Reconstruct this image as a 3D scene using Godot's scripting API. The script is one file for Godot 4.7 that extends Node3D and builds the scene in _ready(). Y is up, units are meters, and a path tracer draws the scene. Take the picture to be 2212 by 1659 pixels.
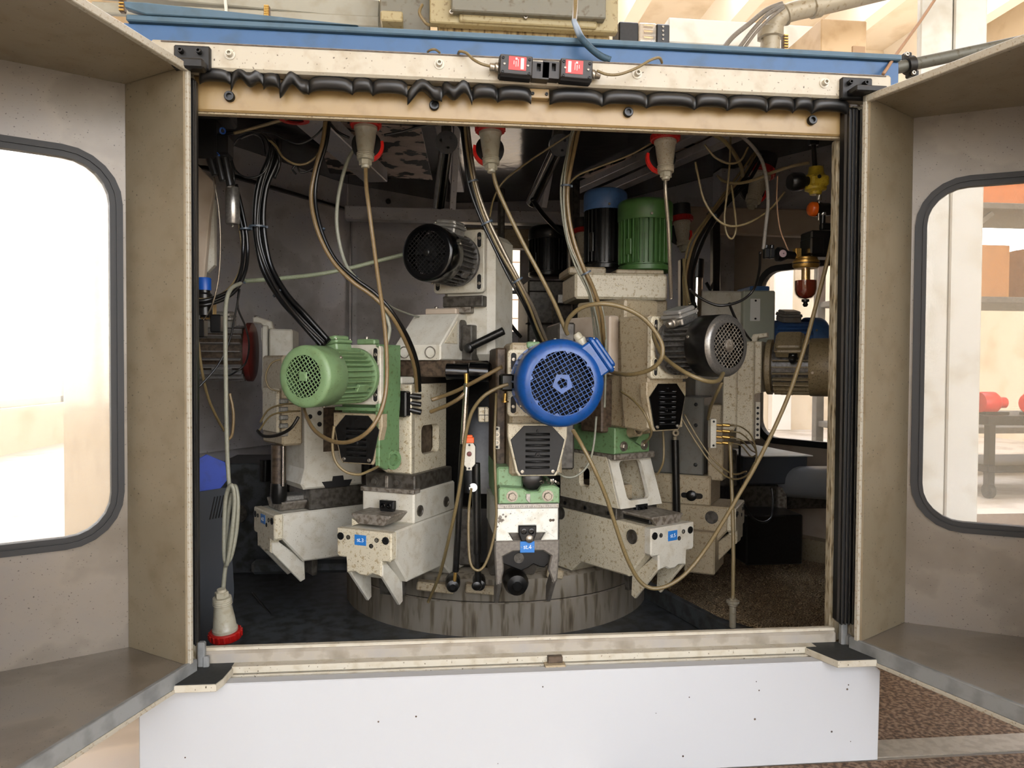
extends Node3D
# A rotary transfer machine seen through its open doors. Units are metres, y is up, the hall floor is y = 0.

const FOCAL := 1660.0                    # pixels in a 2212 x 1659 frame
const EYE := Vector3(0, 0.70, 0)
const HUB := Vector3(0.208, 0, -2.348)   # axis of the rotary table
var cam_basis: Basis
var M := {}
var taken := {}
var rng := RandomNumberGenerator.new()

func _ready() -> void:
	rng.seed = 7
	# ---- camera
	var yaw := deg_to_rad(6.138)
	var pitch := deg_to_rad(-1.372)
	var roll := deg_to_rad(0.328)
	var f := Vector3(sin(yaw) * cos(pitch), sin(pitch), -cos(yaw) * cos(pitch))
	var r := Vector3(cos(yaw), 0, sin(yaw))
	var u := r.cross(f)
	cam_basis = Basis(r * cos(roll) + u * sin(roll), u * cos(roll) - r * sin(roll), -f)
	var cam := Camera3D.new()
	cam.name = "camera"
	cam.fov = rad_to_deg(2.0 * atan(829.5 / FOCAL))
	cam.near = 0.02
	cam.far = 200.0
	add_child(cam)
	cam.transform = Transform3D(cam_basis, EYE)
	cam.current = true
	# ---- sky and exposure
	var env := Environment.new()
	env.background_mode = Environment.BG_SKY
	var sky := Sky.new()
	var sm := ProceduralSkyMaterial.new()
	sm.sky_top_color = Color(0.93, 0.95, 1.0)
	sm.sky_horizon_color = Color(1.0, 0.97, 0.92)
	sm.ground_horizon_color = Color(0.93, 0.91, 0.87)
	sm.ground_bottom_color = Color(0.72, 0.69, 0.65)
	sm.sky_energy_multiplier = 5.0
	sm.ground_energy_multiplier = 5.0
	sm.sun_angle_max = 0.0
	sky.sky_material = sm
	env.sky = sky
	env.tonemap_mode = Environment.TONE_MAPPER_LINEAR
	env.tonemap_exposure = 0.252
	env.sdfgi_enabled = true
	env.ssao_enabled = true
	env.ssil_enabled = true
	var we := WorldEnvironment.new()
	we.name = "world"
	we.environment = env
	add_child(we)
	make_materials()
	hall()
	hall_things()
	enclosure()
	front_fittings()
	door_leaf("left_door", -1, "left machine door swung open, dusty inner tray with a window onto the bright hall window")
	door_leaf("right_door", 1, "right machine door swung open, scuffed inner tray with a window onto the store racks")
	machine_top()
	table()
	station_two()
	station_three()
	station_four()
	station_five()
	station_six()
	outer_stations()
	overhead_units()
	motors()
	pneumatics()
	interior_fittings()
	power_plugs()
	cables()

# ---------------------------------------------------------------- view helpers (turn a measured direction and a known distance into a place)
func ray(px: float, py: float) -> Vector3:
	return cam_basis * Vector3((px - 1106.0) / FOCAL, -(py - 829.5) / FOCAL, -1.0)

func at(px: float, py: float, d: float) -> Vector3:
	var v := ray(px, py)
	return EYE + v * (d / -v.z)

func frame(deg: float) -> Transform3D:
	return Transform3D(Basis(Vector3.UP, deg_to_rad(deg)), HUB)

# ---------------------------------------------------------------- naming
func numbered(n: String) -> String:
	var k: int = taken.get(n, 0)
	taken[n] = k + 1
	return n if k == 0 else "%s_%03d" % [n, k]

func tag(o: Node3D, label: String, category: String, group := "") -> void:
	o.set_meta("label", label)
	o.set_meta("category", category)
	if group:
		o.set_meta("group", group)

func thing(called: String, label: String, category: String, xf := Transform3D(), group := "") -> Node3D:
	var o := Node3D.new()
	o.name = numbered(called)
	add_child(o)
	o.transform = xf
	tag(o, label, category, group)
	return o

func part(called: String, s: SurfaceTool, m: Material, parent: Node3D, label := "") -> MeshInstance3D:
	var o := MeshInstance3D.new()
	s.generate_normals()
	o.mesh = s.commit()
	o.mesh.surface_set_material(0, m)
	o.name = called
	parent.add_child(o, true)
	if label:
		o.set_meta("label", label)
	return o

func solo(called: String, s: SurfaceTool, m: Material, label: String, category: String, group := "") -> MeshInstance3D:
	var o := part(numbered(called), s, m, self)
	tag(o, label, category, group)
	return o

func struct(called: String, s: SurfaceTool, m: Material, parent: Node3D = null) -> MeshInstance3D:
	var o := part(called, s, m, parent if parent else self)
	if parent == null:
		o.set_meta("kind", "structure")
	return o

func again(o: MeshInstance3D, called: String, parent: Node3D, xf: Transform3D) -> MeshInstance3D:
	var c := MeshInstance3D.new()
	c.mesh = o.mesh
	c.name = called
	parent.add_child(c, true)
	c.transform = xf
	return c

# ---------------------------------------------------------------- shapes
func S() -> SurfaceTool:
	var s := SurfaceTool.new()
	s.begin(Mesh.PRIMITIVE_TRIANGLES)
	s.set_smooth_group(-1)
	return s

func quad(s: SurfaceTool, a: Vector3, b: Vector3, c: Vector3, d: Vector3) -> void:
	for v in [a, b, c, a, c, d]:
		s.add_vertex(v)

func tri(s: SurfaceTool, a: Vector3, b: Vector3, c: Vector3) -> void:
	for v in [a, b, c]:
		s.add_vertex(v)

func corner(c: Vector3, h: Vector3, b: float, B: Basis, g: Vector3, ax: int) -> Vector3:
	var p := Vector3(g.x * (h.x - (0.0 if ax == 0 else b)), g.y * (h.y - (0.0 if ax == 1 else b)), g.z * (h.z - (0.0 if ax == 2 else b)))
	return c + B * p

# box with chamfered edges
func box(s: SurfaceTool, c: Vector3, size: Vector3, b := 0.0015, B := Basis()) -> void:
	s.set_smooth_group(-1)
	var h := size * 0.5
	b = minf(b, minf(size.x, minf(size.y, size.z)) * 0.35)
	for ax in 3:
		var i := (ax + 1) % 3
		var j := (ax + 2) % 3
		for sg in [-1.0, 1.0]:
			var q := []
			for k in [[-1.0, -1.0], [1.0, -1.0], [1.0, 1.0], [-1.0, 1.0]]:
				var g := Vector3()
				g[ax] = sg
				g[i] = k[0] * sg
				g[j] = k[1]
				q.append(corner(c, h, b, B, g, ax))
			quad(s, q[3], q[2], q[1], q[0])
	for ax in 3:
		var i := (ax + 1) % 3
		var j := (ax + 2) % 3
		for si in [-1.0, 1.0]:
			for sj in [-1.0, 1.0]:
				var g0 := Vector3()
				var g1 := Vector3()
				g0[ax] = -1.0
				g1[ax] = 1.0
				g0[i] = si
				g1[i] = si
				g0[j] = sj
				g1[j] = sj
				var q := [corner(c, h, b, B, g0, i), corner(c, h, b, B, g1, i), corner(c, h, b, B, g1, j), corner(c, h, b, B, g0, j)]
				if si * sj > 0.0:
					quad(s, q[0], q[1], q[2], q[3])
				else:
					quad(s, q[3], q[2], q[1], q[0])
	for sx in [-1.0, 1.0]:
		for sy in [-1.0, 1.0]:
			for sz in [-1.0, 1.0]:
				var g := Vector3(sx, sy, sz)
				if sx * sy * sz > 0.0:
					tri(s, corner(c, h, b, B, g, 2), corner(c, h, b, B, g, 1), corner(c, h, b, B, g, 0))
				else:
					tri(s, corner(c, h, b, B, g, 0), corner(c, h, b, B, g, 1), corner(c, h, b, B, g, 2))

# box between two corners
func span(s: SurfaceTool, a: Vector3, b: Vector3, bev := 0.0015) -> void:
	box(s, (a + b) * 0.5, (b - a).abs(), bev)

# board with a square section between two points
func bar(s: SurfaceTool, a: Vector3, b: Vector3, w: float, h: float, bev := 0.001, up := Vector3.UP) -> void:
	var z := (b - a).normalized()
	if absf(z.dot(up)) > 0.98:
		up = Vector3.BACK
	var x := up.cross(z).normalized()
	box(s, (a + b) * 0.5, Vector3(w, h, a.distance_to(b)), bev, Basis(x, z.cross(x), z))

func inset(p: PackedVector2Array, b: float) -> PackedVector2Array:
	var q := PackedVector2Array()
	var n := p.size()
	var area := 0.0
	for i in n:
		area += p[i].cross(p[(i + 1) % n])
	var sg := 1.0 if area > 0.0 else -1.0
	for i in n:
		var e0 := (p[i] - p[(i + n - 1) % n]).normalized()
		var e1 := (p[(i + 1) % n] - p[i]).normalized()
		var n0 := Vector2(-e0.y, e0.x) * sg
		var n1 := Vector2(-e1.y, e1.x) * sg
		var m := (n0 + n1)
		var l := m.length()
		q.append(p[i] + (m / l) * minf(b / maxf(l * 0.5, 0.2), b * 2.5) if l > 0.01 else p[i])
	return q

# a flat outline given thickness from z0 to z1 along the local z of xf, its edges chamfered by b
func prism(s: SurfaceTool, p: PackedVector2Array, z0: float, z1: float, xf := Transform3D(), b := 0.0015) -> void:
	s.set_smooth_group(-1)
	var n := p.size()
	b = minf(b, absf(z1 - z0) * 0.3)
	var q := inset(p, b)
	var t := Geometry2D.triangulate_polygon(p)
	var sg := signf(z1 - z0)
	for i in range(0, t.size(), 3):
		var a := q[t[i]]
		var c := q[t[i + 1]]
		var d := q[t[i + 2]]
		tri(s, xf * Vector3(a.x, a.y, z1), xf * Vector3(c.x, c.y, z1), xf * Vector3(d.x, d.y, z1))
		tri(s, xf * Vector3(d.x, d.y, z0), xf * Vector3(c.x, c.y, z0), xf * Vector3(a.x, a.y, z0))
	for i in n:
		var j := (i + 1) % n
		quad(s, xf * Vector3(q[i].x, q[i].y, z0), xf * Vector3(q[j].x, q[j].y, z0), xf * Vector3(p[j].x, p[j].y, z0 + sg * b), xf * Vector3(p[i].x, p[i].y, z0 + sg * b))
		quad(s, xf * Vector3(p[i].x, p[i].y, z0 + sg * b), xf * Vector3(p[j].x, p[j].y, z0 + sg * b), xf * Vector3(p[j].x, p[j].y, z1 - sg * b), xf * Vector3(p[i].x, p[i].y, z1 - sg * b))
		quad(s, xf * Vector3(p[i].x, p[i].y, z1 - sg * b), xf * Vector3(p[j].x, p[j].y, z1 - sg * b), xf * Vector3(q[j].x, q[j].y, z1), xf * Vector3(q[i].x, q[i].y, z1))

# outlines lying in a side plane: (z, y) pairs, thickness along x
func side() -> Transform3D:
	return Transform3D(Basis(Vector3(0, 0, 1), Vector3(0, 1, 0), Vector3(1, 0, 0)), Vector3.ZERO)

# outlines lying flat: (x, z) pairs, thickness along y
func flat() -> Transform3D:
	return Transform3D(Basis(Vector3(1, 0, 0), Vector3(0, 0, 1), Vector3(0, 1, 0)), Vector3.ZERO)

func P(a: Array) -> PackedVector2Array:
	var p := PackedVector2Array()
	for i in range(0, a.size(), 2):
		p.append(Vector2(a[i], a[i + 1]))
	return p

func rrect(x0: float, y0: float, x1: float, y1: float, r: float, n := 6) -> PackedVector2Array:
	var p := PackedVector2Array()
	var cs := [Vector2(x1 - r, y1 - r), Vector2(x0 + r, y1 - r), Vector2(x0 + r, y0 + r), Vector2(x1 - r, y0 + r)]
	for k in 4:
		for i in n + 1:
			p.append(cs[k] + Vector2.from_angle((k + float(i) / n) * PI / 2) * r)
	return p

# the outline of a rectangle with as many points as a rounded one, so that the two can be joined
func square_loop(x0: float, y0: float, x1: float, y1: float, n := 6) -> PackedVector2Array:
	return rrect(x0, y0, x1, y1, 0.0005, n)

func ngon(c: Vector2, r: float, n: int, turn := 0.0) -> PackedVector2Array:
	var p := PackedVector2Array()
	for i in n:
		p.append(c + Vector2.from_angle(turn + TAU * i / n) * r)
	return p

# a plate with one hole
func ring(s: SurfaceTool, o: PackedVector2Array, h: PackedVector2Array, z0: float, z1: float, xf := Transform3D()) -> void:
	s.set_smooth_group(-1)
	var n := o.size()
	for i in n:
		var j := (i + 1) % n
		var a := [xf * Vector3(o[i].x, o[i].y, z0), xf * Vector3(o[j].x, o[j].y, z0), xf * Vector3(h[j].x, h[j].y, z0), xf * Vector3(h[i].x, h[i].y, z0)]
		var b := [xf * Vector3(o[i].x, o[i].y, z1), xf * Vector3(o[j].x, o[j].y, z1), xf * Vector3(h[j].x, h[j].y, z1), xf * Vector3(h[i].x, h[i].y, z1)]
		quad(s, a[3], a[2], a[1], a[0])
		quad(s, b[0], b[1], b[2], b[3])
		quad(s, a[0], a[1], b[1], b[0])
		quad(s, a[2], a[3], b[3], b[2])

# a turned shape: (radius, height) pairs about the local z of xf
func lathe(s: SurfaceTool, prof: Array, seg := 28, xf := Transform3D(), a0 := 0.0, a1 := TAU) -> void:
	var g := 1
	for k in prof.size() - 1:
		if k > 0:
			var d0: Vector2 = (prof[k] - prof[k - 1]).normalized()
			var d1: Vector2 = (prof[k + 1] - prof[k]).normalized()
			if d0.dot(d1) < 0.72:
				g += 1
		s.set_smooth_group(g)
		for i in seg:
			var c0 := Vector2.from_angle(lerpf(a0, a1, float(i) / seg))
			var c1 := Vector2.from_angle(lerpf(a0, a1, float(i + 1) / seg if a1 - a0 < TAU - 0.001 else float((i + 1) % seg) / seg))
			var p: Vector2 = prof[k]
			var q: Vector2 = prof[k + 1]
			var va := xf * Vector3(c0.x * p.x, c0.y * p.x, p.y)
			var vb := xf * Vector3(c1.x * p.x, c1.y * p.x, p.y)
			var vc := xf * Vector3(c1.x * q.x, c1.y * q.x, q.y)
			var vd := xf * Vector3(c0.x * q.x, c0.y * q.x, q.y)
			if p.x > 1e-6:
				tri(s, va, vb, vc)
			if q.x > 1e-6:
				tri(s, va, vc, vd)
	s.set_smooth_group(-1)

func V(r: float, z: float) -> Vector2:
	return Vector2(r, z)

# frame whose local z points along dir
func aim(o: Vector3, dir: Vector3, up := Vector3.UP) -> Transform3D:
	var z := dir.normalized()
	if absf(z.dot(up)) > 0.98:
		up = Vector3.BACK if absf(z.z) < 0.9 else Vector3.RIGHT
	var x := up.cross(z).normalized()
	return Transform3D(Basis(x, z.cross(x), z), o)

func rod(s: SurfaceTool, a: Vector3, b: Vector3, r: float, seg := 14, bev := 0.001) -> void:
	var l := a.distance_to(b)
	bev = minf(bev, minf(r, l) * 0.3)
	lathe(s, [V(0, 0), V(r - bev, 0), V(r, bev), V(r, l - bev), V(r - bev, l), V(0, l)], seg, aim(a, b - a))

func smooth_path(pts: Array, per := 7) -> PackedVector3Array:
	var out := PackedVector3Array()
	var n := pts.size()
	for i in n - 1:
		var p0: Vector3 = pts[maxi(i - 1, 0)]
		var p1: Vector3 = pts[i]
		var p2: Vector3 = pts[i + 1]
		var p3: Vector3 = pts[mini(i + 2, n - 1)]
		for k in per:
			out.append(p1.cubic_interpolate(p2, p0, p3, float(k) / per))
	out.append(pts[n - 1])
	return out

func tube(s: SurfaceTool, path: PackedVector3Array, r: float, seg := 8) -> void:
	s.set_smooth_group(1)
	var n := path.size()
	var t := (path[1] - path[0]).normalized()
	var x := t.cross(Vector3.UP if absf(t.y) < 0.9 else Vector3.RIGHT).normalized()
	var prev := []
	for i in n:
		t = (path[mini(i + 1, n - 1)] - path[maxi(i - 1, 0)]).normalized()
		x = (x - t * x.dot(t)).normalized()
		var y := t.cross(x)
		var loop := []
		for k in seg:
			var a := TAU * k / seg
			loop.append(path[i] + (x * cos(a) + y * sin(a)) * r)
		if i > 0:
			for k in seg:
				var j := (k + 1) % seg
				quad(s, prev[k], loop[k], loop[j], prev[j])
		if i == 0 or i == n - 1:
			for k in range(1, seg - 1):
				tri(s, loop[0], loop[k], loop[k + 1])
		prev = loop
	s.set_smooth_group(-1)

# socket head screw standing on a face, its axis along dir
func screw(parent: Node3D, o: Vector3, dir: Vector3, r := 0.006, h := 0.006, m: Material = null, washer := 0.0, called := "bolt") -> void:
	var s := S()
	var xf := aim(o, dir)
	if washer > 0.0:
		lathe(s, [V(0, 0), V(washer, 0), V(washer, 0.0015), V(r, 0.0015)], 18, xf)
	lathe(s, [V(r, 0), V(r, h * 0.85), V(r * 0.88, h), V(r * 0.55, h), V(r * 0.55, h * 0.4), V(0, h * 0.4)], 16, xf)
	part(called, s, m if m else M.steel, parent)

func hex_bolt(parent: Node3D, o: Vector3, dir: Vector3, r := 0.008, m: Material = null, washer := 0.012) -> void:
	var s := S()
	var xf := aim(o, dir)
	lathe(s, [V(0, 0), V(washer, 0), V(washer, 0.002), V(0, 0.002)], 20, xf)
	prism(s, ngon(Vector2.ZERO, r, 6, 0.3), 0.002, 0.002 + r * 0.8, xf, 0.001)
	part("bolt", s, m if m else M.steel, parent)

# ---------------------------------------------------------------- materials
func ntex(sd: int, freq: float, stops: Array, oct := 4, kind := FastNoiseLite.TYPE_SIMPLEX_SMOOTH, size := 512) -> NoiseTexture2D:
	var n := FastNoiseLite.new()
	n.seed = sd
	n.noise_type = kind
	n.frequency = freq
	n.fractal_type = FastNoiseLite.FRACTAL_FBM
	n.fractal_octaves = oct
	if kind == FastNoiseLite.TYPE_CELLULAR:
		n.cellular_return_type = FastNoiseLite.RETURN_DISTANCE
	var t := NoiseTexture2D.new()
	t.width = size
	t.height = size
	t.seamless = true
	t.noise = n
	if stops.size() > 0:
		var g := Gradient.new()
		var offs := PackedFloat32Array()
		var cols := PackedColorArray()
		for st in stops:
			offs.append(st[0])
			cols.append(st[1])
		g.offsets = offs
		g.colors = cols
		t.color_ramp = g
	return t

func grey(v: float) -> Color:
	return Color(v, v, v)

# paint or metal: a colour, worn and dirtied by noise; period = metres for one repeat of the texture
func mat(col: Color, rough: float, metal := 0.0, tex: Texture2D = null, period := 0.4, detail: Texture2D = null, dperiod := 0.12, bump: Texture2D = null, bump_cm := 0.02, bperiod := 0.1) -> StandardMaterial3D:
	var m := StandardMaterial3D.new()
	m.albedo_color = col
	m.roughness = rough
	m.metallic = metal
	if tex or bump:
		m.uv1_triplanar = true
		m.uv1_scale = Vector3.ONE / period
		m.uv1_triplanar_sharpness = 4.0
	if tex:
		m.albedo_texture = tex
	if detail:
		m.detail_enabled = true
		m.detail_albedo = detail
		m.detail_blend_mode = BaseMaterial3D.BLEND_MODE_MUL
		m.detail_uv_layer = BaseMaterial3D.DETAIL_UV_2
		m.uv2_triplanar = true
		m.uv2_scale = Vector3.ONE / dperiod
		m.uv2_triplanar_sharpness = 4.0
	if bump:
		m.heightmap_enabled = true
		m.heightmap_texture = bump
		m.heightmap_scale = bump_cm
	return m

func make_materials() -> void:
	var W := Color.WHITE
	var grime := ntex(11, 0.030, [[0.0, Color(0.72, 0.66, 0.56)], [0.20, Color(0.86, 0.82, 0.76)], [0.30, Color(0.97, 0.96, 0.94)], [0.40, W], [1.0, W]], 5)
	var grime_light := ntex(12, 0.012, [[0.0, Color(0.90, 0.88, 0.84)], [0.32, Color(0.97, 0.96, 0.945)], [0.5, W], [1.0, W]], 5)
	var specks := ntex(13, 0.10, [[0.0, Color(0.16, 0.14, 0.12)], [0.17, Color(0.22, 0.19, 0.16)], [0.21, Color(0.92, 0.90, 0.87)], [0.25, W], [1.0, W]], 2)
	var specks_fine := ntex(14, 0.14, [[0.0, Color(0.30, 0.27, 0.23)], [0.10, Color(0.42, 0.39, 0.34)], [0.14, W], [1.0, W]], 2)
	var oil := ntex(15, 0.020, [[0.0, Color(0.56, 0.53, 0.48)], [0.32, Color(0.76, 0.73, 0.69)], [0.50, Color(0.93, 0.92, 0.90)], [0.65, W], [1.0, W]], 6)
	var wear := ntex(17, 0.02, [[0.0, grey(0.84)], [0.45, grey(0.93)], [0.6, W], [1.0, grey(0.97)]], 5)
	var scuff := ntex(18, 0.006, [[0.0, Color(0.80, 0.77, 0.72)], [0.42, Color(0.92, 0.90, 0.87)], [0.52, Color(1.0, 0.98, 0.95)], [1.0, Color(0.94, 0.94, 0.96)]], 5)
	var streak := ntex(19, 0.020, [[0.0, Color(0.36, 0.33, 0.28)], [0.25, Color(0.64, 0.60, 0.53)], [0.40, Color(0.90, 0.87, 0.81)], [0.55, W], [1.0, W]], 6)
	var lumps := ntex(20, 0.03, [], 4)
	var grain := ntex(21, 0.12, [], 3)
	var rust := ntex(22, 0.03, [[0.0, Color(0.26, 0.21, 0.15)], [0.4, Color(0.46, 0.38, 0.28)], [0.6, Color(0.68, 0.59, 0.45)], [1.0, Color(0.86, 0.79, 0.64)]], 5)
	var pebbles := ntex(24, 0.035, [[0.0, Color(0.36, 0.31, 0.27)], [0.38, Color(0.55, 0.48, 0.42)], [0.55, Color(0.80, 0.72, 0.64)], [1.0, W]], 4)
	var peel := ntex(25, 0.013, [[0.0, Color(0.05, 0.047, 0.043)], [0.47, Color(0.08, 0.07, 0.06)], [0.50, Color(0.80, 0.72, 0.66)], [1.0, Color(0.92, 0.84, 0.79)]], 6)

	var drips := ntex(26, 0.018, [[0.0, Color(0.52, 0.49, 0.44)], [0.28, Color(0.80, 0.77, 0.71)], [0.40, Color(0.97, 0.96, 0.94)], [0.70, W], [0.78, Color(1.25, 1.2, 1.1)], [1.0, Color(1.35, 1.3, 1.2)]], 4)
	M.fan = mat(Color(0.012, 0.012, 0.014), 0.9)
	M.cream_streak = mat(Color(0.52, 0.49, 0.44), 0.45, 0, drips, 0.5)
	M.cream_streak.uv1_scale = Vector3(4.0, 0.5, 4.0)
	# hall
	M.wall = mat(Color(0.90, 0.84, 0.74), 0.9, 0, grime_light, 3.0)
	M.ceiling = mat(Color(0.92, 0.87, 0.79), 0.9, 0, grime_light, 3.0)
	M.rib = mat(Color(0.95, 0.92, 0.87), 0.9, 0, null)
	M.floor = mat(Color(0.84, 0.81, 0.77), 0.7, 0, scuff, 1.6)
	M.floor_mat = mat(Color(0.549, 0.494, 0.439), 0.8, 0, pebbles, 0.22, grime, 0.5)
	M.floor_strip = mat(Color(0.55, 0.52, 0.47), 0.5, 0.3, wear, 0.3)
	M.joint = mat(Color(0.52, 0.44, 0.37), 0.95)
	M.win_frame = mat(Color(0.80, 0.78, 0.74), 0.5)
	var gl := StandardMaterial3D.new()
	gl.albedo_color = Color(0.95, 0.97, 0.96, 0.05)
	gl.transparency = BaseMaterial3D.TRANSPARENCY_ALPHA
	gl.roughness = 0.02
	M.glass = gl
	M.rack = mat(Color(0.45, 0.43, 0.40), 0.6, 0.2, wear, 0.5)
	M.carton = mat(Color(0.72, 0.50, 0.30), 0.85, 0, grime_light, 0.5)
	M.carton_orange = mat(Color(0.80, 0.46, 0.25), 0.8, 0, grime_light, 0.5)
	M.cabinet_white = mat(Color(0.78, 0.78, 0.75), 0.5, 0, grime_light, 0.8)
	M.red = mat(Color(0.78, 0.12, 0.07), 0.45, 0, grime, 0.15)
	M.red_bright = mat(Color(0.86, 0.13, 0.10), 0.4, 0, grime_light, 0.1)
	# enclosure
	M.base_white = mat(Color(0.673, 0.682, 0.691), 0.42, 0, null)
	M.beam = mat(Color(0.659, 0.631, 0.567), 0.45, 0, grime_light, 0.3, specks_fine, 0.5)
	M.cream_edge = mat(Color(0.695, 0.673, 0.613), 0.5, 0, grime_light, 0.2, specks_fine, 0.5)
	M.lintel = mat(Color(0.549, 0.458, 0.302), 0.35, 0, grime_light, 0.3)
	M.blue_band = mat(Color(0.142, 0.307, 0.476), 0.45, 0, grime_light, 0.4)
	M.blue_lip = mat(Color(0.25, 0.35, 0.42), 0.6, 0, grime_light, 0.3)
	M.seal = mat(Color(0.045, 0.045, 0.045), 0.42, 0, null, 0.1)
	M.rubber = mat(Color(0.045, 0.045, 0.048), 0.55, 0, null, 1, null, 1, grain, 0.01)
	M.dark_steel = mat(Color(0.10, 0.098, 0.095), 0.45, 0.4, wear, 0.12)
	M.steel = mat(Color(0.62, 0.59, 0.54), 0.35, 0.85, wear, 0.05)
	M.chrome = mat(Color(0.80, 0.79, 0.77), 0.14, 1.0, wear, 0.3)
	M.sill = mat(Color(0.604, 0.59, 0.558), 0.4, 0.1, scuff, 0.25)
	M.pad = mat(Color(0.16, 0.17, 0.17), 0.6, 0.2, wear, 0.1)
	M.door_in = mat(Color(0.458, 0.435, 0.403), 0.34, 0.15, scuff, 0.7, specks_fine, 0.35)
	M.door_flange = mat(Color(0.485, 0.444, 0.366), 0.42, 0.0, grime_light, 0.4, specks_fine, 0.5)
	M.door_lip = mat(Color(0.64, 0.618, 0.563), 0.5, 0, grime, 0.12, specks_fine, 0.3)
	M.lip_smear = mat(Color(0.50, 0.51, 0.51), 0.5, 0.1, ntex(31, 0.012, [[0.0, grey(0.80)], [0.5, grey(0.95)], [0.68, grey(1.0)], [0.72, Color(1.5, 1.5, 1.5)], [0.76, grey(1.0)], [1.0, grey(1.0)]], 4), 0.3)
	M.inner_grey = mat(Color(0.78, 0.78, 0.80), 0.34, 0.0, scuff, 0.9, specks_fine, 0.8)
	M.inner_dark = M.inner_grey
	M.inner_beige = mat(Color(0.68, 0.62, 0.55), 0.5, 0.0, grime_light, 0.8)
	M.outer_skin = mat(Color(0.732, 0.65, 0.512), 0.5, 0, grime_light, 0.8)
	M.post = mat(Color(0.68, 0.65, 0.57), 0.5, 0, streak, 0.35)
	M.post.uv1_scale = Vector3(12, 2.2, 12)
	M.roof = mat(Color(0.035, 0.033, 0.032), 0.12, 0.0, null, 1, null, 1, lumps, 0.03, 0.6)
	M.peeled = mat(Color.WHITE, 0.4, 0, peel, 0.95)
	M.tank = mat(Color(0.30, 0.315, 0.325), 0.28, 0.0, oil, 0.5, specks_fine, 0.5)
	M.chips = mat(Color.WHITE, 0.85, 0.1, rust, 0.10, null, 1, rust, 0.6)
	M.head = mat(Color(0.567, 0.522, 0.384), 0.5, 0, grime, 0.3)
	M.head_grey = mat(Color(0.384, 0.375, 0.329), 0.45, 0.1, grime, 0.5)
	M.head_stain = mat(Color(0.695, 0.622, 0.458), 0.5, 0, streak, 0.3)
	M.head_stain.uv1_scale = Vector3(6, 0.8, 6)
	M.pipe = mat(Color(0.56, 0.53, 0.46), 0.45, 0.2, grime, 0.3)
	M.pipe_dark = mat(Color(0.33, 0.33, 0.30), 0.5, 0.3, grime, 0.2)
	M.control_beige = mat(Color(0.75, 0.65, 0.512), 0.6, 0, grime_light, 0.5)
	M.clear = gl.duplicate()
	M.clear.albedo_color = Color(0.9, 0.9, 0.88, 0.25)
	# machine
	M.cream = mat(Color(0.75, 0.714, 0.622), 0.42, 0, grime, 0.25, specks, 0.2)
	M.plate_dark = mat(Color(0.36, 0.355, 0.33), 0.45, 0.1, grime_light, 0.2, specks_fine, 0.3)
	M.rib_grey = mat(Color(0.52, 0.51, 0.50), 0.35, 0.3, grime_light, 0.1)
	M.nose_iron = mat(Color(0.46, 0.435, 0.40), 0.42, 0.2, wear, 0.1, specks_fine, 0.2)
	M.tray = mat(Color(0.56, 0.555, 0.51), 0.5, 0, grime_light, 0.6)
	M.plug_dirty = mat(Color(0.66, 0.63, 0.56), 0.4, 0, grime, 0.08, specks, 0.06)
	M.cream_clean = mat(Color(0.75, 0.732, 0.677), 0.4, 0, grime_light, 0.25, specks_fine, 0.3)
	M.cream_dirty = mat(Color(0.604, 0.549, 0.448), 0.45, 0, grime, 0.2, specks, 0.16)
	M.white_slide = mat(Color(0.837, 0.837, 0.8), 0.35, 0, grime_light, 0.2, specks_fine, 0.4)
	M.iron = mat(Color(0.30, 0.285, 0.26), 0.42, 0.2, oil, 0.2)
	M.iron_grey = mat(Color(0.50, 0.475, 0.44), 0.45, 0.15, oil, 0.15)
	M.iron_brown = mat(Color(0.32, 0.265, 0.21), 0.5, 0.1, oil, 0.15)
	M.black = mat(Color(0.022, 0.022, 0.024), 0.35, 0.1)
	M.black_gloss = mat(Color(0.02, 0.02, 0.022), 0.18, 0.0, null, 1, null, 1, grain, 0.004)
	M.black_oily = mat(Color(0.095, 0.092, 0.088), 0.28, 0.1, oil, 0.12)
	M.hole = mat(Color(0.03, 0.025, 0.02), 0.7)
	M.green_light = mat(Color(0.421, 0.522, 0.366), 0.42, 0, grime_light, 0.2, specks_fine, 0.35)
	M.green_bracket = mat(Color(0.375, 0.49, 0.334), 0.45, 0, grime, 0.25, specks_fine, 0.2)
	M.green_pale = mat(Color(0.458, 0.576, 0.421), 0.45, 0, grime, 0.2, specks_fine, 0.2)
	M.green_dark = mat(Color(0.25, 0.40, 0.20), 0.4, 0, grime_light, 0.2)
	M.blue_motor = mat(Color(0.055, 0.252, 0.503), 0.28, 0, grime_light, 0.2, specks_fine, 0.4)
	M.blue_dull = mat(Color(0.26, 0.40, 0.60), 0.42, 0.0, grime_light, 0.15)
	M.grey_motor = mat(Color(0.36, 0.355, 0.35), 0.35, 0.2, oil, 0.12)
	M.grey_alu = mat(Color(0.58, 0.57, 0.55), 0.36, 0.4, grime_light, 0.12)
	M.silver_rim = mat(Color(0.50, 0.49, 0.47), 0.3, 0.7, wear, 0.05)
	M.maroon = mat(Color(0.36, 0.12, 0.10), 0.45, 0, grime, 0.15)
	M.rust_red = mat(Color(0.38, 0.15, 0.08), 0.6, 0, oil, 0.1)
	M.beige_motor = mat(Color(0.512, 0.458, 0.348), 0.45, 0, grime, 0.2, specks, 0.2)
	M.blue_sheet = mat(Color(0.10, 0.22, 0.58), 0.6, 0, grime_light, 0.2)
	M.blue_cap = mat(Color(0.06, 0.28, 0.60), 0.4)
	M.tag_blue = mat(Color(0.16, 0.44, 0.72), 0.4)
	M.tag_white = mat(Color(0.92, 0.92, 0.90), 0.5)
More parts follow.
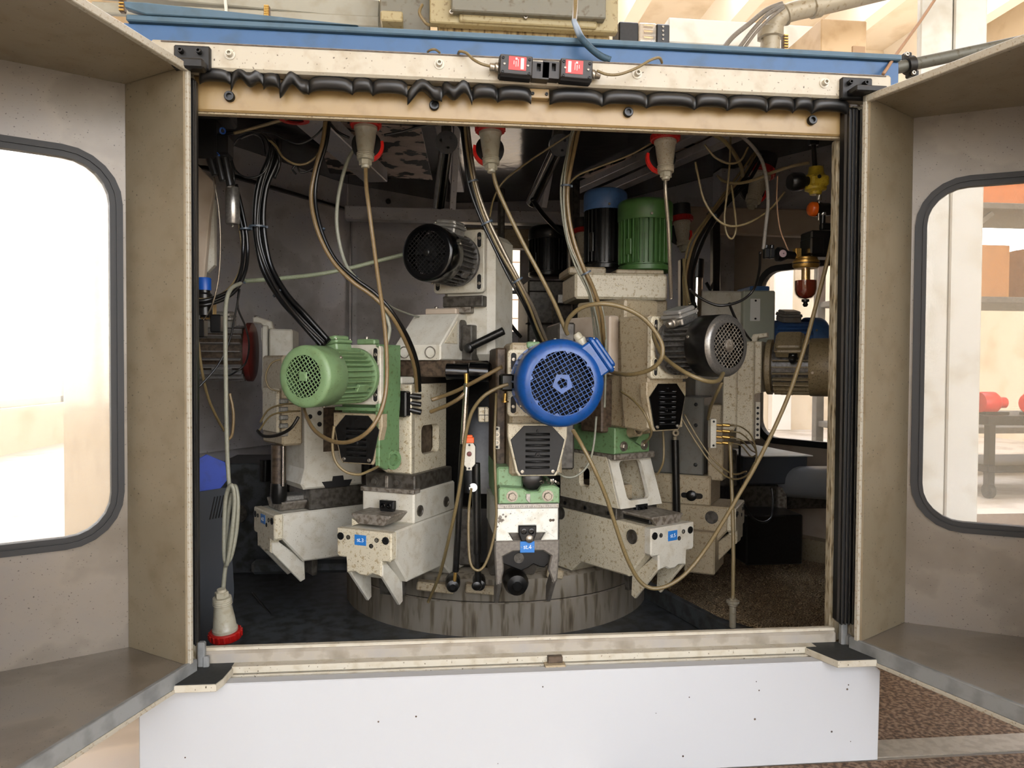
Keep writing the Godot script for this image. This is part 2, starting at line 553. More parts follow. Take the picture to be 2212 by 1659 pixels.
	M.alu = mat(Color(0.66, 0.65, 0.63), 0.3, 0.85, wear, 0.08)
	M.plug = mat(Color(0.623, 0.606, 0.539), 0.33, 0, grime_light, 0.1, specks_fine, 0.12)
	M.plug_red = mat(Color(0.62, 0.07, 0.05), 0.4, 0, grime_light, 0.06)
	M.brass = mat(Color(0.72, 0.58, 0.32), 0.32, 0.9, wear, 0.03)
	M.yellow = mat(Color(0.66, 0.57, 0.16), 0.45, 0, grime, 0.1)
	M.valve_beige = mat(Color(0.604, 0.494, 0.302), 0.5, 0, grime_light, 0.1)
	M.orange = mat(Color(0.85, 0.33, 0.05), 0.45)
	M.amber = mat(Color(0.70, 0.30, 0.05), 0.3)
	M.cable_grey = mat(Color(0.476, 0.476, 0.421), 0.45, 0, grime_light, 0.05)
	M.cable_tan = mat(Color(0.421, 0.366, 0.247), 0.4, 0, grime, 0.06)
	M.cable_brown = mat(Color(0.42, 0.35, 0.235), 0.32, 0, grime_light, 0.06)
	M.cable_green = mat(Color(0.503, 0.531, 0.439), 0.45, 0, grime, 0.06)
	M.cable_black = mat(Color(0.032, 0.031, 0.03), 0.3, 0, null)
	M.cable_dark = mat(Color(0.10, 0.09, 0.08), 0.35, 0.0, oil, 0.04)
	M.cable_shine = mat(Color(0.50, 0.46, 0.40), 0.25, 0.6, wear, 0.05)
	M.hose_blue = mat(Color(0.14, 0.25, 0.32), 0.6, 0, grime, 0.08)
	M.hose_grey = mat(Color(0.40, 0.38, 0.35), 0.6, 0, grime, 0.1)
	M.rope = mat(Color(0.55, 0.43, 0.33), 0.8)
	M.tie = mat(Color(0.25, 0.29, 0.33), 0.4)
	var oilglass := StandardMaterial3D.new()
	oilglass.albedo_color = Color(0.85, 0.70, 0.45, 0.03)
	oilglass.transparency = BaseMaterial3D.TRANSPARENCY_ALPHA
	oilglass.roughness = 0.03
	M.bowl = oilglass
	M.red_oil = mat(Color(0.32, 0.025, 0.018), 0.10)
	var dusty := StandardMaterial3D.new()
	dusty.albedo_color = Color(0.90, 0.88, 0.82, 0.16)
	dusty.transparency = BaseMaterial3D.TRANSPARENCY_ALPHA
	dusty.roughness = 0.06
	M.door_glass = dusty

# ---------------------------------------------------------------- the hall
func wall_with_openings(called: String, along_x: bool, fixed: float, a0: float, a1: float, y1: float, holes: Array, thick: float) -> void:
	# holes: [a0, a1, y0, y1] along the wall, sorted, not overlapping
	var s := S()
	var cur := a0
	var put := func(p: float, q: float, lo: float, hi: float) -> void:
		if q - p > 0.001 and hi - lo > 0.001:
			if along_x:
				span(s, Vector3(p, lo, fixed), Vector3(q, hi, fixed + thick), 0.0)
			else:
				span(s, Vector3(fixed, lo, p), Vector3(fixed + thick, hi, q), 0.0)
	for h in holes:
		put.call(cur, h[0], 0.0, y1)
		put.call(h[0], h[1], 0.0, h[2])
		put.call(h[0], h[1], h[3], y1)
		cur = h[1]
	put.call(cur, a1, 0.0, y1)
	struct(called, s, M.wall)

func hall_window(n: int, along_x: bool, fixed: float, h: Array, mull: int) -> void:
	var w := Node3D.new()
	w.name = "window_%d" % n
	add_child(w)
	w.set_meta("kind", "structure")
	var fr := S()
	var t := 0.06
	var bx := func(p: float, q: float, lo: float, hi: float) -> void:
		if along_x:
			span(fr, Vector3(p, lo, fixed - 0.03), Vector3(q, hi, fixed + 0.03), 0.004)
		else:
			span(fr, Vector3(fixed - 0.03, lo, p), Vector3(fixed + 0.03, hi, q), 0.004)
	bx.call(h[0], h[1], h[2], h[2] + t)
	bx.call(h[0], h[1], h[3] - t, h[3])
	for i in mull + 1:
		var c: float = lerpf(h[0] + t / 2, h[1] - t / 2, float(i) / mull)
		bx.call(c - t / 2, c + t / 2, h[2], h[3])
	struct("window_frame", fr, M.win_frame, w)
	for i in mull:
		var a: float = lerpf(h[0], h[1], float(i) / mull) + t / 2
		var b: float = lerpf(h[0], h[1], float(i + 1) / mull) - t / 2
		var g := S()
		if along_x:
			span(g, Vector3(a, h[2] + t, fixed - 0.003), Vector3(b, h[3] - t, fixed + 0.003), 0.0)
		else:
			span(g, Vector3(fixed - 0.003, h[2] + t, a), Vector3(fixed + 0.003, h[3] - t, b), 0.0)
		struct("pane", g, M.glass, w)

func hall() -> void:
	var s := S()
	span(s, Vector3(-3.4, -0.2, -8.4), Vector3(5.9, 0.0, 3.4), 0.0)
	var fl := struct("floor", s, M.floor)
	s = S()
	span(s, Vector3(0.3, 0.003, -1.335), Vector3(3.6, 0.0065, -1.275), 0.001)
	part("cover_strip", s, M.floor_strip, fl)
	for z in [[-3.4, -1.34], [-1.27, -0.2]]:
		s = S()
		span(s, Vector3(0.3, 0.0005, z[0]), Vector3(3.6, 0.003, z[1]), 0.0005)
		solo("floor_mat", s, M.floor_mat, "brown pebbled floor mat on the far side of the grey cover strip" if z[0] < -2.0 else "brown pebbled floor mat on the near side of the grey cover strip", "mat", "floor mats beside the machine")
	s = S()
	span(s, Vector3(-3.4, 4.25, -8.4), Vector3(5.9, 4.45, -6.9), 0.0)
	span(s, Vector3(-3.4, 4.25, -3.1), Vector3(5.9, 4.45, 3.4), 0.0)
	span(s, Vector3(-3.4, 4.25, -6.9), Vector3(-2.6, 4.45, -3.1), 0.0)
	span(s, Vector3(5.1, 4.25, -6.9), Vector3(5.9, 4.45, -3.1), 0.0)
	var ce := struct("ceiling", s, M.ceiling)
	for x in [-2.4, -0.9, 0.6, 1.9, 2.9, 4.15, 5.2]:
		s = S()
		prism(s, P([x - 0.07, 3.98, x + 0.07, 3.98, x + 0.16, 4.25, x - 0.16, 4.25]), -8.2, 3.2)
		part("rib", s, M.rib, ce)
	s = S()
	span(s, Vector3(-2.6, 4.40, -6.9), Vector3(5.1, 4.41, -3.1), 0.0)
	part("added_skylight", s, M.glass, ce)  # unseen roof opening, added so daylight brightens the rear of the hall
	var lw := [[-7.3, -3.2, 0.35, 2.75]]
	wall_with_openings("wall_left", false, -3.4, -8.2, 3.2, 4.25, lw, 0.2)
	var rw := [[-7.8, -5.2, 1.75, 3.4]]
	wall_with_openings("wall_right", false, 5.7, -8.2, 3.2, 4.25, rw, 0.2)
	var fw := [[-2.9, -1.3, 0.6, 3.6], [-0.6, 5.5, 0.3, 4.0]]
	wall_with_openings("wall_front", true, 3.2, -3.4, 5.9, 4.25, fw, 0.2)
	var bw := [[-2.6, -0.1, 3.55, 4.0]]
	wall_with_openings("wall_back", true, -8.4, -3.4, 5.9, 4.25, bw, 0.2)
	hall_window(1, false, -3.3, lw[0], 3)
	hall_window(2, false, 5.8, rw[0], 2)
	hall_window(3, true, 3.3, fw[1], 5)
	hall_window(5, true, 3.3, fw[0], 2)
	hall_window(4, true, -8.3, bw[0], 2)
	# ledge beam along the back wall and two pilasters
	s = S()
	span(s, Vector3(-3.2, 3.5, -8.2), Vector3(5.7, 3.66, -7.98), 0.01)
	struct("trim_1", s, M.rib)
	for x in [3.75, 5.1]:
		s = S()
		span(s, Vector3(x, 0, -8.2), Vector3(x + 0.22, 4.25, -8.08), 0.01)
		struct("trim_%d" % (2 if x < 4.0 else 3), s, M.rib)
	# block joints, cut where the wall shows through the machine
	s = S()
	for i in 9:
		span(s, Vector3(-0.6, 1.0 + i * 0.2, -8.203), Vector3(2.6, 1.012 + i * 0.2, -8.198), 0.0)
		for k in 8:
			var x := -0.6 + k * 0.4 + (0.2 if i % 2 else 0.0)
			span(s, Vector3(x, 1.0 + i * 0.2, -8.203), Vector3(x + 0.012, 1.2 + i * 0.2, -8.198), 0.0)
	struct("trim_4", s, M.joint)

func hall_things() -> void:
	# seen through the right door's window
	var t := thing("storage_rack", "grey steel storage rack with cartons seen through the right door window", "rack")
	for p in [Vector2(2.75, -4.6), Vector2(4.75, -4.6), Vector2(2.75, -5.2), Vector2(4.75, -5.2)]:
		var s := S()
		span(s, Vector3(p.x - 0.03, 0, p.y - 0.03), Vector3(p.x + 0.03, 2.5, p.y + 0.03), 0.004)
		part("upright", s, M.rack, t)
	for y in [0.28, 1.12, 1.72]:
		var s := S()
		span(s, Vector3(2.74, y, -5.22), Vector3(4.76, y + 0.04, -4.58), 0.004)
		part("shelf", s, M.rack, t)
	var s2 := S()
	bar(s2, Vector3(2.95, 1.2, -4.62), Vector3(3.6, 1.70, -4.62), 0.03, 0.03)
	part("brace", s2, M.rack, t)
	var cartons := [[2.80, 3.30, 1.16, 1.42, 0], [3.34, 3.75, 1.16, 1.5, 1], [2.82, 3.2, 1.76, 2.0, 1], [3.28, 3.9, 1.76, 2.12, 0], [3.95, 4.55, 1.16, 1.5, 1]]
	var words := ["flat orange carton on the middle shelf beside the white cabinet", "tall brown carton next to the flat orange carton on the middle shelf", "small brown carton at the near end of the top shelf", "wide orange carton on the top shelf of the rack", "wide brown carton at the far end of the middle shelf"]
	for i in cartons.size():
		var c: Array = cartons[i]
		var o := thing("carton", words[i], "box", Transform3D(Basis(), Vector3((c[0] + c[1]) / 2, c[2], -4.85)), "cartons on the storage rack")
		var b := S()
		box(b, Vector3(0, (c[3] - c[2]) / 2, 0), Vector3(c[1] - c[0], c[3] - c[2], 0.42), 0.004)
		part("body", b, M.carton_orange if c[4] == 0 else M.carton, o)
		b = S()
		box(b, Vector3(0, (c[3] - c[2]) + 0.0005, 0), Vector3(c[1] - c[0] - 0.01, 0.002, 0.06), 0.0)
		part("tape", b, M.carton, o)
	t = thing("steel_cabinet", "small white steel cabinet standing in front of the storage rack", "cabinet", Transform3D(Basis(), Vector3(2.67, 0, -4.1)))
	var s := S()
	box(s, Vector3(0, 0.62, 0), Vector3(0.36, 0.80, 0.36), 0.006)
	part("body", s, M.cabinet_white, t)
	s = S()
	box(s, Vector3(0, 0.62, 0.183), Vector3(0.34, 0.77, 0.012), 0.004)
	part("door", s, M.cabinet_white, t)
	s = S()
	box(s, Vector3(0.13, 0.78, 0.195), Vector3(0.016, 0.06, 0.016), 0.003)
	part("handle", s, M.steel, t)
	for k in 4:
		s = S()
		box(s, Vector3(-0.16 + 0.32 * (k % 2), 0.11, -0.15 + 0.30 * (k / 2)), Vector3(0.03, 0.22, 0.03), 0.002)
		part("leg", s, M.rack, t)
	# low trolley with red parts
	t = thing("trolley", "dark low trolley with machine parts beyond the white cabinet", "trolley", Transform3D(Basis(), Vector3(3.42, 0, -4.05)))
	s = S()
	box(s, Vector3(0, 0.42, 0), Vector3(0.9, 0.05, 0.5), 0.004)
	part("deck", s, M.dark_steel, t)
	s = S()
	box(s, Vector3(0, 0.16, 0), Vector3(0.9, 0.04, 0.5), 0.004)
	part("lower_deck", s, M.dark_steel, t)
	for k in 4:
		s = S()
		box(s, Vector3(-0.42 + 0.84 * (k % 2), 0.24, -0.22 + 0.44 * (k / 2)), Vector3(0.04, 0.4, 0.04), 0.003)
		part("post", s, M.dark_steel, t)
		s = S()
		rod(s, Vector3(-0.42 + 0.84 * (k % 2) - 0.015, 0.04, -0.22 + 0.44 * (k / 2)), Vector3(-0.42 + 0.84 * (k % 2) + 0.015, 0.04, -0.22 + 0.44 * (k / 2)), 0.04, 16)
		part("wheel", s, M.rubber, t)
	var pos := [Vector3(3.10, 0.445, -3.95), Vector3(3.32, 0.445, -3.9), Vector3(3.57, 0.445, -4.0)]
	var wd := ["red pump housing at the near end of the dark trolley", "small orange-red motor in the middle of the dark trolley", "red valve block at the far end of the dark trolley"]
	for i in 3:
		var o := thing("pump", wd[i], "pump", Transform3D(Basis(Vector3.UP, 0.5 * i), pos[i]), "red parts on the trolley")
		s = S()
		lathe(s, [V(0, 0), V(0.055, 0), V(0.06, 0.01), V(0.06, 0.08), V(0.045, 0.10), V(0.03, 0.11), V(0.03, 0.15), V(0, 0.15)], 20, aim(Vector3(-0.07, 0.065, 0), Vector3.RIGHT))
		part("housing", s, M.red_bright, o)
		s = S()
		box(s, Vector3(0, 0.008, 0), Vector3(0.14, 0.016, 0.10), 0.002)
		part("foot", s, M.dark_steel, o)
	# white boards right behind the right door
	t = thing("partition_board", "tall pale grey board standing just outside the right door window", "board", Transform3D(Basis(Vector3.UP, deg_to_rad(-15)), Vector3(1.47, 0, -2.06)))
	for k in 2:
		s = S()
		box(s, Vector3(-0.044 + k * 0.088, 1.0, 0.004 * k), Vector3(0.086, 2.0, 0.03), 0.004)
		part("panel", s, M.cabinet_white, t)
	s = S()
	box(s, Vector3(0, 0.02, 0), Vector3(0.19, 0.04, 0.2), 0.003)
	part("foot", s, M.rack, t)

# ---------------------------------------------------------------- the machine's cabin
# an upright plate standing on the plan line a-b (x, z), thick to the outside
func upright_plate(called: String, a: Vector2, b: Vector2, y0: float, y1: float, t: float, m: Material, parent: Node3D) -> MeshInstance3D:
	var s := S()
	var d := (b - a).normalized()
	var n := Vector2(-d.y, d.x) * t
	prism(s, PackedVector2Array([a, b, b + n, a + n]), y0, y1, flat(), 0.001)
	return part(called, s, m, parent)

# the same, its top edge following the slope of the front roof
func sloped_plate(called: String, a: Vector2, b: Vector2, m: Material, parent: Node3D) -> void:
	var s := S()
	var d := (b - a).normalized()
	var l := a.distance_to(b)
	prism(s, P([0.0, 0.02, l, 0.02, l, 1.47, 0.0, 1.262]), -0.003, 0.003, Transform3D(Basis(Vector3(d.x, 0, d.y), Vector3.UP, Vector3(-d.y, 0, d.x)), Vector3(a.x, 0, a.y)), 0.001)
	part(called, s, m, parent)

func enclosure() -> void:
	var t := thing("machine_cabin", "cream and blue sheet steel cabin of the transfer machine, its front opening full of motors", "machine cabin")
	# front face, above the opening
	var s := S()
	span(s, Vector3(-0.500, 1.205, -1.36), Vector3(0.849, 1.257, -1.33), 0.002)
	part("blue_fascia", s, M.blue_band, t)
	s = S()
	span(s, Vector3(-0.492, 1.2565, -1.40), Vector3(0.849, 1.267, -1.321), 0.002)
	prism(s, P([-0.492, 1.276, -0.494, 1.286, -0.46, 1.286, -0.12, 1.267, -0.46, 1.267]), -1.335, -1.318)
	part("blue_lip", s, M.blue_lip, t)
	s = S()
	span(s, Vector3(-0.448, 1.176, -1.332), Vector3(0.817, 1.221, -1.300), 0.004)
	part("top_beam", s, M.beam, t)
	s = S()
	span(s, Vector3(-0.430, 1.2165, -1.302), Vector3(0.805, 1.2185, -1.2985), 0.0)
	part("beam_joint", s, M.iron_brown, t)
	for b in [[497, 118], [949, 139], [1376, 160], [1780, 180]]:
		var o := at(b[0], b[1], 1.30)
		screw(t, Vector3(o.x, o.y, -1.300), Vector3(0, 0, 1), 0.0052, 0.010, M.cream_clean, 0.0085)
	s = S()
	span(s, Vector3(-0.392, 1.1195, -1.350), Vector3(0.760, 1.178, -1.332), 0.003)
	part("lintel", s, M.lintel, t)
	s = S()
	span(s, Vector3(-0.392, 1.1165, -1.352), Vector3(0.760, 1.1215, -1.338), 0.001)
	part("lintel_edge", s, M.cream_dirty, t)
	for b in [[497, 210], [938, 229], [1356, 244], [1752, 261]]:
		var o := at(b[0], b[1], 1.332)
		screw(t, Vector3(o.x, o.y, -1.332), Vector3(0, 0, 1), 0.0085, 0.008, M.black)
	s = S()
	var c := at(1165, 203, 1.318)
	span(s, Vector3(c.x - 0.017, c.y - 0.008, -1.332), Vector3(c.x + 0.017, c.y + 0.008, -1.315), 0.001)
	part("seal_clip", s, M.lintel, t)
	for k in [-0.012, 0.012]:
		screw(t, Vector3(c.x + k, c.y - 0.001, -1.315), Vector3(0, 0, 1), 0.0028, 0.003, M.dark_steel, 0.0, "screw")
	# uprights
	s = S()
	span(s, Vector3(-0.412, 0.19, -1.342), Vector3(-0.388, 1.176, -1.325), 0.002)
	part("left_upright", s, M.post, t)
	s = S()
	span(s, Vector3(-0.397, 0.235, -1.326), Vector3(-0.379, 1.165, -1.306), 0.005)
	for k in 3:
		span(s, Vector3(-0.3945 + k * 0.0055, 0.235, -1.308), Vector3(-0.3915 + k * 0.0055, 1.160, -1.303), 0.001)
	part("left_seal", s, M.seal, t)
	s = S()
	span(s, Vector3(0.744, 0.19, -1.372), Vector3(0.764, 1.120, -1.352), 0.002)
	span(s, Vector3(0.764, 0.19, -1.36), Vector3(0.80, 1.176, -1.335), 0.002)
	part("right_upright", s, M.post, t)
	s = S()
	span(s, Vector3(0.737, 0.235, -1.335), Vector3(0.766, 1.165, -1.308), 0.006)
	for k in 4:
		span(s, Vector3(0.740 + k * 0.007, 0.235, -1.312), Vector3(0.7435 + k * 0.007, 1.160, -1.304), 0.001)
	for y in [0.42, 0.55, 0.75, 0.9, 0.97]:
		prism(s, P([0.764, y, 0.771, y + 0.012, 0.771, y + 0.035, 0.764, y + 0.05]), -1.314, -1.308)
	part("right_seal", s, M.seal, t)
	for x in [-0.376, 0.752]:
		s = S()
		box(s, Vector3(x, 0.212, -1.318), Vector3(0.012, 0.05, 0.012), 0.002)
		box(s, Vector3(x + 0.008, 0.20, -1.315), Vector3(0.010, 0.028, 0.010), 0.002)
		part("hinge_pin", s, M.lip_smear, t)
	# sill
	s = S()
	span(s, Vector3(-0.380, 0.192, -1.345), Vector3(0.745, 0.216, -1.326), 0.004)
	part("sill", s, M.sill, t)
	s = S()
	span(s, Vector3(-0.380, 0.214, -1.346), Vector3(0.745, 0.2205, -1.332), 0.002)
	part("sill_lip", s, M.cream_edge, t)
	s = S()
	span(s, Vector3(-0.326, 0.1855, -1.33), Vector3(0.696, 0.197, -1.306), 0.001)
	part("sill_strip", s, M.cream_edge, t)
	s = S()
	span(s, Vector3(-0.334, 0.165, -1.33), Vector3(0.700, 0.1842, -1.302), 0.001)
	part("sill_strip", s, M.cream_edge, t)
	c = at(1198, 1431, 1.30)
	s = S()
	span(s, Vector3(c.x - 0.018, 0.181, -1.31), Vector3(c.x + 0.018, 0.187, -1.288), 0.001)
	part("latch_plate", s, M.cream_dirty, t)
	s = S()
	span(s, Vector3(c.x - 0.012, 0.187, -1.31), Vector3(c.x + 0.014, 0.198, -1.298), 0.001)
	part("latch_stop", s, M.iron_brown, t)
	for sg in [-1, 1]:
		s = S()
		var p := P([-0.44, -1.24, -0.332, -1.24, -0.326, -1.262, -0.322, -1.31, -0.322, -1.33, -0.44, -1.33]) if sg < 0 else P([0.795, -1.24, 0.699, -1.24, 0.690, -1.262, 0.672, -1.31, 0.672, -1.33, 0.795, -1.33])
		prism(s, p, 0.184, 0.1955, flat(), 0.001)
		var pad := part("hinge_pad", s, M.cream_edge, t)
		s = S()
		prism(s, inset(p, 0.002), 0.1955, 0.1968, flat(), 0.0005)
		part("pad_top", s, M.pad, pad)
	# hinge plates on the beam
	for sg in [-1, 1]:
		var x0 := -0.408 if sg < 0 else 0.718
		var x1 := -0.352 if sg < 0 else 0.775
		s = S()
		span(s, Vector3(x0, 1.172, -1.302), Vector3(x1, 1.210, -1.291), 0.002)
		var pl := part("hinge_plate", s, M.dark_steel, t)
		for k in 2:
			screw(pl, Vector3(lerpf(x0, x1, 0.22 + 0.5 * k), 1.199, -1.291), Vector3(0, 0, 1), 0.0042, 0.010, M.dark_steel)
		s = S()
		if sg > 0:
			span(s, Vector3(0.728, 1.176, -1.292), Vector3(0.786, 1.187, -1.262), 0.002)
		else:
			span(s, Vector3(-0.405, 1.166, -1.292), Vector3(-0.356, 1.182, -1.268), 0.003)
		part("hinge_ear", s, M.dark_steel, pl)
	# bellows seal under the beam: padded lengths pinched between clips
	var segs := [[432, 500, 160, 0], [500, 570, 163, 1], [570, 605, 172, 0], [605, 668, 176, 1], [668, 762, 180, 0], [762, 805, 183, 0], [805, 880, 186, 0], [880, 955, 190, 1], [955, 1020, 192, 1], [1020, 1074, 197, 0], [1074, 1147, 201, 0], [1187, 1300, 205, 0], [1300, 1396, 209, 0], [1396, 1500, 213, 0], [1500, 1570, 216, 0], [1570, 1655, 219, 0], [1655, 1712, 222, 0], [1712, 1752, 223, 0], [1752, 1830, 226, 0]]
	for q in segs:
		var a := at(q[0], q[2] + 1, 1.315)
		var b := at(q[1], q[2] + 1 + (q[1] - q[0]) * 0.039, 1.315)
		s = S()
		seal_bulge(s, a, b, 0.0125, q[3])
		part("seal_bulge", s, M.seal, t)
	# inside: floor, roof and walls
	s = S()
	prism(s, P([-0.40, -1.36, 0.79, -1.36, 1.53, -2.30, 0.90, -3.45, 0.16, -3.72, -0.36, -3.36, -0.98, -2.30]), 0.0, 0.02, flat(), 0.0)
	part("tank_floor", s, M.tank, t)
	s = S()
	prism(s, P([0.60, -2.28, 1.02, -1.62, 1.50, -2.26, 1.10, -2.75, 0.72, -2.75]), 0.021, 0.034, flat(), 0.001)
	var tray := part("chip_tray", s, M.chips, t)
	var chip := S()
	box(chip, Vector3.ZERO, Vector3(0.009, 0.0012, 0.004), 0.0)
	chip.generate_normals()
	var mm := MultiMesh.new()
	mm.transform_format = MultiMesh.TRANSFORM_3D
	mm.mesh = chip.commit()
	mm.mesh.surface_set_material(0, M.chips)
	mm.instance_count = 5000
	var outline := P([0.62, -2.28, 1.02, -1.66, 1.46, -2.26, 1.10, -2.70, 0.74, -2.70])
	for k in mm.instance_count:
		var o := Vector2(rng.randf_range(0.62, 1.46), rng.randf_range(-2.7, -1.66))
		while not Geometry2D.is_point_in_polygon(o, outline):
			o = Vector2(rng.randf_range(0.62, 1.46), rng.randf_range(-2.7, -1.66))
		mm.set_instance_transform(k, Transform3D(Basis.from_euler(Vector3(rng.randf_range(-0.7, 0.7), rng.randf() * TAU, rng.randf_range(-0.7, 0.7))).scaled(Vector3.ONE * rng.randf_range(0.5, 1.6)), Vector3(o.x, 0.036 + rng.randf_range(0.0, 0.006), o.y)))
	var mi := MultiMeshInstance3D.new()
	mi.multimesh = mm
	mi.name = "metal_chips"
	mi.set_meta("kind", "stuff")
	tray.add_child(mi, true)
	s = S()
	bar(s, Vector3(0.61, 0.045, -2.30), Vector3(0.80, 0.045, -1.52), 0.02, 0.05, 0.003)
	part("tank_ledge", s, M.tank, t)
	s = S()
	bar(s, Vector3(-0.52, 0.10, -2.33), Vector3(-0.02, 0.10, -2.33), 0.04, 0.04, 0.01)
	part("coolant_channel", s, M.tank, t)
	s = S()
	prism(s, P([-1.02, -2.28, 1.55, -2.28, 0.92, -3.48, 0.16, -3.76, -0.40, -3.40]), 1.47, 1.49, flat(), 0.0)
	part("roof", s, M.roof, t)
	s = S()
	var q4 := [Vector3(-0.42, 1.262, -1.36), Vector3(0.80, 1.262, -1.36), Vector3(1.55, 1.47, -2.28), Vector3(-1.02, 1.47, -2.28)]
	quad(s, q4[0], q4[1], q4[2], q4[3])
	var lift := Vector3(0, 0.02, 0)
	quad(s, q4[3] + lift, q4[2] + lift, q4[1] + lift, q4[0] + lift)
	for k in 4:
		quad(s, q4[k], q4[(k + 1) % 4], q4[(k + 1) % 4] + lift, q4[k] + lift)
	part("roof_slope", s, M.inner_dark, t)
	s = S()
	span(s, Vector3(-0.42, 1.17, -1.40), Vector3(0.80, 1.268, -1.376), 0.001)
	part("roof_front", s, M.inner_dark, t)
	s = S()
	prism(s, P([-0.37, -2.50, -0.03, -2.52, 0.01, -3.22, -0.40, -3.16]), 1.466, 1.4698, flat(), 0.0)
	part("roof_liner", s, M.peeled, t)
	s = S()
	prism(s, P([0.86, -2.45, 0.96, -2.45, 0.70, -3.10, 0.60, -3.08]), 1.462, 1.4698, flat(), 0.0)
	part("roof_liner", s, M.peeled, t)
	for k in [[Vector3(0.02, 1.452, -2.2), Vector3(0.12, 1.452, -3.3)], [Vector3(0.95, 1.452, -2.1), Vector3(0.60, 1.452, -3.3)], [Vector3(1.05, 1.43, -2.0), Vector3(0.72, 1.43, -3.2)]]:
		s = S()
		bar(s, k[0], k[1], 0.05, 0.03, 0.002)
		part("roof_rib", s, M.inner_dark, t)
	s = S()
	bar(s, Vector3(-0.36, 1.40, -2.1), Vector3(-0.20, 1.40, -2.9), 0.09, 0.05, 0.003)
	part("roof_rib", s, M.inner_dark, t)
	s = S()
	bar(s, Vector3(0.62, 1.27, -2.90), Vector3(1.36, 1.17, -2.42), 0.05, 0.09, 0.004)
	part("roof_beam", s, M.inner_beige, t)
	s = S()
	span(s, Vector3(0.14, 1.16, -3.06), Vector3(0.75, 1.235, -3.0), 0.004)
	part("cross_beam", s, M.cream_dirty, t)
	s = S()
	span(s, Vector3(-0.32, 1.25, -3.02), Vector3(0.75, 1.30, -2.96), 0.004)
	part("cross_beam", s, M.inner_dark, t)
	sloped_plate("wall_plate", Vector2(-0.40, -1.36), Vector2(-0.98, -2.28), M.inner_grey, t)
	upright_plate("wall_plate", Vector2(-0.94, -2.37), Vector2(-0.338, -3.335), 0.40, 1.355, -0.006, M.inner_grey, t)
	upright_plate("wall_plate", Vector2(-1.00, -2.33), Vector2(-0.32, -3.40), 0.02, 1.47, -0.006, M.inner_dark, t)
	upright_plate("wall_plate", Vector2(-0.334, -3.34), Vector2(0.14, -3.685), 0.02, 1.352, -0.006, M.inner_dark, t)
	upright_plate("wall_plate", Vector2(-0.345, -3.348), Vector2(0.15, -3.70), 1.20, 1.47, -0.006, M.inner_dark, t)
	upright_plate("wall_plate", Vector2(0.10, -3.675), Vector2(0.90, -3.47), 1.30, 1.47, -0.006, M.inner_dark, t)
	upright_plate("wall_plate", Vector2(0.10, -3.675), Vector2(0.90, -3.47), 0.02, 0.86, -0.006, M.inner_dark, t)
	upright_plate("wall_plate", Vector2(0.42, -3.59), Vector2(0.90, -3.47), 0.45, 1.30, -0.006, M.inner_dark, t)
	upright_plate("wall_plate", Vector2(0.90, -3.47), Vector2(1.168, -2.96), 0.02, 1.47, -0.006, M.inner_dark, t)
	upright_plate("outer_plate", Vector2(-0.415, -1.36), Vector2(-1.02, -2.29), 0.02, 1.255, -0.006, M.outer_skin, t)
	# folded edge and joints of the grey wall plates
	s = S()
	bar(s, Vector3(-0.934, 1.352, -2.362), Vector3(-0.334, 1.352, -3.33), 0.02, 0.012, 0.002)
	part("wall_edge", s, M.black_oily, t)
	s = S()
	bar(s, Vector3(-0.330, 1.35, -3.332), Vector3(0.14, 1.35, -3.677), 0.02, 0.012, 0.002)
	part("wall_edge", s, M.black_oily, t)
	s = S()
	bar(s, Vector3(-0.318, 0.03, -3.338), Vector3(-0.318, 1.34, -3.338), 0.022, 0.01, 0.002)
	part("wall_joint", s, M.inner_dark, t)
	for q in [[622, 412], [838, 435], [918, 460]]:
		var o := at(q[0], q[1], 3.1 if q[0] < 700 else 3.42)
		screw(t, o, Vector3(0.6, 0, 0.8), 0.012, 0.006, M.iron)
	# right wall with its window
	var wx := Transform3D(Basis(Vector3(0.5, 0, 0.866), Vector3.UP, Vector3(0.866, 0, -0.5)), Vector3(1.168, 0, -2.907))
	s = S()
	ring(s, square_loop(0.0, 0.02, 0.72, 1.24), rrect(0.15, 0.437, 0.60, 1.055, 0.07), 0.0, 0.006, wx)
	part("window_wall", s, M.inner_beige, t)
	s = S()
	ring(s, rrect(0.130, 0.417, 0.62, 1.075, 0.085), rrect(0.152, 0.439, 0.598, 1.053, 0.07), -0.012, 0.012, wx)
	part("window_seal", s, M.rubber, t)
	s = S()
	ring(s, rrect(0.148, 0.435, 0.602, 1.057, 0.07), rrect(0.40, 0.70, 0.401, 0.701, 0.0003), 0.002, 0.006, wx)
	part("window_pane", s, M.door_glass, t)
	s = S()
	ring(s, square_loop(0.0, 1.24, 0.72, 1.47), square_loop(0.3, 1.30, 0.301, 1.301), 0.0, 0.006, wx)
	part("wall_plate", s, M.inner_dark, t)
	sloped_plate("wall_plate", Vector2(0.80, -1.37), Vector2(1.528, -2.284), M.inner_beige, t)
	s = S()
	span(s, Vector3(1.12, 0.02, -2.98), Vector3(1.20, 1.47, -2.89), 0.004)
	part("corner_post", s, M.inner_dark, t)
	# inner ledge of the window wall
	s = S()
	ring(s, square_loop(0.0, 0.02, 0.72, 0.10), square_loop(0.3, 0.05, 0.301, 0.051), -0.05, 0.0, wx)
	part("floor_kick", s, M.cream_dirty, t)
	# base panel
	t = thing("base_panel", "plain off-white steel base panel below the machine opening", "panel", Transform3D(Basis(), Vector3(0.168, 0, -1.27)))
	s = S()
	prism(s, P([-0.628, 0.003, 0.626, 0.003, 0.628, 0.163, 0.606, 0.184, -0.628, 0.184]), -0.025, 0.0, Transform3D(), 0.002)
	part("sheet", s, M.base_white, t)
	s = S()
	span(s, Vector3(-0.60, 0.0, -0.12), Vector3(0.60, 0.02, -0.03), 0.002)
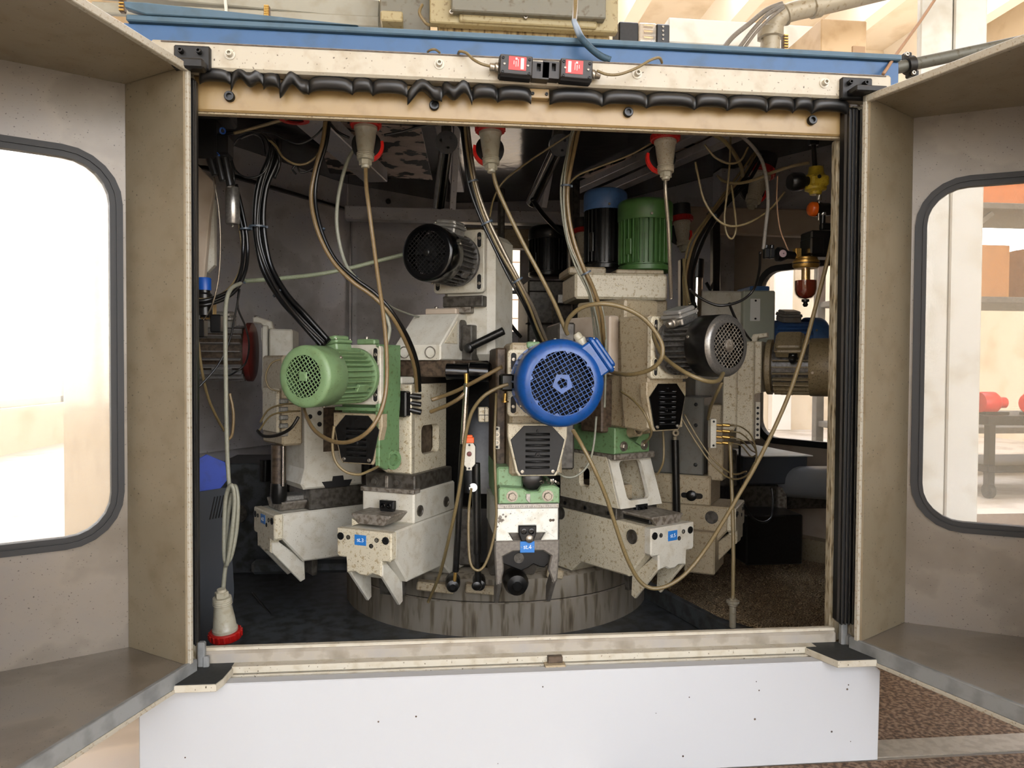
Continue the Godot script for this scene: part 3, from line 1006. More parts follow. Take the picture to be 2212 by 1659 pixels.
	part("plinth", s, M.dark_steel, t)
	for k in 16:
		s = S()
		var fc := Vector2(rng.randf_range(-0.58, 0.58), rng.randf_range(0.02, 0.16))
		prism(s, ngon(fc, rng.randf_range(0.0008, 0.0020), 6, k), 0.0, 0.0003, Transform3D(), 0.0)
		part("paint_chip", s, M.iron_brown, t)

func seal_bulge(s: SurfaceTool, a: Vector3, b: Vector3, r: float, torn: int) -> void:
	s.set_smooth_group(2)
	var n := 14
	var d := b - a
	var prev := []
	for i in n + 1:
		var t := float(i) / n
		var k := 0.42 + 0.58 * pow(sin(PI * clampf(t, 0.0, 1.0)), 0.35)
		var sag := -0.007 * absf(2.0 * t - 1.0) ** 4 + (0.004 * sin(t * 9.0 + a.x * 60.0) if torn else 0.0)
		var c := a + d * t + Vector3(0, sag * (1.6 if torn else 0.8), 0.004 * k)
		var loop := []
		for j in 12:
			var an := TAU * j / 12.0
			var rr := r * (0.93 + (0.10 * sin(3.0 * an + t * 7.0 + a.x * 40.0) if torn else 0.0))
			loop.append(c + Vector3(0, cos(an) * rr * (0.75 + 0.25 * k) * (1.25 - 0.25 * k), sin(an) * rr * k))
		if i > 0:
			for j in 12:
				quad(s, prev[j], loop[j], loop[(j + 1) % 12], prev[(j + 1) % 12])
		else:
			for j in range(1, 11):
				tri(s, loop[0], loop[j], loop[j + 1])
		prev = loop
	for j in range(1, 11):
		tri(s, prev[0], prev[j], prev[j + 1])
	s.set_smooth_group(-1)

# A door is a deep tray: the hinge flange, a slanting inner sheet with a window, and a top and bottom plate.
func door_leaf(called: String, sg: int, label: String) -> void:
	var cx := 0.187
	var t := thing("machine_door", label, "door", Transform3D(Basis(), Vector3(-0.387 if sg < 0 else 0.761, 0.19, -1.28)))
	var mx := float(sg)
	var y0 := 0.024
	var y1 := 0.980
	var A := Vector2(0, 0)
	var B := Vector2(0.121 if sg < 0 else 0.140, -0.09)
	var rim := Vector2(0.307, 0.952)
	var slope := Vector2(0.866, 0.5)
	var rim_end := A + rim * 0.58
	var sheet_end := B + slope * 0.46
	var fl := func(p: Vector2) -> Vector2: return Vector2(p.x * mx, p.y)
	# hinge flange, closing flange
	upright_plate("hinge_flange", fl.call(A), fl.call(B), y0, y1, 0.004 * -mx * -1.0, M.door_flange, t)
	upright_plate("closing_flange", fl.call(sheet_end), fl.call(rim_end), y0, y1, 0.004 * mx, M.door_flange, t)
	# sheet with the window: local x runs along the sheet from the hinge flange
	var sx := Transform3D(Basis(Vector3(slope.x * mx, 0, slope.y), Vector3.UP, Vector3(slope.y * mx, 0, -slope.x)), Vector3(B.x * mx, 0, B.y))
	var s := S()
	var wy0 := 0.218
	var wy1 := 0.850
	var wx0 := 0.022
	ring(s, square_loop(-0.001, y0, 0.46, y1), rrect(wx0, wy0, 0.42, wy1, 0.075), 0.0, 0.004, sx)
	part("inner_sheet", s, M.door_in, t)
	s = S()
	ring(s, rrect(wx0 - 0.013, wy0 - 0.013, 0.433, wy1 + 0.013, 0.088), rrect(wx0 - 0.003, wy0 - 0.003, 0.423, wy1 + 0.003, 0.078), -0.006, 0.010, sx)
	ring(s, rrect(wx0 - 0.005, wy0 - 0.005, 0.425, wy1 + 0.005, 0.080), rrect(wx0 + 0.002, wy0 + 0.002, 0.418, wy1 - 0.002, 0.073), -0.0035, 0.010, sx)
	ring(s, rrect(wx0, wy0, 0.420, wy1, 0.075), rrect(wx0 + 0.007, wy0 + 0.007, 0.413, wy1 - 0.007, 0.068), -0.007, 0.010, sx)
	part("window_seal", s, M.rubber, t)
	s = S()
	ring(s, rrect(wx0, wy0, 0.420, wy1, 0.075), rrect(0.2, 0.5, 0.2006, 0.5006, 0.0002), 0.002, 0.007, sx)
	part("window_pane", s, M.door_glass, t)
	# top and bottom plates
	var plan := PackedVector2Array([fl.call(A), fl.call(B), fl.call(sheet_end), fl.call(rim_end)])
	s = S()
	prism(s, plan, y1, y1 + 0.004, flat(), 0.0)
	part("top_plate", s, M.door_flange, t)
	s = S()
	prism(s, plan, y0 - 0.004, y0, flat(), 0.0)
	part("bottom_plate", s, M.door_in, t)
	# folded rims
	var a3 := Vector3(0, 0, 0)
	var e3 := Vector3(rim_end.x * mx, 0, rim_end.y)
	s = S()
	var d := (e3 - a3).normalized()
	bar(s, Vector3(0, y0, 0) - d * 0.004, Vector3(0, y1 + 0.006, 0) - d * 0.004, 0.010, 0.008, 0.001, d)
	part("hinge_rim", s, M.door_lip, t)
	s = S()
	bar(s, Vector3(0, y1, 0) - d * 0.008, e3 + Vector3(0, y1, 0), 0.010, 0.012, 0.001)
	part("top_rim", s, M.door_lip, t)
	s = S()
	bar(s, Vector3(0, y0 - 0.011, 0) + d * (-0.02), e3 + Vector3(0, y0 - 0.011, 0), 0.008, 0.026, 0.001)
	part("bottom_rim", s, M.lip_smear, t)
	s = S()
	bar(s, Vector3(0, y0 - 0.0275, 0) + d * 0.02, e3 + Vector3(0, y0 - 0.0275, 0), 0.010, 0.007, 0.001)
	part("rim_edge", s, M.door_lip, t)
	s = S()
	bar(s, e3 + Vector3(0, y0, 0), e3 + Vector3(0, y1, 0), 0.010, 0.008, 0.001, d)
	part("closing_rim", s, M.door_lip, t)

func front_fittings() -> void:
	# two safety switches on the beam
	for k in 2:
		var mid := at(1121, 148, 1.285) if k == 0 else at(1235, 155, 1.285)
		var sg := -1.0 if k == 0 else 1.0
		var t := thing("safety_switch", "left grey safety switch with red label, key slot facing the other switch" if k == 0 else "right grey safety switch with red label, rust stain below it", "switch", Transform3D(Basis(Vector3.BACK, deg_to_rad(-2.3)), Vector3(mid.x, mid.y, -1.300)), "safety switches on the door beam")
		var s := S()
		box(s, Vector3(0.006 * sg, 0, 0.012), Vector3(0.056, 0.036, 0.024), 0.003)
		part("body", s, M.rubber, t)
		s = S()
		box(s, Vector3(0.006 * sg, 0.001, 0.0255), Vector3(0.054, 0.032, 0.004), 0.003)
		var cov := part("cover", s, mat_cached("switch_grey", Color(0.13, 0.12, 0.115), 0.5), t)
		s = S()
		box(s, Vector3(0.003 * sg - 0.001, 0.003, 0.0279), Vector3(0.029, 0.022, 0.0008), 0.0)
		part("label", s, M.red_bright, cov, "red label with white print")
		s = S()
		box(s, Vector3(0.003 * sg + 0.008 * -sg - 0.001, 0.003, 0.0284), Vector3(0.005, 0.018, 0.0004), 0.0)
		for q in 3:
			box(s, Vector3(0.003 * sg + (0.000 + q * 0.0035) * sg, 0.004 - 0.002 * (q % 2), 0.0284), Vector3(0.0007, 0.012 - 0.003 * q, 0.0004), 0.0)
		box(s, Vector3(0.003 * sg + 0.003 * sg, 0.0105, 0.0284), Vector3(0.003, 0.003, 0.0004), 0.0)
		part("print", s, M.tag_white, cov)
		for q in [[-0.022, 0.011], [0.022, 0.011], [-0.022, -0.012], [0.022, -0.012]]:
			screw(t, Vector3(q[0] + 0.006 * sg, q[1], 0.0275), Vector3(0, 0, 1), 0.0024, 0.002, M.dark_steel, 0.0, "screw")
		screw(t, Vector3(-0.0195 + 0.006 * sg, 0.001, 0.0275), Vector3(0, 0, 1), 0.002, 0.0015, M.steel, 0.0, "screw")
		screw(t, Vector3(0.0195 + 0.006 * sg, 0.001, 0.0275), Vector3(0, 0, 1), 0.002, 0.0015, M.steel, 0.0, "screw")
		var hx := -0.036 * sg
		s = S()
		ring(s, square_loop(hx - 0.014, -0.016, hx + 0.014, 0.012, 1), square_loop(hx - 0.003 - 0.004 * sg * -1.0, -0.004, hx + 0.004 + 0.004 * sg * -1.0 * -1.0, 0.009, 1), 0.0, 0.021)
		box(s, Vector3(hx, -0.002, 0.004), Vector3(0.026, 0.026, 0.008), 0.001)
		part("key_head", s, mat_cached("switch_grey", Color(0.13, 0.12, 0.115), 0.5), t)
		s = S()
		rod(s, Vector3(0.034 * sg, -0.001, 0.013), Vector3(0.040 * sg, -0.001, 0.013), 0.008, 6)
		rod(s, Vector3(0.040 * sg, -0.001, 0.013), Vector3(0.049 * sg, -0.001, 0.013), 0.0065, 14)
		part("gland", s, M.steel, t)

func mat_cached(key: String, c: Color, rough: float) -> StandardMaterial3D:
	if not M.has(key):
		M[key] = mat(c, rough)
	return M[key]

# ---------------------------------------------------------------- on top of the machine
func machine_top() -> void:
	var d := 2.0
	var B := func(x0: float, y0: float, x1: float, y1: float, dd: float, th: float) -> SurfaceTool:
		var a := at(x0, y1, dd)
		var b := at(x1, y0, dd)
		var s := S()
		span(s, Vector3(a.x, minf(a.y, b.y), -dd - th), Vector3(b.x, maxf(a.y, b.y), -dd), 0.003)
		return s
	var t := thing("drive_head", "oil-stained cream drive head rising above the blue band", "machine head")
	part("housing", B.call(946, -60, 1318, 185, d + 0.03, 0.3), M.head_stain, t)
	part("apron", B.call(928, -60, 1336, 48, d - 0.01, 0.03), M.head, t)
	part("cover", B.call(975, -60, 1310, 22, d - 0.04, 0.03), M.head_grey, t)
	part("trim", B.call(992, 22, 1290, 45, d - 0.02, 0.012), M.head, t)
	for q in [[975, 28], [1135, 38], [1294, 40], [1135, 22]]:
		screw(t, at(q[0], q[1], d - 0.022), Vector3(0, 0, 1), 0.006, 0.008, M.steel)
	t = thing("junction_housing", "dull grey-green housing with a drooping wire left of the drive head", "housing")
	part("body", B.call(820, -60, 930, 180, d + 0.05, 0.2), M.head_grey, t)
	part("flap", B.call(822, 24, 870, 44, d - 0.0, 0.05), M.head, t)
	var s := S()
	tube(s, smooth_path([at(912, 10, d - 0.01), at(906, 28, d - 0.02), at(918, 48, d - 0.02), at(926, 54, d - 0.01)]), 0.004)
	part("wire", s, M.cable_tan, t)
	# relay blocks on the right
	t = thing("relay_block", "dark connector block with a clear relay above the blue band", "relay")
	part("box", B.call(1336, 48, 1380, 198, d + 0.1, 0.08), M.dark_steel, t)
	part("clear_relay", B.call(1381, 50, 1418, 96, d + 0.1, 0.06), M.clear, t)
	s = S()
	for k in 3:
		var o := at(1400, 56 + k * 13, d + 0.13)
		rod(s, o - Vector3(0.014, 0, 0), o + Vector3(0.014, 0, 0), 0.006, 10)
	part("coil", s, M.brass, t)
	part("terminal_strip", B.call(1418, 52, 1447, 96, d + 0.1, 0.06), M.black, t)
	for k in 4:
		screw(t, at(1432, 58 + k * 9, d + 0.1), Vector3(0, 0, 1), 0.003, 0.003, M.steel, 0.0, "screw")
	# control box
	t = thing("control_box", "plain beige control box standing on the blue roof edge", "box")
	part("body", B.call(1772, 45, 1873, 194, 2.05, 0.25), M.control_beige, t)
	s = S()
	var a := at(1842, 122, 2.045)
	var b := at(1870, 100, 2.045)
	span(s, Vector3(a.x, a.y, -2.052), Vector3(b.x, b.y, -2.046), 0.001)
	part("name_plate", s, mat_cached("plate_brown", Color(0.60, 0.49, 0.37), 0.6), t)
	# cable chain links and the tray behind
	t = thing("cable_tray", "pale grey cable tray along the back of the roof, left side", "cable tray")
	s = S()
	bar(s, at(200, -30, 2.2), at(820, 28, 2.2), 0.04, 0.055, 0.003)
	part("tray", s, M.tray, t)
	s = S()
	bar(s, at(200, 18, 2.18), at(820, 50, 2.18), 0.02, 0.03, 0.003)
	part("flange", s, M.tray, t)
	s = S()
	bar(s, at(486, -10, 2.16), at(489, 26, 2.16), 0.008, 0.008, 0.001)
	part("strap", s, M.cabinet_white, t)
	t = thing("cable_tray", "pale grey cable tray along the back of the roof, right side", "cable tray")
	s = S()
	bar(s, at(1440, 70, 2.3), at(1800, 92, 2.3), 0.04, 0.075, 0.003)
	part("tray", s, M.cabinet_white, t)
	var chains := [[265, -16, 28, "yellow-edged cable chain end at the left corner of the roof"], [577, 14, 38, "yellow-edged cable chain end standing mid-left on the roof edge"], [1695, 76, 112, "yellow-edged cable chain end beside the pipe union"]]
	for c in chains:
		t = thing("cable_chain", c[3], "cable chain", Transform3D(), "cable chain ends on the roof edge")
		s = S()
		var o := at(c[0], c[1], 1.6)
		var e := at(c[0], c[2], 1.6)
		bar(s, o, e, 0.012, 0.012, 0.002)
		part("core", s, M.iron_brown, t)
		for k in 6:
			s = S()
			box(s, o.lerp(e, (k + 0.5) / 6.0) + Vector3(0, 0, 0.007), Vector3(0.010, 0.0035, 0.004), 0.001)
			part("link", s, M.brass, t)
	# the air pipe with its elbow and union
	t = thing("vent_pipe", "fat grey pipe bending down through a hexagon union into the roof", "pipe")
	s = S()
	tube(s, smooth_path([at(1664, 130, 1.9), at(1664, 92, 1.9), at(1668, 62, 1.9), at(1682, 40, 1.9), at(1712, 25, 1.9), at(1790, 8, 1.9), at(1960, -32, 1.9), at(2120, -70, 1.9)]), 0.024, 16)
	part("pipe", s, M.pipe, t)
	s = S()
	lathe(s, [V(0.024, 0), V(0.034, 0.002), V(0.034, 0.024), V(0.026, 0.028), V(0.024, 0.028)], 8, aim(at(1664, 84, 1.9), Vector3(0, 1, 0)))
	part("union", s, M.pipe, t)
	s = S()
	lathe(s, [V(0.024, 0), V(0.0285, 0.002), V(0.0285, 0.024), V(0.024, 0.026)], 18, aim(at(1752, 16, 1.9), at(1790, 8, 1.9) - at(1752, 16, 1.9)))
	part("coupling", s, M.pipe, t)
	s = S()
	lathe(s, [V(0.024, 0), V(0.028, 0.002), V(0.028, 0.004), V(0.024, 0.005)], 18, aim(at(1692, 33, 1.9), at(1712, 25, 1.9) - at(1682, 40, 1.9)))
	part("collar", s, M.pipe, t)
	# the suspended pipe at the far right with its clamp
	t = thing("conduit_pipe", "grey conduit pipe running from the cabin corner to the upper right", "pipe")
	s = S()
	rod(s, at(1925, 149, 1.38), at(2300, 70, 1.38), 0.0115, 16)
	part("pipe", s, M.pipe_dark, t)
	s = S()
	var cdir := (at(2300, 70, 1.38) - at(1925, 149, 1.38)).normalized()
	lathe(s, [V(0.0115, -0.008), V(0.0165, -0.007), V(0.0165, 0.007), V(0.0115, 0.008)], 18, aim(at(1964, 141, 1.38), cdir))
	box(s, at(1958, 122, 1.385), Vector3(0.014, 0.012, 0.016), 0.002)
	box(s, at(1970, 161, 1.385), Vector3(0.018, 0.012, 0.018), 0.002)
	part("clamp", s, M.dark_steel, t)
	screw(t, at(1958, 118, 1.375), Vector3(0, 0, 1), 0.004, 0.004, M.steel)
	screw(t, at(1972, 158, 1.373), Vector3(0, 0, 1), 0.004, 0.004, M.steel)

# ---------------------------------------------------------------- the rotary table and its stations
func table() -> void:
	var t := thing("rotary_table", "round cast base of the rotary table, streaked with oil", "machine base", Transform3D(Basis(), HUB))
	var up := aim(Vector3.ZERO, Vector3.UP)
	var s := S()
	lathe(s, [V(0.0, 0.02), V(0.452, 0.02), V(0.452, 0.104), V(0.448, 0.107)], 64, up)
	part("base_drum", s, streaked(), t)
	s = S()
	lathe(s, [V(0.444, 0.104), V(0.444, 0.1095), V(0.40, 0.1095)], 64, up)
	part("seam", s, M.black, t)
	s = S()
	lathe(s, [V(0.30, 0.109), V(0.449, 0.109), V(0.451, 0.112), V(0.451, 0.165), V(0.440, 0.172), V(0.30, 0.172)], 64, up)
	part("table_rim", s, streaked(), t)
	s = S()
	lathe(s, [V(0.36, 0.17), V(0.38, 0.19), V(0.38, 0.33), V(0.33, 0.36), V(0.30, 0.66), V(0.27, 0.70), V(0, 0.70)], 48, up)
	part("column", s, M.black_oily, t)
	for k in 12:
		var a := deg_to_rad(-96 + k * 16)
		s = S()
		var dir := Vector3(sin(a), 0, cos(a))
		box(s, dir * 0.385 + Vector3(0, 0.26, 0), Vector3(0.055, 0.15, 0.03), 0.004, Basis(Vector3.UP, a))
		part("column_pad", s, M.cream_dirty if k % 3 == 0 else M.iron, t)
	# shock absorbers and cams round the rim
	for q in [[978, 1264, 1.84, 0.018], [1036, 1262, 1.86, 0.016], [1116, 1262, 1.80, 0.030]]:
		var o := at(q[0], q[1], q[2]) - HUB
		s = S()
		lathe(s, [V(0, -0.05), V(q[3] - 0.004, -0.05), V(q[3], -0.045), V(q[3], -0.01), V(q[3] * 0.8, 0.0), V(q[3] * 0.8, 0.012), V(q[3] * 0.35, 0.014), V(q[3] * 0.35, 0.02), V(0, 0.02)], 20, aim(o, Vector3(o.x * 0.3, 0, 1)))
		part("cam_roller", s, M.black_oily, t)
	for q in [[900, 1262, 980, 1272], [1005, 1268, 1080, 1275], [1180, 1235, 1215, 1240]]:
		s = S()
		bar(s, at(q[0], q[1], 1.90) - HUB, at(q[2], q[3], 1.90) - HUB, 0.03, 0.022, 0.003)
		part("stop_block", s, M.cream_dirty, t)

func streaked() -> StandardMaterial3D:
	return M["cream_streak"]

# arm common to all stations: a short cantilever with a nose plate and two raking legs
func arm(t: Node3D, m: Material, nose: Material, bare := false, plugs := 0) -> void:
	var s := S()
	if bare:
		prism(s, P([0.704, 0.326, 0.704, 0.303, 0.58, 0.25, 0.478, 0.205, 0.44, 0.175, 0.36, 0.175, 0.36, 0.326]), -0.058, 0.058, side(), 0.004)
	else:
		prism(s, P([0.706, 0.334, 0.706, 0.272, 0.652, 0.209, 0.478, 0.205, 0.44, 0.175, 0.36, 0.175, 0.36, 0.334]), -0.069, 0.069, side(), 0.004)
	part("arm", s, m, t)
	if not bare:
		s = S()
		prism(s, P([-0.071, 0.334, -0.071, 0.276, -0.066, 0.270, -0.047, 0.270, -0.046, 0.258, -0.045, 0.236, -0.022, 0.240, -0.010, 0.234, 0.008, 0.234, 0.020, 0.240, 0.045, 0.236, 0.046, 0.258, 0.047, 0.270, 0.066, 0.270, 0.071, 0.276, 0.071, 0.334]), 0.704, 0.727, Transform3D(), 0.003)
		var n := part("nose_plate", s, nose, t)
		for x in [-0.060, 0.057]:
			screw(n, Vector3(x, 0.317, 0.726), Vector3(0, 0, 1), 0.0085, 0.003, M.dark_steel)
		for q in [[-0.040, 0.316], [0.034, 0.316], [0.020, 0.302]]:
			var h := S()
			lathe(h, [V(0.0052, 0), V(0.0052, 0.0015), V(0.0042, 0.0015), V(0.0042, 0.0005), V(0, 0.0005)], 14, aim(Vector3(q[0], q[1], 0.7265), Vector3(0, 0, 1)))
			part("screw_hole", h, M.hole, n)
		for x in [-0.046, 0.038]:
			s = S()
			prism(s, P([0.724, 0.262, 0.706, 0.262, 0.640, 0.205, 0.638, 0.158, 0.650, 0.153, 0.724, 0.238]), x, x + 0.010, side(), 0.002)
			part("leg", s, m, t)
		s = S()
		prism(s, P([-0.038, 0.235, 0.040, 0.235, 0.034, 0.16, -0.030, 0.16]), 0.60, 0.615, Transform3D(), 0.002)
		part("web", s, M.iron, t)
	else:
		s = S()
		prism(s, P([-0.070, 0.326, -0.070, 0.30, -0.066, 0.231, -0.058, 0.231, -0.050, 0.262, -0.052, 0.292, -0.030, 0.303, 0.035, 0.303, 0.052, 0.292, 0.046, 0.262, 0.058, 0.231, 0.066, 0.238, 0.070, 0.30, 0.070, 0.326]), 0.704, 0.726, Transform3D(), 0.003)
		part("nose_plate", s, nose, t)
		s = S()
		prism(s, P([-0.046, 0.302, -0.054, 0.288, -0.050, 0.272, -0.030, 0.264, -0.010, 0.256, 0.004, 0.262, 0.016, 0.27, 0.030, 0.264, 0.040, 0.262, 0.055, 0.276, 0.055, 0.292, 0.044, 0.302]), 0.700, 0.7075, Transform3D(), 0.002)
		part("cavity_plate", s, M.black, t)
		s = S()
		lathe(s, [V(0, 0), V(0.011, 0), V(0.011, 0.004), V(0.003, 0.004), V(0.003, 0.002), V(0, 0.002)], 20, aim(Vector3(-0.016, 0.285, 0.7075), Vector3(0, 0, 1)))
		part("pivot_cap", s, M.iron, t)
		for x in [-0.064, 0.054]:
			s = S()
			prism(s, P([0.724, 0.262, 0.706, 0.262, 0.640, 0.205, 0.638, 0.170, 0.650, 0.170, 0.724, 0.235]), x, x + 0.010, side(), 0.002)
			part("leg", s, M.nose_iron, t)
	# round access plugs on the flanks
	for q in [[0.40, 0.318], [0.665, 0.305]]:
		for x in ([-1.0, 1.0] if plugs else []):
			s = S()
			lathe(s, [V(0.017, 0), V(0.017, 0.003), V(0.0145, 0.003), V(0.0145, 0.001), V(0.006, 0.001), V(0.006, 0.002), V(0, 0.002)], 20, aim(Vector3(0.0685 * x, q[1], q[0]), Vector3(x, 0, 0)))
			part("access_plug", s, M.iron, t)

func rail(t: Node3D, z0: float, z1: float, y: float) -> void:
	var s := S()
	prism(s, P([-0.052, y, -0.034, y - 0.020, 0.034, y - 0.020, 0.052, y, 0.050, y + 0.003, -0.050, y + 0.003]), z0, z1, Transform3D(), 0.001)
	part("dovetail_rail", s, M.iron_grey, t)

func clamp_block(t: Node3D, o: Vector3) -> void:
	var s := S()
	prism(s, P([-0.019, 0.017, -0.019, 0.0, -0.013, -0.016, 0.013, -0.016, 0.019, 0.0, 0.019, 0.017]), 0.0, 0.014, Transform3D(Basis(), o), 0.002)
	var c := part("clamp_block", s, M.dark_steel, t)
	for x in [-0.008, 0.008]:
		screw(c, o + Vector3(x, 0.006, 0.014), Vector3(0, 0, 1), 0.0062, 0.003, M.black_gloss)

func sign_plate(t: Node3D, o: Vector3, words: String, w := 0.030, h := 0.023) -> void:
	var s := S()
	box(s, o, Vector3(w, h, 0.0014), 0.0004)
	var p := part("sign_plate", s, M.tag_blue, t, "blue plate lettered %s" % words)
	var f := SystemFont.new()
	f.font_names = PackedStringArray(["Droid Sans"])
	var tm := TextMesh.new()
	tm.text = words
	tm.font = f
	tm.font_size = 32
	tm.pixel_size = 0.011 / 32.0
	tm.depth = 0.0006
	tm.material = M.tag_white
	var o2 := MeshInstance3D.new()
	o2.mesh = tm
	o2.name = "lettering"
	p.add_child(o2, true)
	o2.position = o + Vector3(0, 0.0, 0.0008)
	for x in [-1.0, 1.0]:
		screw(p, o + Vector3(x * (w * 0.5 - 0.003), 0, 0.0007), Vector3(0, 0, 1), 0.0011, 0.0008, M.steel, 0.0, "rivet")

# black sheet guard with pressed louvres and a pale rim, as carried under each motor
func guard(t: Node3D, cx: float, top: float, z: float, rim: Material, m: Material, first := 0) -> void:
	var s := S()
	var o := P([-0.064, 0.0, -0.064, -0.028, -0.046, -0.104, -0.040, -0.112, 0.040, -0.112, 0.046, -0.104, 0.064, -0.028, 0.064, 0.0])
	var p := PackedVector2Array()
	for q in o:
		p.append(q + Vector2(cx, top))
	prism(s, p, z - 0.022, z, Transform3D(), 0.002)
	var box_part := part("guard_box", s, rim, t)
	s = S()
	o = P([-0.030, -0.004, -0.058, -0.034, -0.042, -0.100, -0.036, -0.109, 0.036, -0.109, 0.042, -0.100, 0.058, -0.034, 0.030, -0.004])
	p = PackedVector2Array()
	for q in o:
		p.append(q + Vector2(cx, top))
	prism(s, p, z, z + 0.0025, Transform3D(), 0.001)
	var sheet := part("guard_sheet", s, m, t)
	for k in range(first, 7):
		s = S()
		var y := top - 0.022 - k * 0.0118
		tube(s, PackedVector3Array([Vector3(cx - 0.026, y, z + 0.0025), Vector3(cx, y, z + 0.0035), Vector3(cx + 0.026, y, z + 0.0025)]), 0.0026, 8)
		part("louvre", s, m, sheet)
		s = S()
		box(s, Vector3(cx, y - 0.0034, z + 0.0026), Vector3(0.052, 0.0026, 0.0006), 0.0)
		part("slot", s, M.hole, sheet)
	for x in [-0.033, 0.033]:
		screw(sheet, Vector3(cx + x, top - 0.102, z + 0.0025), Vector3(0, 0, 1), 0.0042, 0.003, M.steel)
	screw(sheet, Vector3(cx, top - 0.066, z + 0.002), Vector3(0, 0, 1), 0.0048, 0.004, m)
	screw(sheet, Vector3(cx, top - 0.015, z + 0.0025), Vector3(0, 0, 1), 0.003, 0.003, m)

# plate with two long slots behind a motor flange
func slotted_plate(t: Node3D, x0: float, y0: float, x1: float, y1: float, z: float, m: Material) -> void:
	var s := S()
	prism(s, rrect(x0, y0, x1, y1, 0.010), z - 0.014, z, Transform3D(), 0.002)
	var p := part("motor_plate", s, m, t)
	for sx in [0, 1]:
		for sy in [0, 1]:
			var cx := (x0 + 0.0125) if sx == 0 else (x1 - 0.0125)
			var cy := (y0 + 0.026) if sy == 0 else (y1 - 0.026)
			s = S()
			ring(s, rrect(cx - 0.0085, cy - 0.021, cx + 0.0085, cy + 0.021, 0.008), rrect(cx - 0.006, cy - 0.0185, cx + 0.006, cy + 0.0185, 0.0055), z - 0.001, z + 0.0025)
			part("slot_rim", s, m, p)
			s = S()
			prism(s, rrect(cx - 0.006, cy - 0.0185, cx + 0.006, cy + 0.0185, 0.0055), z - 0.001, z + 0.0006)
			part("slot", s, M.hole, p)
			screw(p, Vector3(cx, cy - 0.004 + 0.008 * sy, z), Vector3(0, 0, 1), 0.0042, 0.003, M.steel)

func station_two() -> void:
	var t := thing("machining_station", "far left station, pale arm pointing left with a small blue plate on its nose", "machine station", frame(-58.3), "stations round the rotary table")
	arm(t, M.cream_clean, M.cream)
	rail(t, 0.60, 0.70, 0.356)
	var s := S()
	box(s, Vector3(0.0, 0.362, 0.655), Vector3(0.06, 0.016, 0.05), 0.002)
	part("wedge", s, M.alu, t)
	sign_plate(t, Vector3(-0.004, 0.313, 0.7275), "st.2")
	# dark slide and column with dovetail foot
	s = S()
	span(s, Vector3(-0.066, 0.334, 0.40), Vector3(0.066, 0.388, 0.635), 0.003)
	part("slide", s, M.iron, t)
	s = S()
	prism(s, P([0.650, 0.388, 0.658, 0.402, 0.648, 0.44, 0.648, 0.598, 0.49, 0.598, 0.49, 0.388]), -0.070, 0.070, side(), 0.005)
	part("column", s, M.cream_clean, t)
	s = S()
	prism(s, P([0.60, 0.592, 0.60, 0.48, 0.50, 0.48, 0.50, 0.592]), 0.069, 0.0715, side(), 0.001)
	part("column_recess", s, M.iron_brown, t)
	s = S()
	prism(s, P([0.604, 0.404, 0.594, 0.388, 0.53, 0.388, 0.522, 0.404, 0.545, 0.404, 0.547, 0.416, 0.574, 0.416, 0.576, 0.404]), 0.069, 0.074, side(), 0.0005)
	part("dovetail_slot", s, M.hole, t)
	for q in [[0.61, 0.578], [0.61, 0.55], [0.635, 0.57]]:
		screw(t, Vector3(0.070, q[1], q[0]), Vector3(1, 0, 0), 0.006, 0.001, M.hole, 0.0, "screw_hole")
	# spindle head box carried in front of the column
	s = S()
	span(s, Vector3(-0.07, 0.50, 0.652), Vector3(0.066, 0.722, 0.704), 0.005)
	part("head_box", s, M.cream_dirty, t)
	s = S()
	span(s, Vector3(-0.05, 0.53, 0.703), Vector3(0.05, 0.64, 0.712), 0.003)
	part("head_cover", s, M.cream, t)
	for k in 5:
		s = S()
		box(s, Vector3(0.068, 0.53 + k * 0.020, 0.702), Vector3(0.008, 0.012, 0.022), 0.002)
		part("distributor_nipple", s, M.alu, t)
	s = S()
	rod(s, Vector3(0.03, 0.38, 0.70), Vector3(0.03, 0.50, 0.70), 0.018, 16)
	part("spindle", s, M.iron_brown, t)
	s = S()
	rod(s, Vector3(0.058, 0.40, 0.70), Vector3(0.058, 0.50, 0.70), 0.004, 10)
	part("guide_rod", s, M.chrome, t)
	s = S()
	lathe(s, [V(0, -0.02), V(0.016, -0.02), V(0.021, 0.0), V(0.019, 0.03), V(0, 0.03)], 16, aim(Vector3(0.03, 0.375, 0.70), Vector3.UP))
	part("chuck", s, M.black_oily, t)

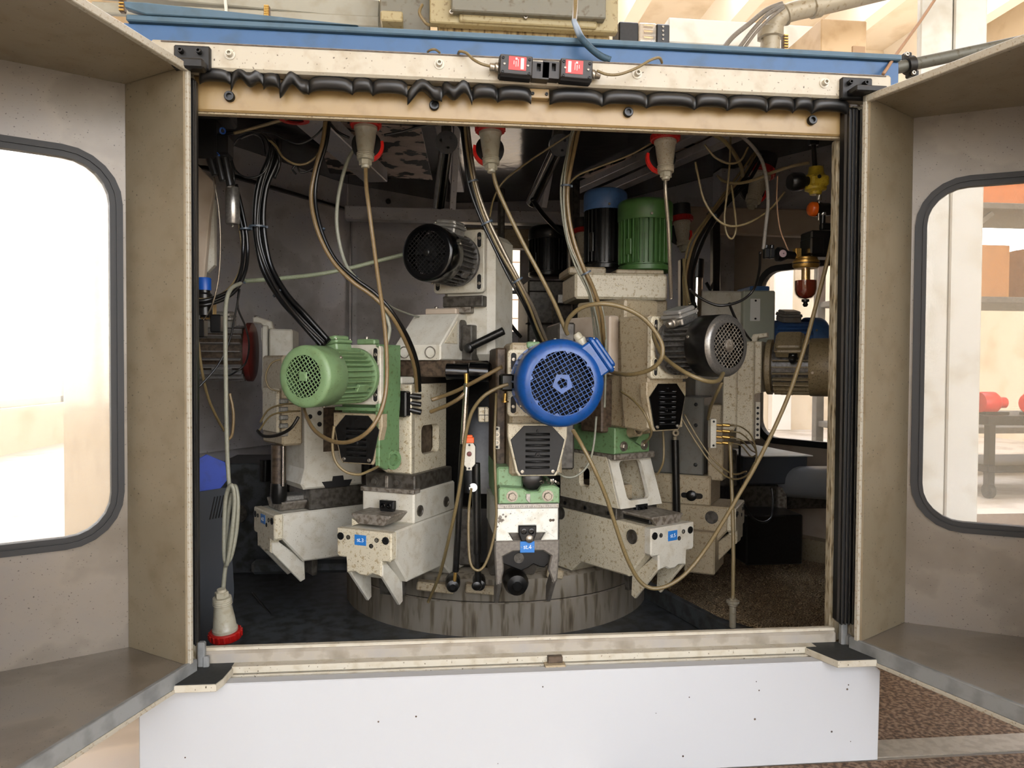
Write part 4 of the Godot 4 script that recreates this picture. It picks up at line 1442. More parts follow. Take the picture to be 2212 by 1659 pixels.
func station_three() -> void:
	var t := thing("machining_station", "station with blue st.3 plate, white stepped arm and a green motor bracket above", "machine station", frame(-28.9), "stations round the rotary table")
	arm(t, M.cream_clean, M.cream)
	sign_plate(t, Vector3(-0.008, 0.3125, 0.7275), "st.3")
	rail(t, 0.60, 0.70, 0.362)
	clamp_block(t, Vector3(0.012, 0.372, 0.640))
	var s := S()
	prism(s, P([-0.050, 0.352, -0.050, 0.335, -0.030, 0.342]), 0.60, 0.70, Transform3D(), 0.001)
	part("chip_lip", s, M.cream, t)
	# slide block
	s = S()
	span(s, Vector3(-0.072, 0.334, 0.42), Vector3(0.069, 0.408, 0.626), 0.004)
	part("slide_block", s, M.cream_clean, t)
	s = S()
	span(s, Vector3(-0.073, 0.404, 0.60), Vector3(0.071, 0.414, 0.631), 0.001)
	var sc := part("scale_strip", s, M.iron_grey, t)
	for x in [-0.062, 0.062]:
		screw(sc, Vector3(x, 0.409, 0.631), Vector3(0, 0, 1), 0.0025, 0.0015, M.steel)
	for z in [0.47, 0.60]:
		s = S()
		lathe(s, [V(0.013, 0), V(0.013, 0.003), V(0.011, 0.003), V(0.010, 0.001), V(0, 0.001)], 18, aim(Vector3(0.069, 0.362, z), Vector3(1, 0, 0)))
		part("access_plug", s, M.iron, t)
	# dark intermediate slide
	s = S()
	span(s, Vector3(-0.068, 0.408, 0.43), Vector3(0.066, 0.446, 0.618), 0.003)
	part("cross_slide", s, M.iron, t)
	for x in [-0.04, 0.02]:
		hex_bolt(t, Vector3(x, 0.427, 0.618), Vector3(0, 0, 1), 0.008, M.iron, 0.011)
	s = S()
	box(s, Vector3(-0.008, 0.426, 0.620), Vector3(0.008, 0.03, 0.004), 0.001)
	part("pointer", s, M.iron_grey, t)
	# upright casting with an open flank
	s = S()
	prism(s, P([-0.02, 0.446, -0.03, 0.452, 0.0, 0.475, 0.012, 0.52, 0.012, 0.655, 0.048, 0.655, 0.048, 0.446]), 0.585, 0.605, Transform3D(), 0.003)
	part("column_front", s, M.cream, t)
	s = S()
	ring(s, square_loop(0.43, 0.446, 0.600, 0.655), rrect(0.468, 0.486, 0.556, 0.556, 0.014), 0.030, 0.048, side())
	part("column_flank", s, M.cream, t)
	s = S()
	span(s, Vector3(-0.06, 0.446, 0.43), Vector3(0.028, 0.655, 0.58), 0.003)
	part("column_core", s, M.iron_brown, t)
	s = S()
	span(s, Vector3(-0.02, 0.655, 0.54), Vector3(0.020, 0.672, 0.60), 0.003)
	part("column_cap", s, M.cream_clean, t)
	s = S()
	span(s, Vector3(0.012, 0.58, 0.595), Vector3(0.046, 0.64, 0.625), 0.003)
	part("hose_block", s, M.black_oily, t)
	s = S()
	for k in 3:
		rod(s, Vector3(0.040, 0.628 - k * 0.016, 0.602), Vector3(0.066, 0.626 - k * 0.018, 0.588), 0.0068 - 0.001 * (k % 2), 12)
	part("hose_fitting", s, M.black_oily, t)
	# green motor bracket
	s = S()
	prism(s, P([0.722, 0.745, 0.722, 0.59, 0.722, 0.478, 0.69, 0.466, 0.655, 0.476, 0.645, 0.52, 0.632, 0.62, 0.632, 0.745]), 0.026, 0.037, side(), 0.002)
	part("bracket_flank", s, M.green_bracket, t)
	s = S()
	span(s, Vector3(-0.078, 0.48, 0.62), Vector3(0.028, 0.742, 0.70), 0.004)
	part("bracket_box", s, M.green_bracket, t)
	s = S()
	span(s, Vector3(-0.078, 0.598, 0.69), Vector3(0.036, 0.606, 0.725), 0.001)
	part("bracket_shelf", s, M.green_bracket, t)
	s = S()
	lathe(s, [V(0.014, 0), V(0.022, 0), V(0.022, 0.012), V(0.014, 0.012), V(0.013, 0.002), V(0, 0.002)], 20, aim(Vector3(0.030, 0.486, 0.665), Vector3(1, 0, 0.3)))
	part("pivot_boss", s, M.green_bracket, t)
	slotted_plate(t, -0.078, 0.612, 0.040, 0.744, 0.722, M.cream_clean)
	guard(t, -0.020, 0.592, 0.722, M.cream_dirty, M.black_oily, 1)
	s = S()
	span(s, Vector3(-0.03, 0.744, 0.69), Vector3(0.018, 0.757, 0.712), 0.003)
	part("lifting_tab", s, M.green_light, t)
	screw(t, Vector3(-0.01, 0.757, 0.70), Vector3.UP, 0.004, 0.006, M.steel)

func station_four() -> void:
	var t := thing("machining_station", "middle station facing forward with blue st.4 plate, white front block and grey forked nose", "machine station", frame(0.1), "stations round the rotary table")
	arm(t, M.nose_iron, M.nose_iron, true)
	sign_plate(t, Vector3(0.0, 0.3125, 0.7270), "st.4", 0.031, 0.024)
	var s := S()
	prism(s, P([-0.067, 0.396, -0.067, 0.325, -0.030, 0.325, -0.040, 0.342, -0.018, 0.342, -0.018, 0.358, 0.018, 0.358, 0.018, 0.342, 0.040, 0.342, 0.030, 0.325, 0.067, 0.325, 0.067, 0.396]), 0.46, 0.724, Transform3D(), 0.002)
	part("slide_block", s, M.white_slide, t)
	s = S()
	prism(s, P([-0.029, 0.3255, -0.0385, 0.3415, 0.0385, 0.3415, 0.029, 0.3255]), 0.46, 0.716, Transform3D(), 0.0005)
	part("dovetail_rail", s, M.iron, t)
	clamp_block(t, Vector3(0.0, 0.341, 0.716))
	s = S()
	lathe(s, [V(0, 0), V(0.009, 0), V(0.0085, 0.006), V(0.004, 0.009), V(0, 0.009)], 14, aim(Vector3(0.004, 0.331, 0.728), Vector3(0, 0, 1)))
	part("thumb_nut", s, M.steel, t)
	# graduated strip
	s = S()
	span(s, Vector3(-0.068, 0.3955, 0.715), Vector3(0.068, 0.4055, 0.7275), 0.001)
	var sc := part("scale_strip", s, M.alu, t)
	for k in 21:
		s = S()
		var hh := 0.0045 if k % 5 == 0 else 0.0028
		box(s, Vector3(-0.050 + k * 0.005, 0.4005 - 0.001, 0.7276), Vector3(0.0005, hh, 0.0004), 0.0)
		part("tick", s, M.hole, sc)
	screw(sc, Vector3(0.064, 0.4005, 0.7275), Vector3(0, 0, 1), 0.002, 0.001, M.steel)
	# chipped paint and stain flakes on the white block
	for q in [[-0.058, 0.376, 0.006], [-0.052, 0.382, 0.004], [-0.061, 0.368, 0.005], [-0.054, 0.370, 0.0045], [-0.064, 0.356, 0.003], [-0.046, 0.378, 0.0025], [-0.036, 0.384, 0.002], [0.050, 0.369, 0.005], [0.056, 0.369, 0.003]]:
		s = S()
		var pp := PackedVector2Array()
		for k in 7:
			pp.append(Vector2(q[0], q[1]) + Vector2.from_angle(TAU * k / 7) * q[2] * rng.randf_range(0.5, 1.2))
		prism(s, pp, 0.7240, 0.7244, Transform3D(), 0.0)
		part("paint_chip", s, M.iron_grey if q[0] < 0 else M.iron_brown, t)
	# pale green cross slide with two big bolts
	s = S()
	prism(s, P([-0.062, 0.404, -0.062, 0.436, -0.058, 0.440, -0.008, 0.436, 0.0, 0.430, 0.024, 0.430, 0.030, 0.440, 0.055, 0.443, 0.070, 0.437, 0.070, 0.404]), 0.46, 0.722, Transform3D(), 0.003)
	part("cross_slide", s, M.green_pale, t)
	for x in [-0.033, 0.044]:
		hex_bolt(t, Vector3(x, 0.421, 0.722), Vector3(0, 0, 1), 0.0088, M.steel, 0.0125)
	s = S()
	prism(s, P([-0.003, 0.426, -0.003, 0.414, 0.006, 0.405, 0.006, 0.426]), 0.722, 0.7245, Transform3D(), 0.0005)
	part("pointer", s, M.alu, t)
	s = S()
	span(s, Vector3(-0.062, 0.43, 0.44), Vector3(-0.004, 0.478, 0.68), 0.004)
	part("slide_boss", s, M.green_pale, t)
	s = S()
	lathe(s, [V(0.0, 0.0), V(0.022, 0.0), V(0.022, 0.03), V(0.014, 0.034), V(0, 0.034)], 20, aim(Vector3(0.015, 0.452, 0.67), Vector3(0, 0, 1)))
	part("spindle_nose", s, M.black_oily, t)
	s = S()
	for k in 26:
		var o := Vector3(0.05 + rng.randf_range(-0.022, 0.022), 0.441 + rng.randf_range(0, 0.012), 0.70 + rng.randf_range(-0.02, 0.018))
		box(s, o, Vector3(0.004, 0.0015, 0.003) * rng.randf_range(0.6, 1.6), 0.0, Basis.from_euler(Vector3(rng.randf() * 3, rng.randf() * 3, rng.randf() * 3)))
	var chips := part("metal_chips", s, M.steel, t)
	chips.set_meta("kind", "stuff")
	# upper housing, motor plate and guard
	s = S()
	span(s, Vector3(-0.036, 0.46, 0.55), Vector3(0.080, 0.75, 0.695), 0.006)
	part("housing", s, M.cream_dirty, t)
	slotted_plate(t, -0.042, 0.590, 0.092, 0.735, 0.705, M.cream)
	guard(t, 0.021, 0.576, 0.724, M.cream, M.dark_steel, 0)
	s = S()
	span(s, Vector3(0.0, 0.738, 0.66), Vector3(0.03, 0.752, 0.70), 0.003)
	part("lifting_tab", s, M.green_pale, t)
	screw(t, Vector3(0.018, 0.752, 0.685), Vector3.UP, 0.004, 0.005, M.steel)
	# dark back frame
	s = S()
	span(s, Vector3(-0.06, 0.44, 0.42), Vector3(-0.036, 0.74, 0.62), 0.004)
	part("back_frame", s, M.iron_brown, t)
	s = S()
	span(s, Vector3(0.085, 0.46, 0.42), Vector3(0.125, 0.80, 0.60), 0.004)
	part("back_frame", s, M.iron, t)  # blue part coloured dark iron, its shade put into the colour

func station_five() -> void:
	var t := thing("machining_station", "station with blue st.5 plate, white windowed slide and green block under a black motor", "machine station", frame(28.9), "stations round the rotary table")
	arm(t, M.cream, M.cream_clean, false, 1)
	sign_plate(t, Vector3(-0.002, 0.311, 0.7275), "st.5")
	rail(t, 0.58, 0.71, 0.352)
	var s := S()
	span(s, Vector3(-0.048, 0.336, 0.60), Vector3(-0.004, 0.352, 0.70), 0.003)
	part("chip_shelf", s, M.black_oily, t)
	# dark base bar
	s = S()
	span(s, Vector3(-0.071, 0.334, 0.36), Vector3(0.066, 0.362, 0.612), 0.002)
	part("base_bar", s, M.iron, t)
	for z in [0.42, 0.50, 0.585]:
		screw(t, Vector3(-0.071, 0.347, z), Vector3(-1, 0, 0), 0.005, 0.002, M.black)
	clamp_block(t, Vector3(0.002, 0.350, 0.612))
	# sloping slide, hollow, with a window in front and one in its flank
	s = S()
	var wl := rrect(-0.038, 0.378, 0.036, 0.470, 0.012)
	ring(s, square_loop(-0.066, 0.362, 0.072, 0.482), wl, -0.012, 0.0, Transform3D(Basis(Vector3.RIGHT, Vector3(0, 1, -0.375), Vector3.BACK), Vector3(0, 0, 0.758)))
	part("slide_front", s, M.cream_clean, t)
	s = S()
	var fl := square_loop(0.395, 0.362, 0.615, 0.480)
	for k in fl.size():
		fl[k].x -= 0.375 * (fl[k].y - 0.362) * (fl[k].x - 0.395) / 0.22
	ring(s, fl, rrect(0.470, 0.398, 0.510, 0.446, 0.010), -0.067, -0.052, side())
	part("slide_flank", s, M.cream, t)
	s = S()
	prism(s, P([0.40, 0.362, 0.612, 0.362, 0.57, 0.478, 0.40, 0.478]), 0.052, 0.070, side(), 0.002)
	part("slide_flank", s, M.cream, t)
	s = S()
	span(s, Vector3(-0.052, 0.362, 0.40), Vector3(0.052, 0.40, 0.54), 0.003)
	part("slide_floor", s, M.cream_dirty, t)
	s = S()
	span(s, Vector3(-0.066, 0.474, 0.39), Vector3(0.070, 0.490, 0.60), 0.003)
	part("grey_plate", s, M.iron_grey, t)
	# green block with bolts
	s = S()
	prism(s, P([-0.070, 0.49, -0.070, 0.553, -0.028, 0.553, -0.022, 0.53, 0.0, 0.515, 0.014, 0.53, 0.02, 0.553, 0.046, 0.553, 0.046, 0.49]), 0.43, 0.604, Transform3D(), 0.003)
	part("green_block", s, M.green_bracket, t)
	for x in [-0.042, 0.026]:
		hex_bolt(t, Vector3(x, 0.508, 0.604), Vector3(0, 0, 1), 0.008, M.steel, 0.012)
	s = S()
	lathe(s, [V(0.010, 0), V(0.015, 0), V(0.015, 0.03), V(0.010, 0.03), V(0.010, 0.005), V(0, 0.005)], 18, aim(Vector3(-0.018, 0.542, 0.60), Vector3(0, 0.2, 1)))
	lathe(s, [V(0.010, 0), V(0.015, 0), V(0.015, 0.03), V(0.010, 0.03), V(0.010, 0.005), V(0, 0.005)], 18, aim(Vector3(0.020, 0.548, 0.60), Vector3(0, 0.2, 1)))
	part("tube_end", s, M.cream_dirty, t)
	# tall cream column and head
	s = S()
	prism(s, P([0.718, 0.815, 0.718, 0.56, 0.70, 0.552, 0.64, 0.556, 0.630, 0.62, 0.618, 0.815]), -0.075, 0.040, side(), 0.004)
	part("head_casting", s, M.cream_dirty, t)
	s = S()
	span(s, Vector3(-0.055, 0.553, 0.44), Vector3(0.055, 0.86, 0.62), 0.005)
	part("column", s, M.cream_dirty, t)
	s = S()
	span(s, Vector3(-0.085, 0.68, 0.44), Vector3(-0.054, 0.82, 0.60), 0.004)
	part("side_plate", s, M.inner_beige, t)
	s = S()
	span(s, Vector3(-0.09, 0.54, 0.50), Vector3(-0.056, 0.67, 0.58), 0.004)
	part("side_block", s, M.iron_brown, t)
	slotted_plate(t, -0.080, 0.672, 0.045, 0.812, 0.731, M.cream)
	s = S()
	lathe(s, [V(0, 0), V(0.058, 0), V(0.060, 0.003), V(0.060, 0.012), V(0.05, 0.014), V(0, 0.014)], 30, aim(Vector3(-0.01, 0.745, 0.731), Vector3(0, 0, 1)))
	part("rusty_flange", s, M.rust_red, t)
	guard(t, -0.020, 0.665, 0.722, M.cream_dirty, M.black_gloss, 0)

func station_six() -> void:
	var t := thing("machining_station", "right station with rusty cream arm and wing-shaped handle on its block, half behind cables", "machine station", frame(58.3), "stations round the rotary table")
	arm(t, M.cream_dirty, M.cream, false, 1)
	var s := S()
	span(s, Vector3(-0.072, 0.333, 0.43), Vector3(0.066, 0.412, 0.662), 0.004)
	part("slide_block", s, M.cream_dirty, t)
	s = S()
	prism(s, rrect(0.585, 0.352, 0.642, 0.366, 0.007), -0.076, -0.071, side(), 0.001)
	lathe(s, [V(0, 0), V(0.014, 0), V(0.014, 0.006), V(0.010, 0.009), V(0, 0.009)], 18, aim(Vector3(-0.073, 0.359, 0.613), Vector3(-1, 0, 0)))
	part("wing_handle", s, M.black_oily, t)
	s = S()
	prism(s, P([0.53, 0.455, 0.55, 0.425, 0.565, 0.412, 0.60, 0.412, 0.615, 0.425, 0.64, 0.455]), -0.06, -0.02, side(), 0.002)
	part("dovetail_cap", s, M.cream_dirty, t)
	s = S()
	span(s, Vector3(-0.062, 0.412, 0.45), Vector3(0.05, 0.62, 0.640), 0.003)
	part("column", s, M.plate_dark, t)
	for q in [[0.62, 0.44], [0.62, 0.545], [0.62, 0.60]]:
		screw(t, Vector3(-0.062, q[1], q[0]), Vector3(-1, 0, 0), 0.005, 0.003, M.black)
	s = S()
	span(s, Vector3(-0.055, 0.40, 0.65), Vector3(0.02, 0.60, 0.69), 0.003)
	part("back_post", s, M.cream_dirty, t)
	# head with stained flank
	s = S()
	prism(s, P([0.725, 0.765, 0.725, 0.545, 0.715, 0.530, 0.69, 0.530, 0.69, 0.765]), -0.075, 0.05, side(), 0.003)
	part("head_flank", s, M.cream, t)
	s = S()
	prism(s, P([0.768, 0.765, 0.768, 0.51, 0.725, 0.51, 0.725, 0.765]), -0.075, 0.05, side(), 0.003)
	part("head_casting", s, M.cream, t)
	s = S()
	prism(s, P([0.785, 0.765, 0.785, 0.635, 0.768, 0.63, 0.768, 0.765]), -0.070, 0.06, side(), 0.002)
	part("motor_plate", s, M.cream, t)
	s = S()
	prism(s, P([0.748, 0.766, 0.758, 0.785, 0.793, 0.789, 0.795, 0.778, 0.770, 0.774, 0.768, 0.766]), -0.03, 0.0, side(), 0.002)
	part("lifting_hook", s, M.cream, t)
	# perforated rack beside the head
	s = S()
	prism(s, P([0.770, 0.61, 0.782, 0.61, 0.782, 0.515, 0.770, 0.515]), -0.055, -0.052, side(), 0.001)
	var rk := part("perforated_strip", s, M.cream_clean, t)
	for k in 6:
		s = S()
		lathe(s, [V(0, 0), V(0.0035, 0), V(0.0035, 0.001), V(0, 0.001)], 10, aim(Vector3(-0.055, 0.525 + k * 0.014, 0.776), Vector3(-1, 0, 0)))
		part("hole", s, M.hole, rk)
	s = S()
	span(s, Vector3(-0.10, 0.16, 0.60), Vector3(0.03, 0.27, 0.68), 0.004)
	part("lower_skirt", s, M.cream_dirty, t)

# the two stations at right angles and what they carry
func outer_stations() -> void:
	var t := thing("machining_station", "station by the left wall carrying the grey motor with the maroon flange", "machine station", frame(-87), "stations round the rotary table")
	var s := S()
	span(s, Vector3(-0.07, 0.34, 0.38), Vector3(0.07, 0.44, 0.66), 0.004)
	part("slide_block", s, M.iron, t)
	s = S()
	span(s, Vector3(-0.06, 0.44, 0.44), Vector3(0.05, 0.66, 0.62), 0.004)
	part("column", s, M.cream_dirty, t)
	s = S()
	span(s, Vector3(-0.08, 0.66, 0.60), Vector3(0.075, 0.80, 0.665), 0.004)
	part("head_casting", s, M.cream_clean, t)
	slotted_plate(t, -0.09, 0.62, 0.085, 0.81, 0.682, M.cream_clean)
	s = S()
	prism(s, P([0.655, 0.80, 0.66, 0.822, 0.70, 0.836, 0.712, 0.832, 0.712, 0.818, 0.69, 0.815, 0.678, 0.80]), 0.03, 0.06, side(), 0.003)
	part("lifting_hook", s, M.cream_clean, t)
	screw(t, Vector3(0.045, 0.832, 0.705), Vector3.UP, 0.005, 0.006, M.iron_brown)
	t = thing("machining_station", "pale upright station column behind the beige motor, right of the hub", "machine station", frame(87), "stations round the rotary table")
	s = S()
	span(s, Vector3(-0.09, 0.34, 0.45), Vector3(0.07, 0.45, 0.72), 0.004)
	part("slide_block", s, M.iron, t)
	s = S()
	span(s, Vector3(-0.06, 0.45, 0.60), Vector3(0.07, 0.93, 0.74), 0.005)
	part("column", s, M.cream_clean, t)
	s = S()
	span(s, Vector3(-0.085, 0.70, 0.735), Vector3(0.085, 0.93, 0.832), 0.004)
	part("head_casting", s, mat_cached("pale_green_grey", Color(0.66, 0.68, 0.62), 0.45), t)
	s = S()
	span(s, Vector3(-0.088, 0.838, 0.755), Vector3(-0.0845, 0.905, 0.785), 0.001)
	var np := part("name_plate", s, M.tag_white, t)
	for y in [0.845, 0.899]:
		screw(np, Vector3(-0.088, y, 0.770), Vector3(-1, 0, 0), 0.003, 0.002, M.hole)
	s = S()
	span(s, Vector3(-0.07, 0.93, 0.76), Vector3(0.05, 0.945, 0.82), 0.003)
	part("lifting_block", s, M.blue_dull, t)

# ---------------------------------------------------------------- units above the stations
func overhead_units() -> void:
	var t := thing("overhead_unit", "white upright with a sloped white casting below the small black motor", "machine unit", frame(-28.9))
	var s := S()
	span(s, Vector3(0.03, 0.712, 0.28), Vector3(0.172, 1.03, 0.42), 0.016)
	part("column", s, M.cream_clean, t)
	slotted_plate(t, 0.015, 0.880, 0.155, 1.035, 0.437, M.cream_clean)
	s = S()
	span(s, Vector3(0.045, 0.845, 0.418), Vector3(0.155, 0.872, 0.445), 0.002)
	part("dark_strip", s, M.iron, t)
	s = S()
	span(s, Vector3(0.045, 0.83, 0.41), Vector3(0.120, 0.848, 0.44), 0.002)
	part("grey_face", s, M.iron_grey, t)
	s = S()
	prism(s, P([0.562, 0.712, 0.562, 0.748, 0.470, 0.826, 0.420, 0.826, 0.420, 0.712]), -0.022, 0.102, side(), 0.003)
	part("sloped_casting", s, M.cream_clean, t)
	s = S()
	prism(s, P([0.545, 0.752, 0.478, 0.808, 0.478, 0.752]), 0.100, 0.104, side(), 0.001)
	part("web_recess", s, M.cream, t)
	s = S()
	prism(s, rrect(0.428, 0.735, 0.466, 0.812, 0.012), 0.100, 0.1045, side(), 0.001)
	part("web_slot", s, M.iron, t)
	for x in [0.005, 0.075]:
		s = S()
		lathe(s, [V(0.0145, 0), V(0.0145, 0.0015), V(0.0125, 0.0015), V(0.012, -0.002), V(0, -0.002)], 20, aim(Vector3(x, 0.730, 0.5625), Vector3(0, 0, 1)))
		part("plugged_bore", s, M.iron_grey, t)
	s = S()
	span(s, Vector3(0.0, 0.826, 0.425), Vector3(0.088, 0.842, 0.455), 0.003)
	part("top_block", s, M.inner_beige, t)
	screw(t, Vector3(0.03, 0.842, 0.45), Vector3.UP, 0.005, 0.005, M.steel)
	s = S()
	span(s, Vector3(-0.02, 0.672, 0.36), Vector3(0.135, 0.712, 0.555), 0.003)
	part("cross_slide", s, M.iron_brown, t)
	s = S()
	span(s, Vector3(0.10, 0.712, 0.40), Vector3(0.128, 0.80, 0.45), 0.002)
	part("side_plate", s, M.iron, t)
	s = S()
	rod(s, Vector3(0.115, 0.685, 0.555), Vector3(0.165, 0.685, 0.54), 0.020, 16)
	rod(s, Vector3(0.165, 0.685, 0.54), Vector3(0.215, 0.685, 0.525), 0.023, 18, 0.004)
	part("adjuster_knob", s, M.black_gloss, t)
	s = S()
	rod(s, Vector3(0.13, 0.745, 0.46), Vector3(0.21, 0.785, 0.44), 0.010, 12)
	lathe(s, [V(0, -0.013), V(0.010, -0.009), V(0.013, 0), V(0.010, 0.009), V(0, 0.013)], 14, Transform3D(Basis(), Vector3(0.128, 0.742, 0.462)))
	part("ball_joint_rod", s, M.black_oily, t)
	# gear box with two upright motors
	t = thing("gear_box", "long cream gear box under the green upright motor", "gear box")
	s = S()
	var a := at(1242, 645, 1.93)
	var b := at(1443, 592, 1.93)
	span(s, Vector3(a.x, minf(a.y, b.y), -2.12), Vector3(b.x, maxf(a.y, b.y), -1.93), 0.006)
	part("case", s, M.cream, t)
	s = S()
	span(s, Vector3(a.x - 0.01, maxf(a.y, b.y), -2.12), Vector3(a.x + 0.09, maxf(a.y, b.y) + 0.02, -1.97), 0.004)
	span(s, Vector3(a.x + 0.11, maxf(a.y, b.y), -2.12), Vector3(b.x - 0.005, maxf(a.y, b.y) + 0.012, -1.945), 0.003)
	part("motor_seat", s, M.cream_dirty, t)
	s = S()
	for k in 6:
		var o := at(1290 + k * 22, 655, 1.98)
		rod(s, o, o + Vector3(0, -0.03, 0), 0.010, 12)
	part("coupling_row", s, M.black_oily, t)
	s = S()
	var c := at(1362, 700, 1.96)
	var e := at(1442, 648, 1.96)
	span(s, Vector3(c.x, c.y, -2.1), Vector3(e.x, e.y, -1.96), 0.004)
	part("support", s, M.cream_dirty, t)
	s = S()
	c = at(1300, 730, 2.0)
	e = at(1355, 668, 2.0)
	span(s, Vector3(c.x, c.y, -2.1), Vector3(e.x, e.y, -2.0), 0.004)
	part("support", s, M.cream_dirty, t)
	# dark head behind the hub
	t = thing("rear_machine", "dark machine head in shadow between the hub and the rear wall", "machine unit")
	s = S()
	c = at(1140, 705, 2.65)
	e = at(1238, 606, 2.65)
	span(s, Vector3(c.x, c.y - 0.2, -2.95), Vector3(e.x, e.y, -2.65), 0.006)
	part("block", s, M.iron, t)
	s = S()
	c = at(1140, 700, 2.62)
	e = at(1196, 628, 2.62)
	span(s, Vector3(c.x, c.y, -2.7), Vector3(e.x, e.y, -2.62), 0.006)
	part("cover", s, M.iron, t)  # dark iron replaces blue here, standing in for shade on the cover
	for q in [[1078, 560, 1090, 690], [1236, 540, 1252, 640]]:
		s = S()
		c = at(q[0], q[3], 2.7)
		e = at(q[2], q[1], 2.7)
		span(s, Vector3(c.x, c.y - 0.4, -2.78), Vector3(e.x, e.y + 0.25, -2.7), 0.004)
		part("post", s, M.iron, t)
	s = S()
	c = at(1205, 655, 2.6)
	e = at(1240, 636, 2.6)
	span(s, Vector3(c.x, c.y, -2.64), Vector3(e.x, e.y, -2.6), 0.002)
	part("bright_block", s, M.alu, t)
	# two rams hanging from the roof
	var caps := [[964, 312, 948, 445, 2.35, "oily chromed ram hanging straight behind the first grey plug"], [1205, 318, 1148, 440, 2.35, "oily chromed ram slanting down to the left behind the middle plug"]]
	for q in caps:
		t = thing("lift_ram", q[5], "ram", Transform3D(), "rams hanging from the roof")
		var o := at(q[0], q[1], q[4])
		var p := at(q[2], q[3], q[4] + 0.15)
		var dir := (p - o).normalized()
		s = S()
		lathe(s, [V(0, 0), V(0.030, 0), V(0.033, 0.004), V(0.033, 0.03), V(0, 0.03)], 28, aim(o + Vector3(0, 0, 0.02), Vector3(0, -0.25, 1)))
		var cap := part("end_cap", s, M.black_oily, t)
		for k in 3:
			screw(cap, o + Vector3(0, 0, 0.052) + Vector3(cos(k * 2.1 + 0.8), sin(k * 2.1 + 0.8), 0) * 0.018 - Vector3(0, 0.007, 0), Vector3(0, -0.25, 1), 0.004, 0.002, M.hole)
		s = S()
		rod(s, o, p, 0.020, 20)
		part("barrel", s, M.chrome, t)
		s = S()
		bar(s, o + Vector3(0.045, 0.30, -0.05), p + Vector3(0.045, 0, -0.05), 0.02, 0.02)
		part("guide_bar", s, M.inner_dark, t)
		s = S()
		bar(s, o + Vector3(0, 0.02, 0), o + Vector3(0.0, 0.30, 0), 0.03, 0.03)
		part("hanger", s, M.iron, t)

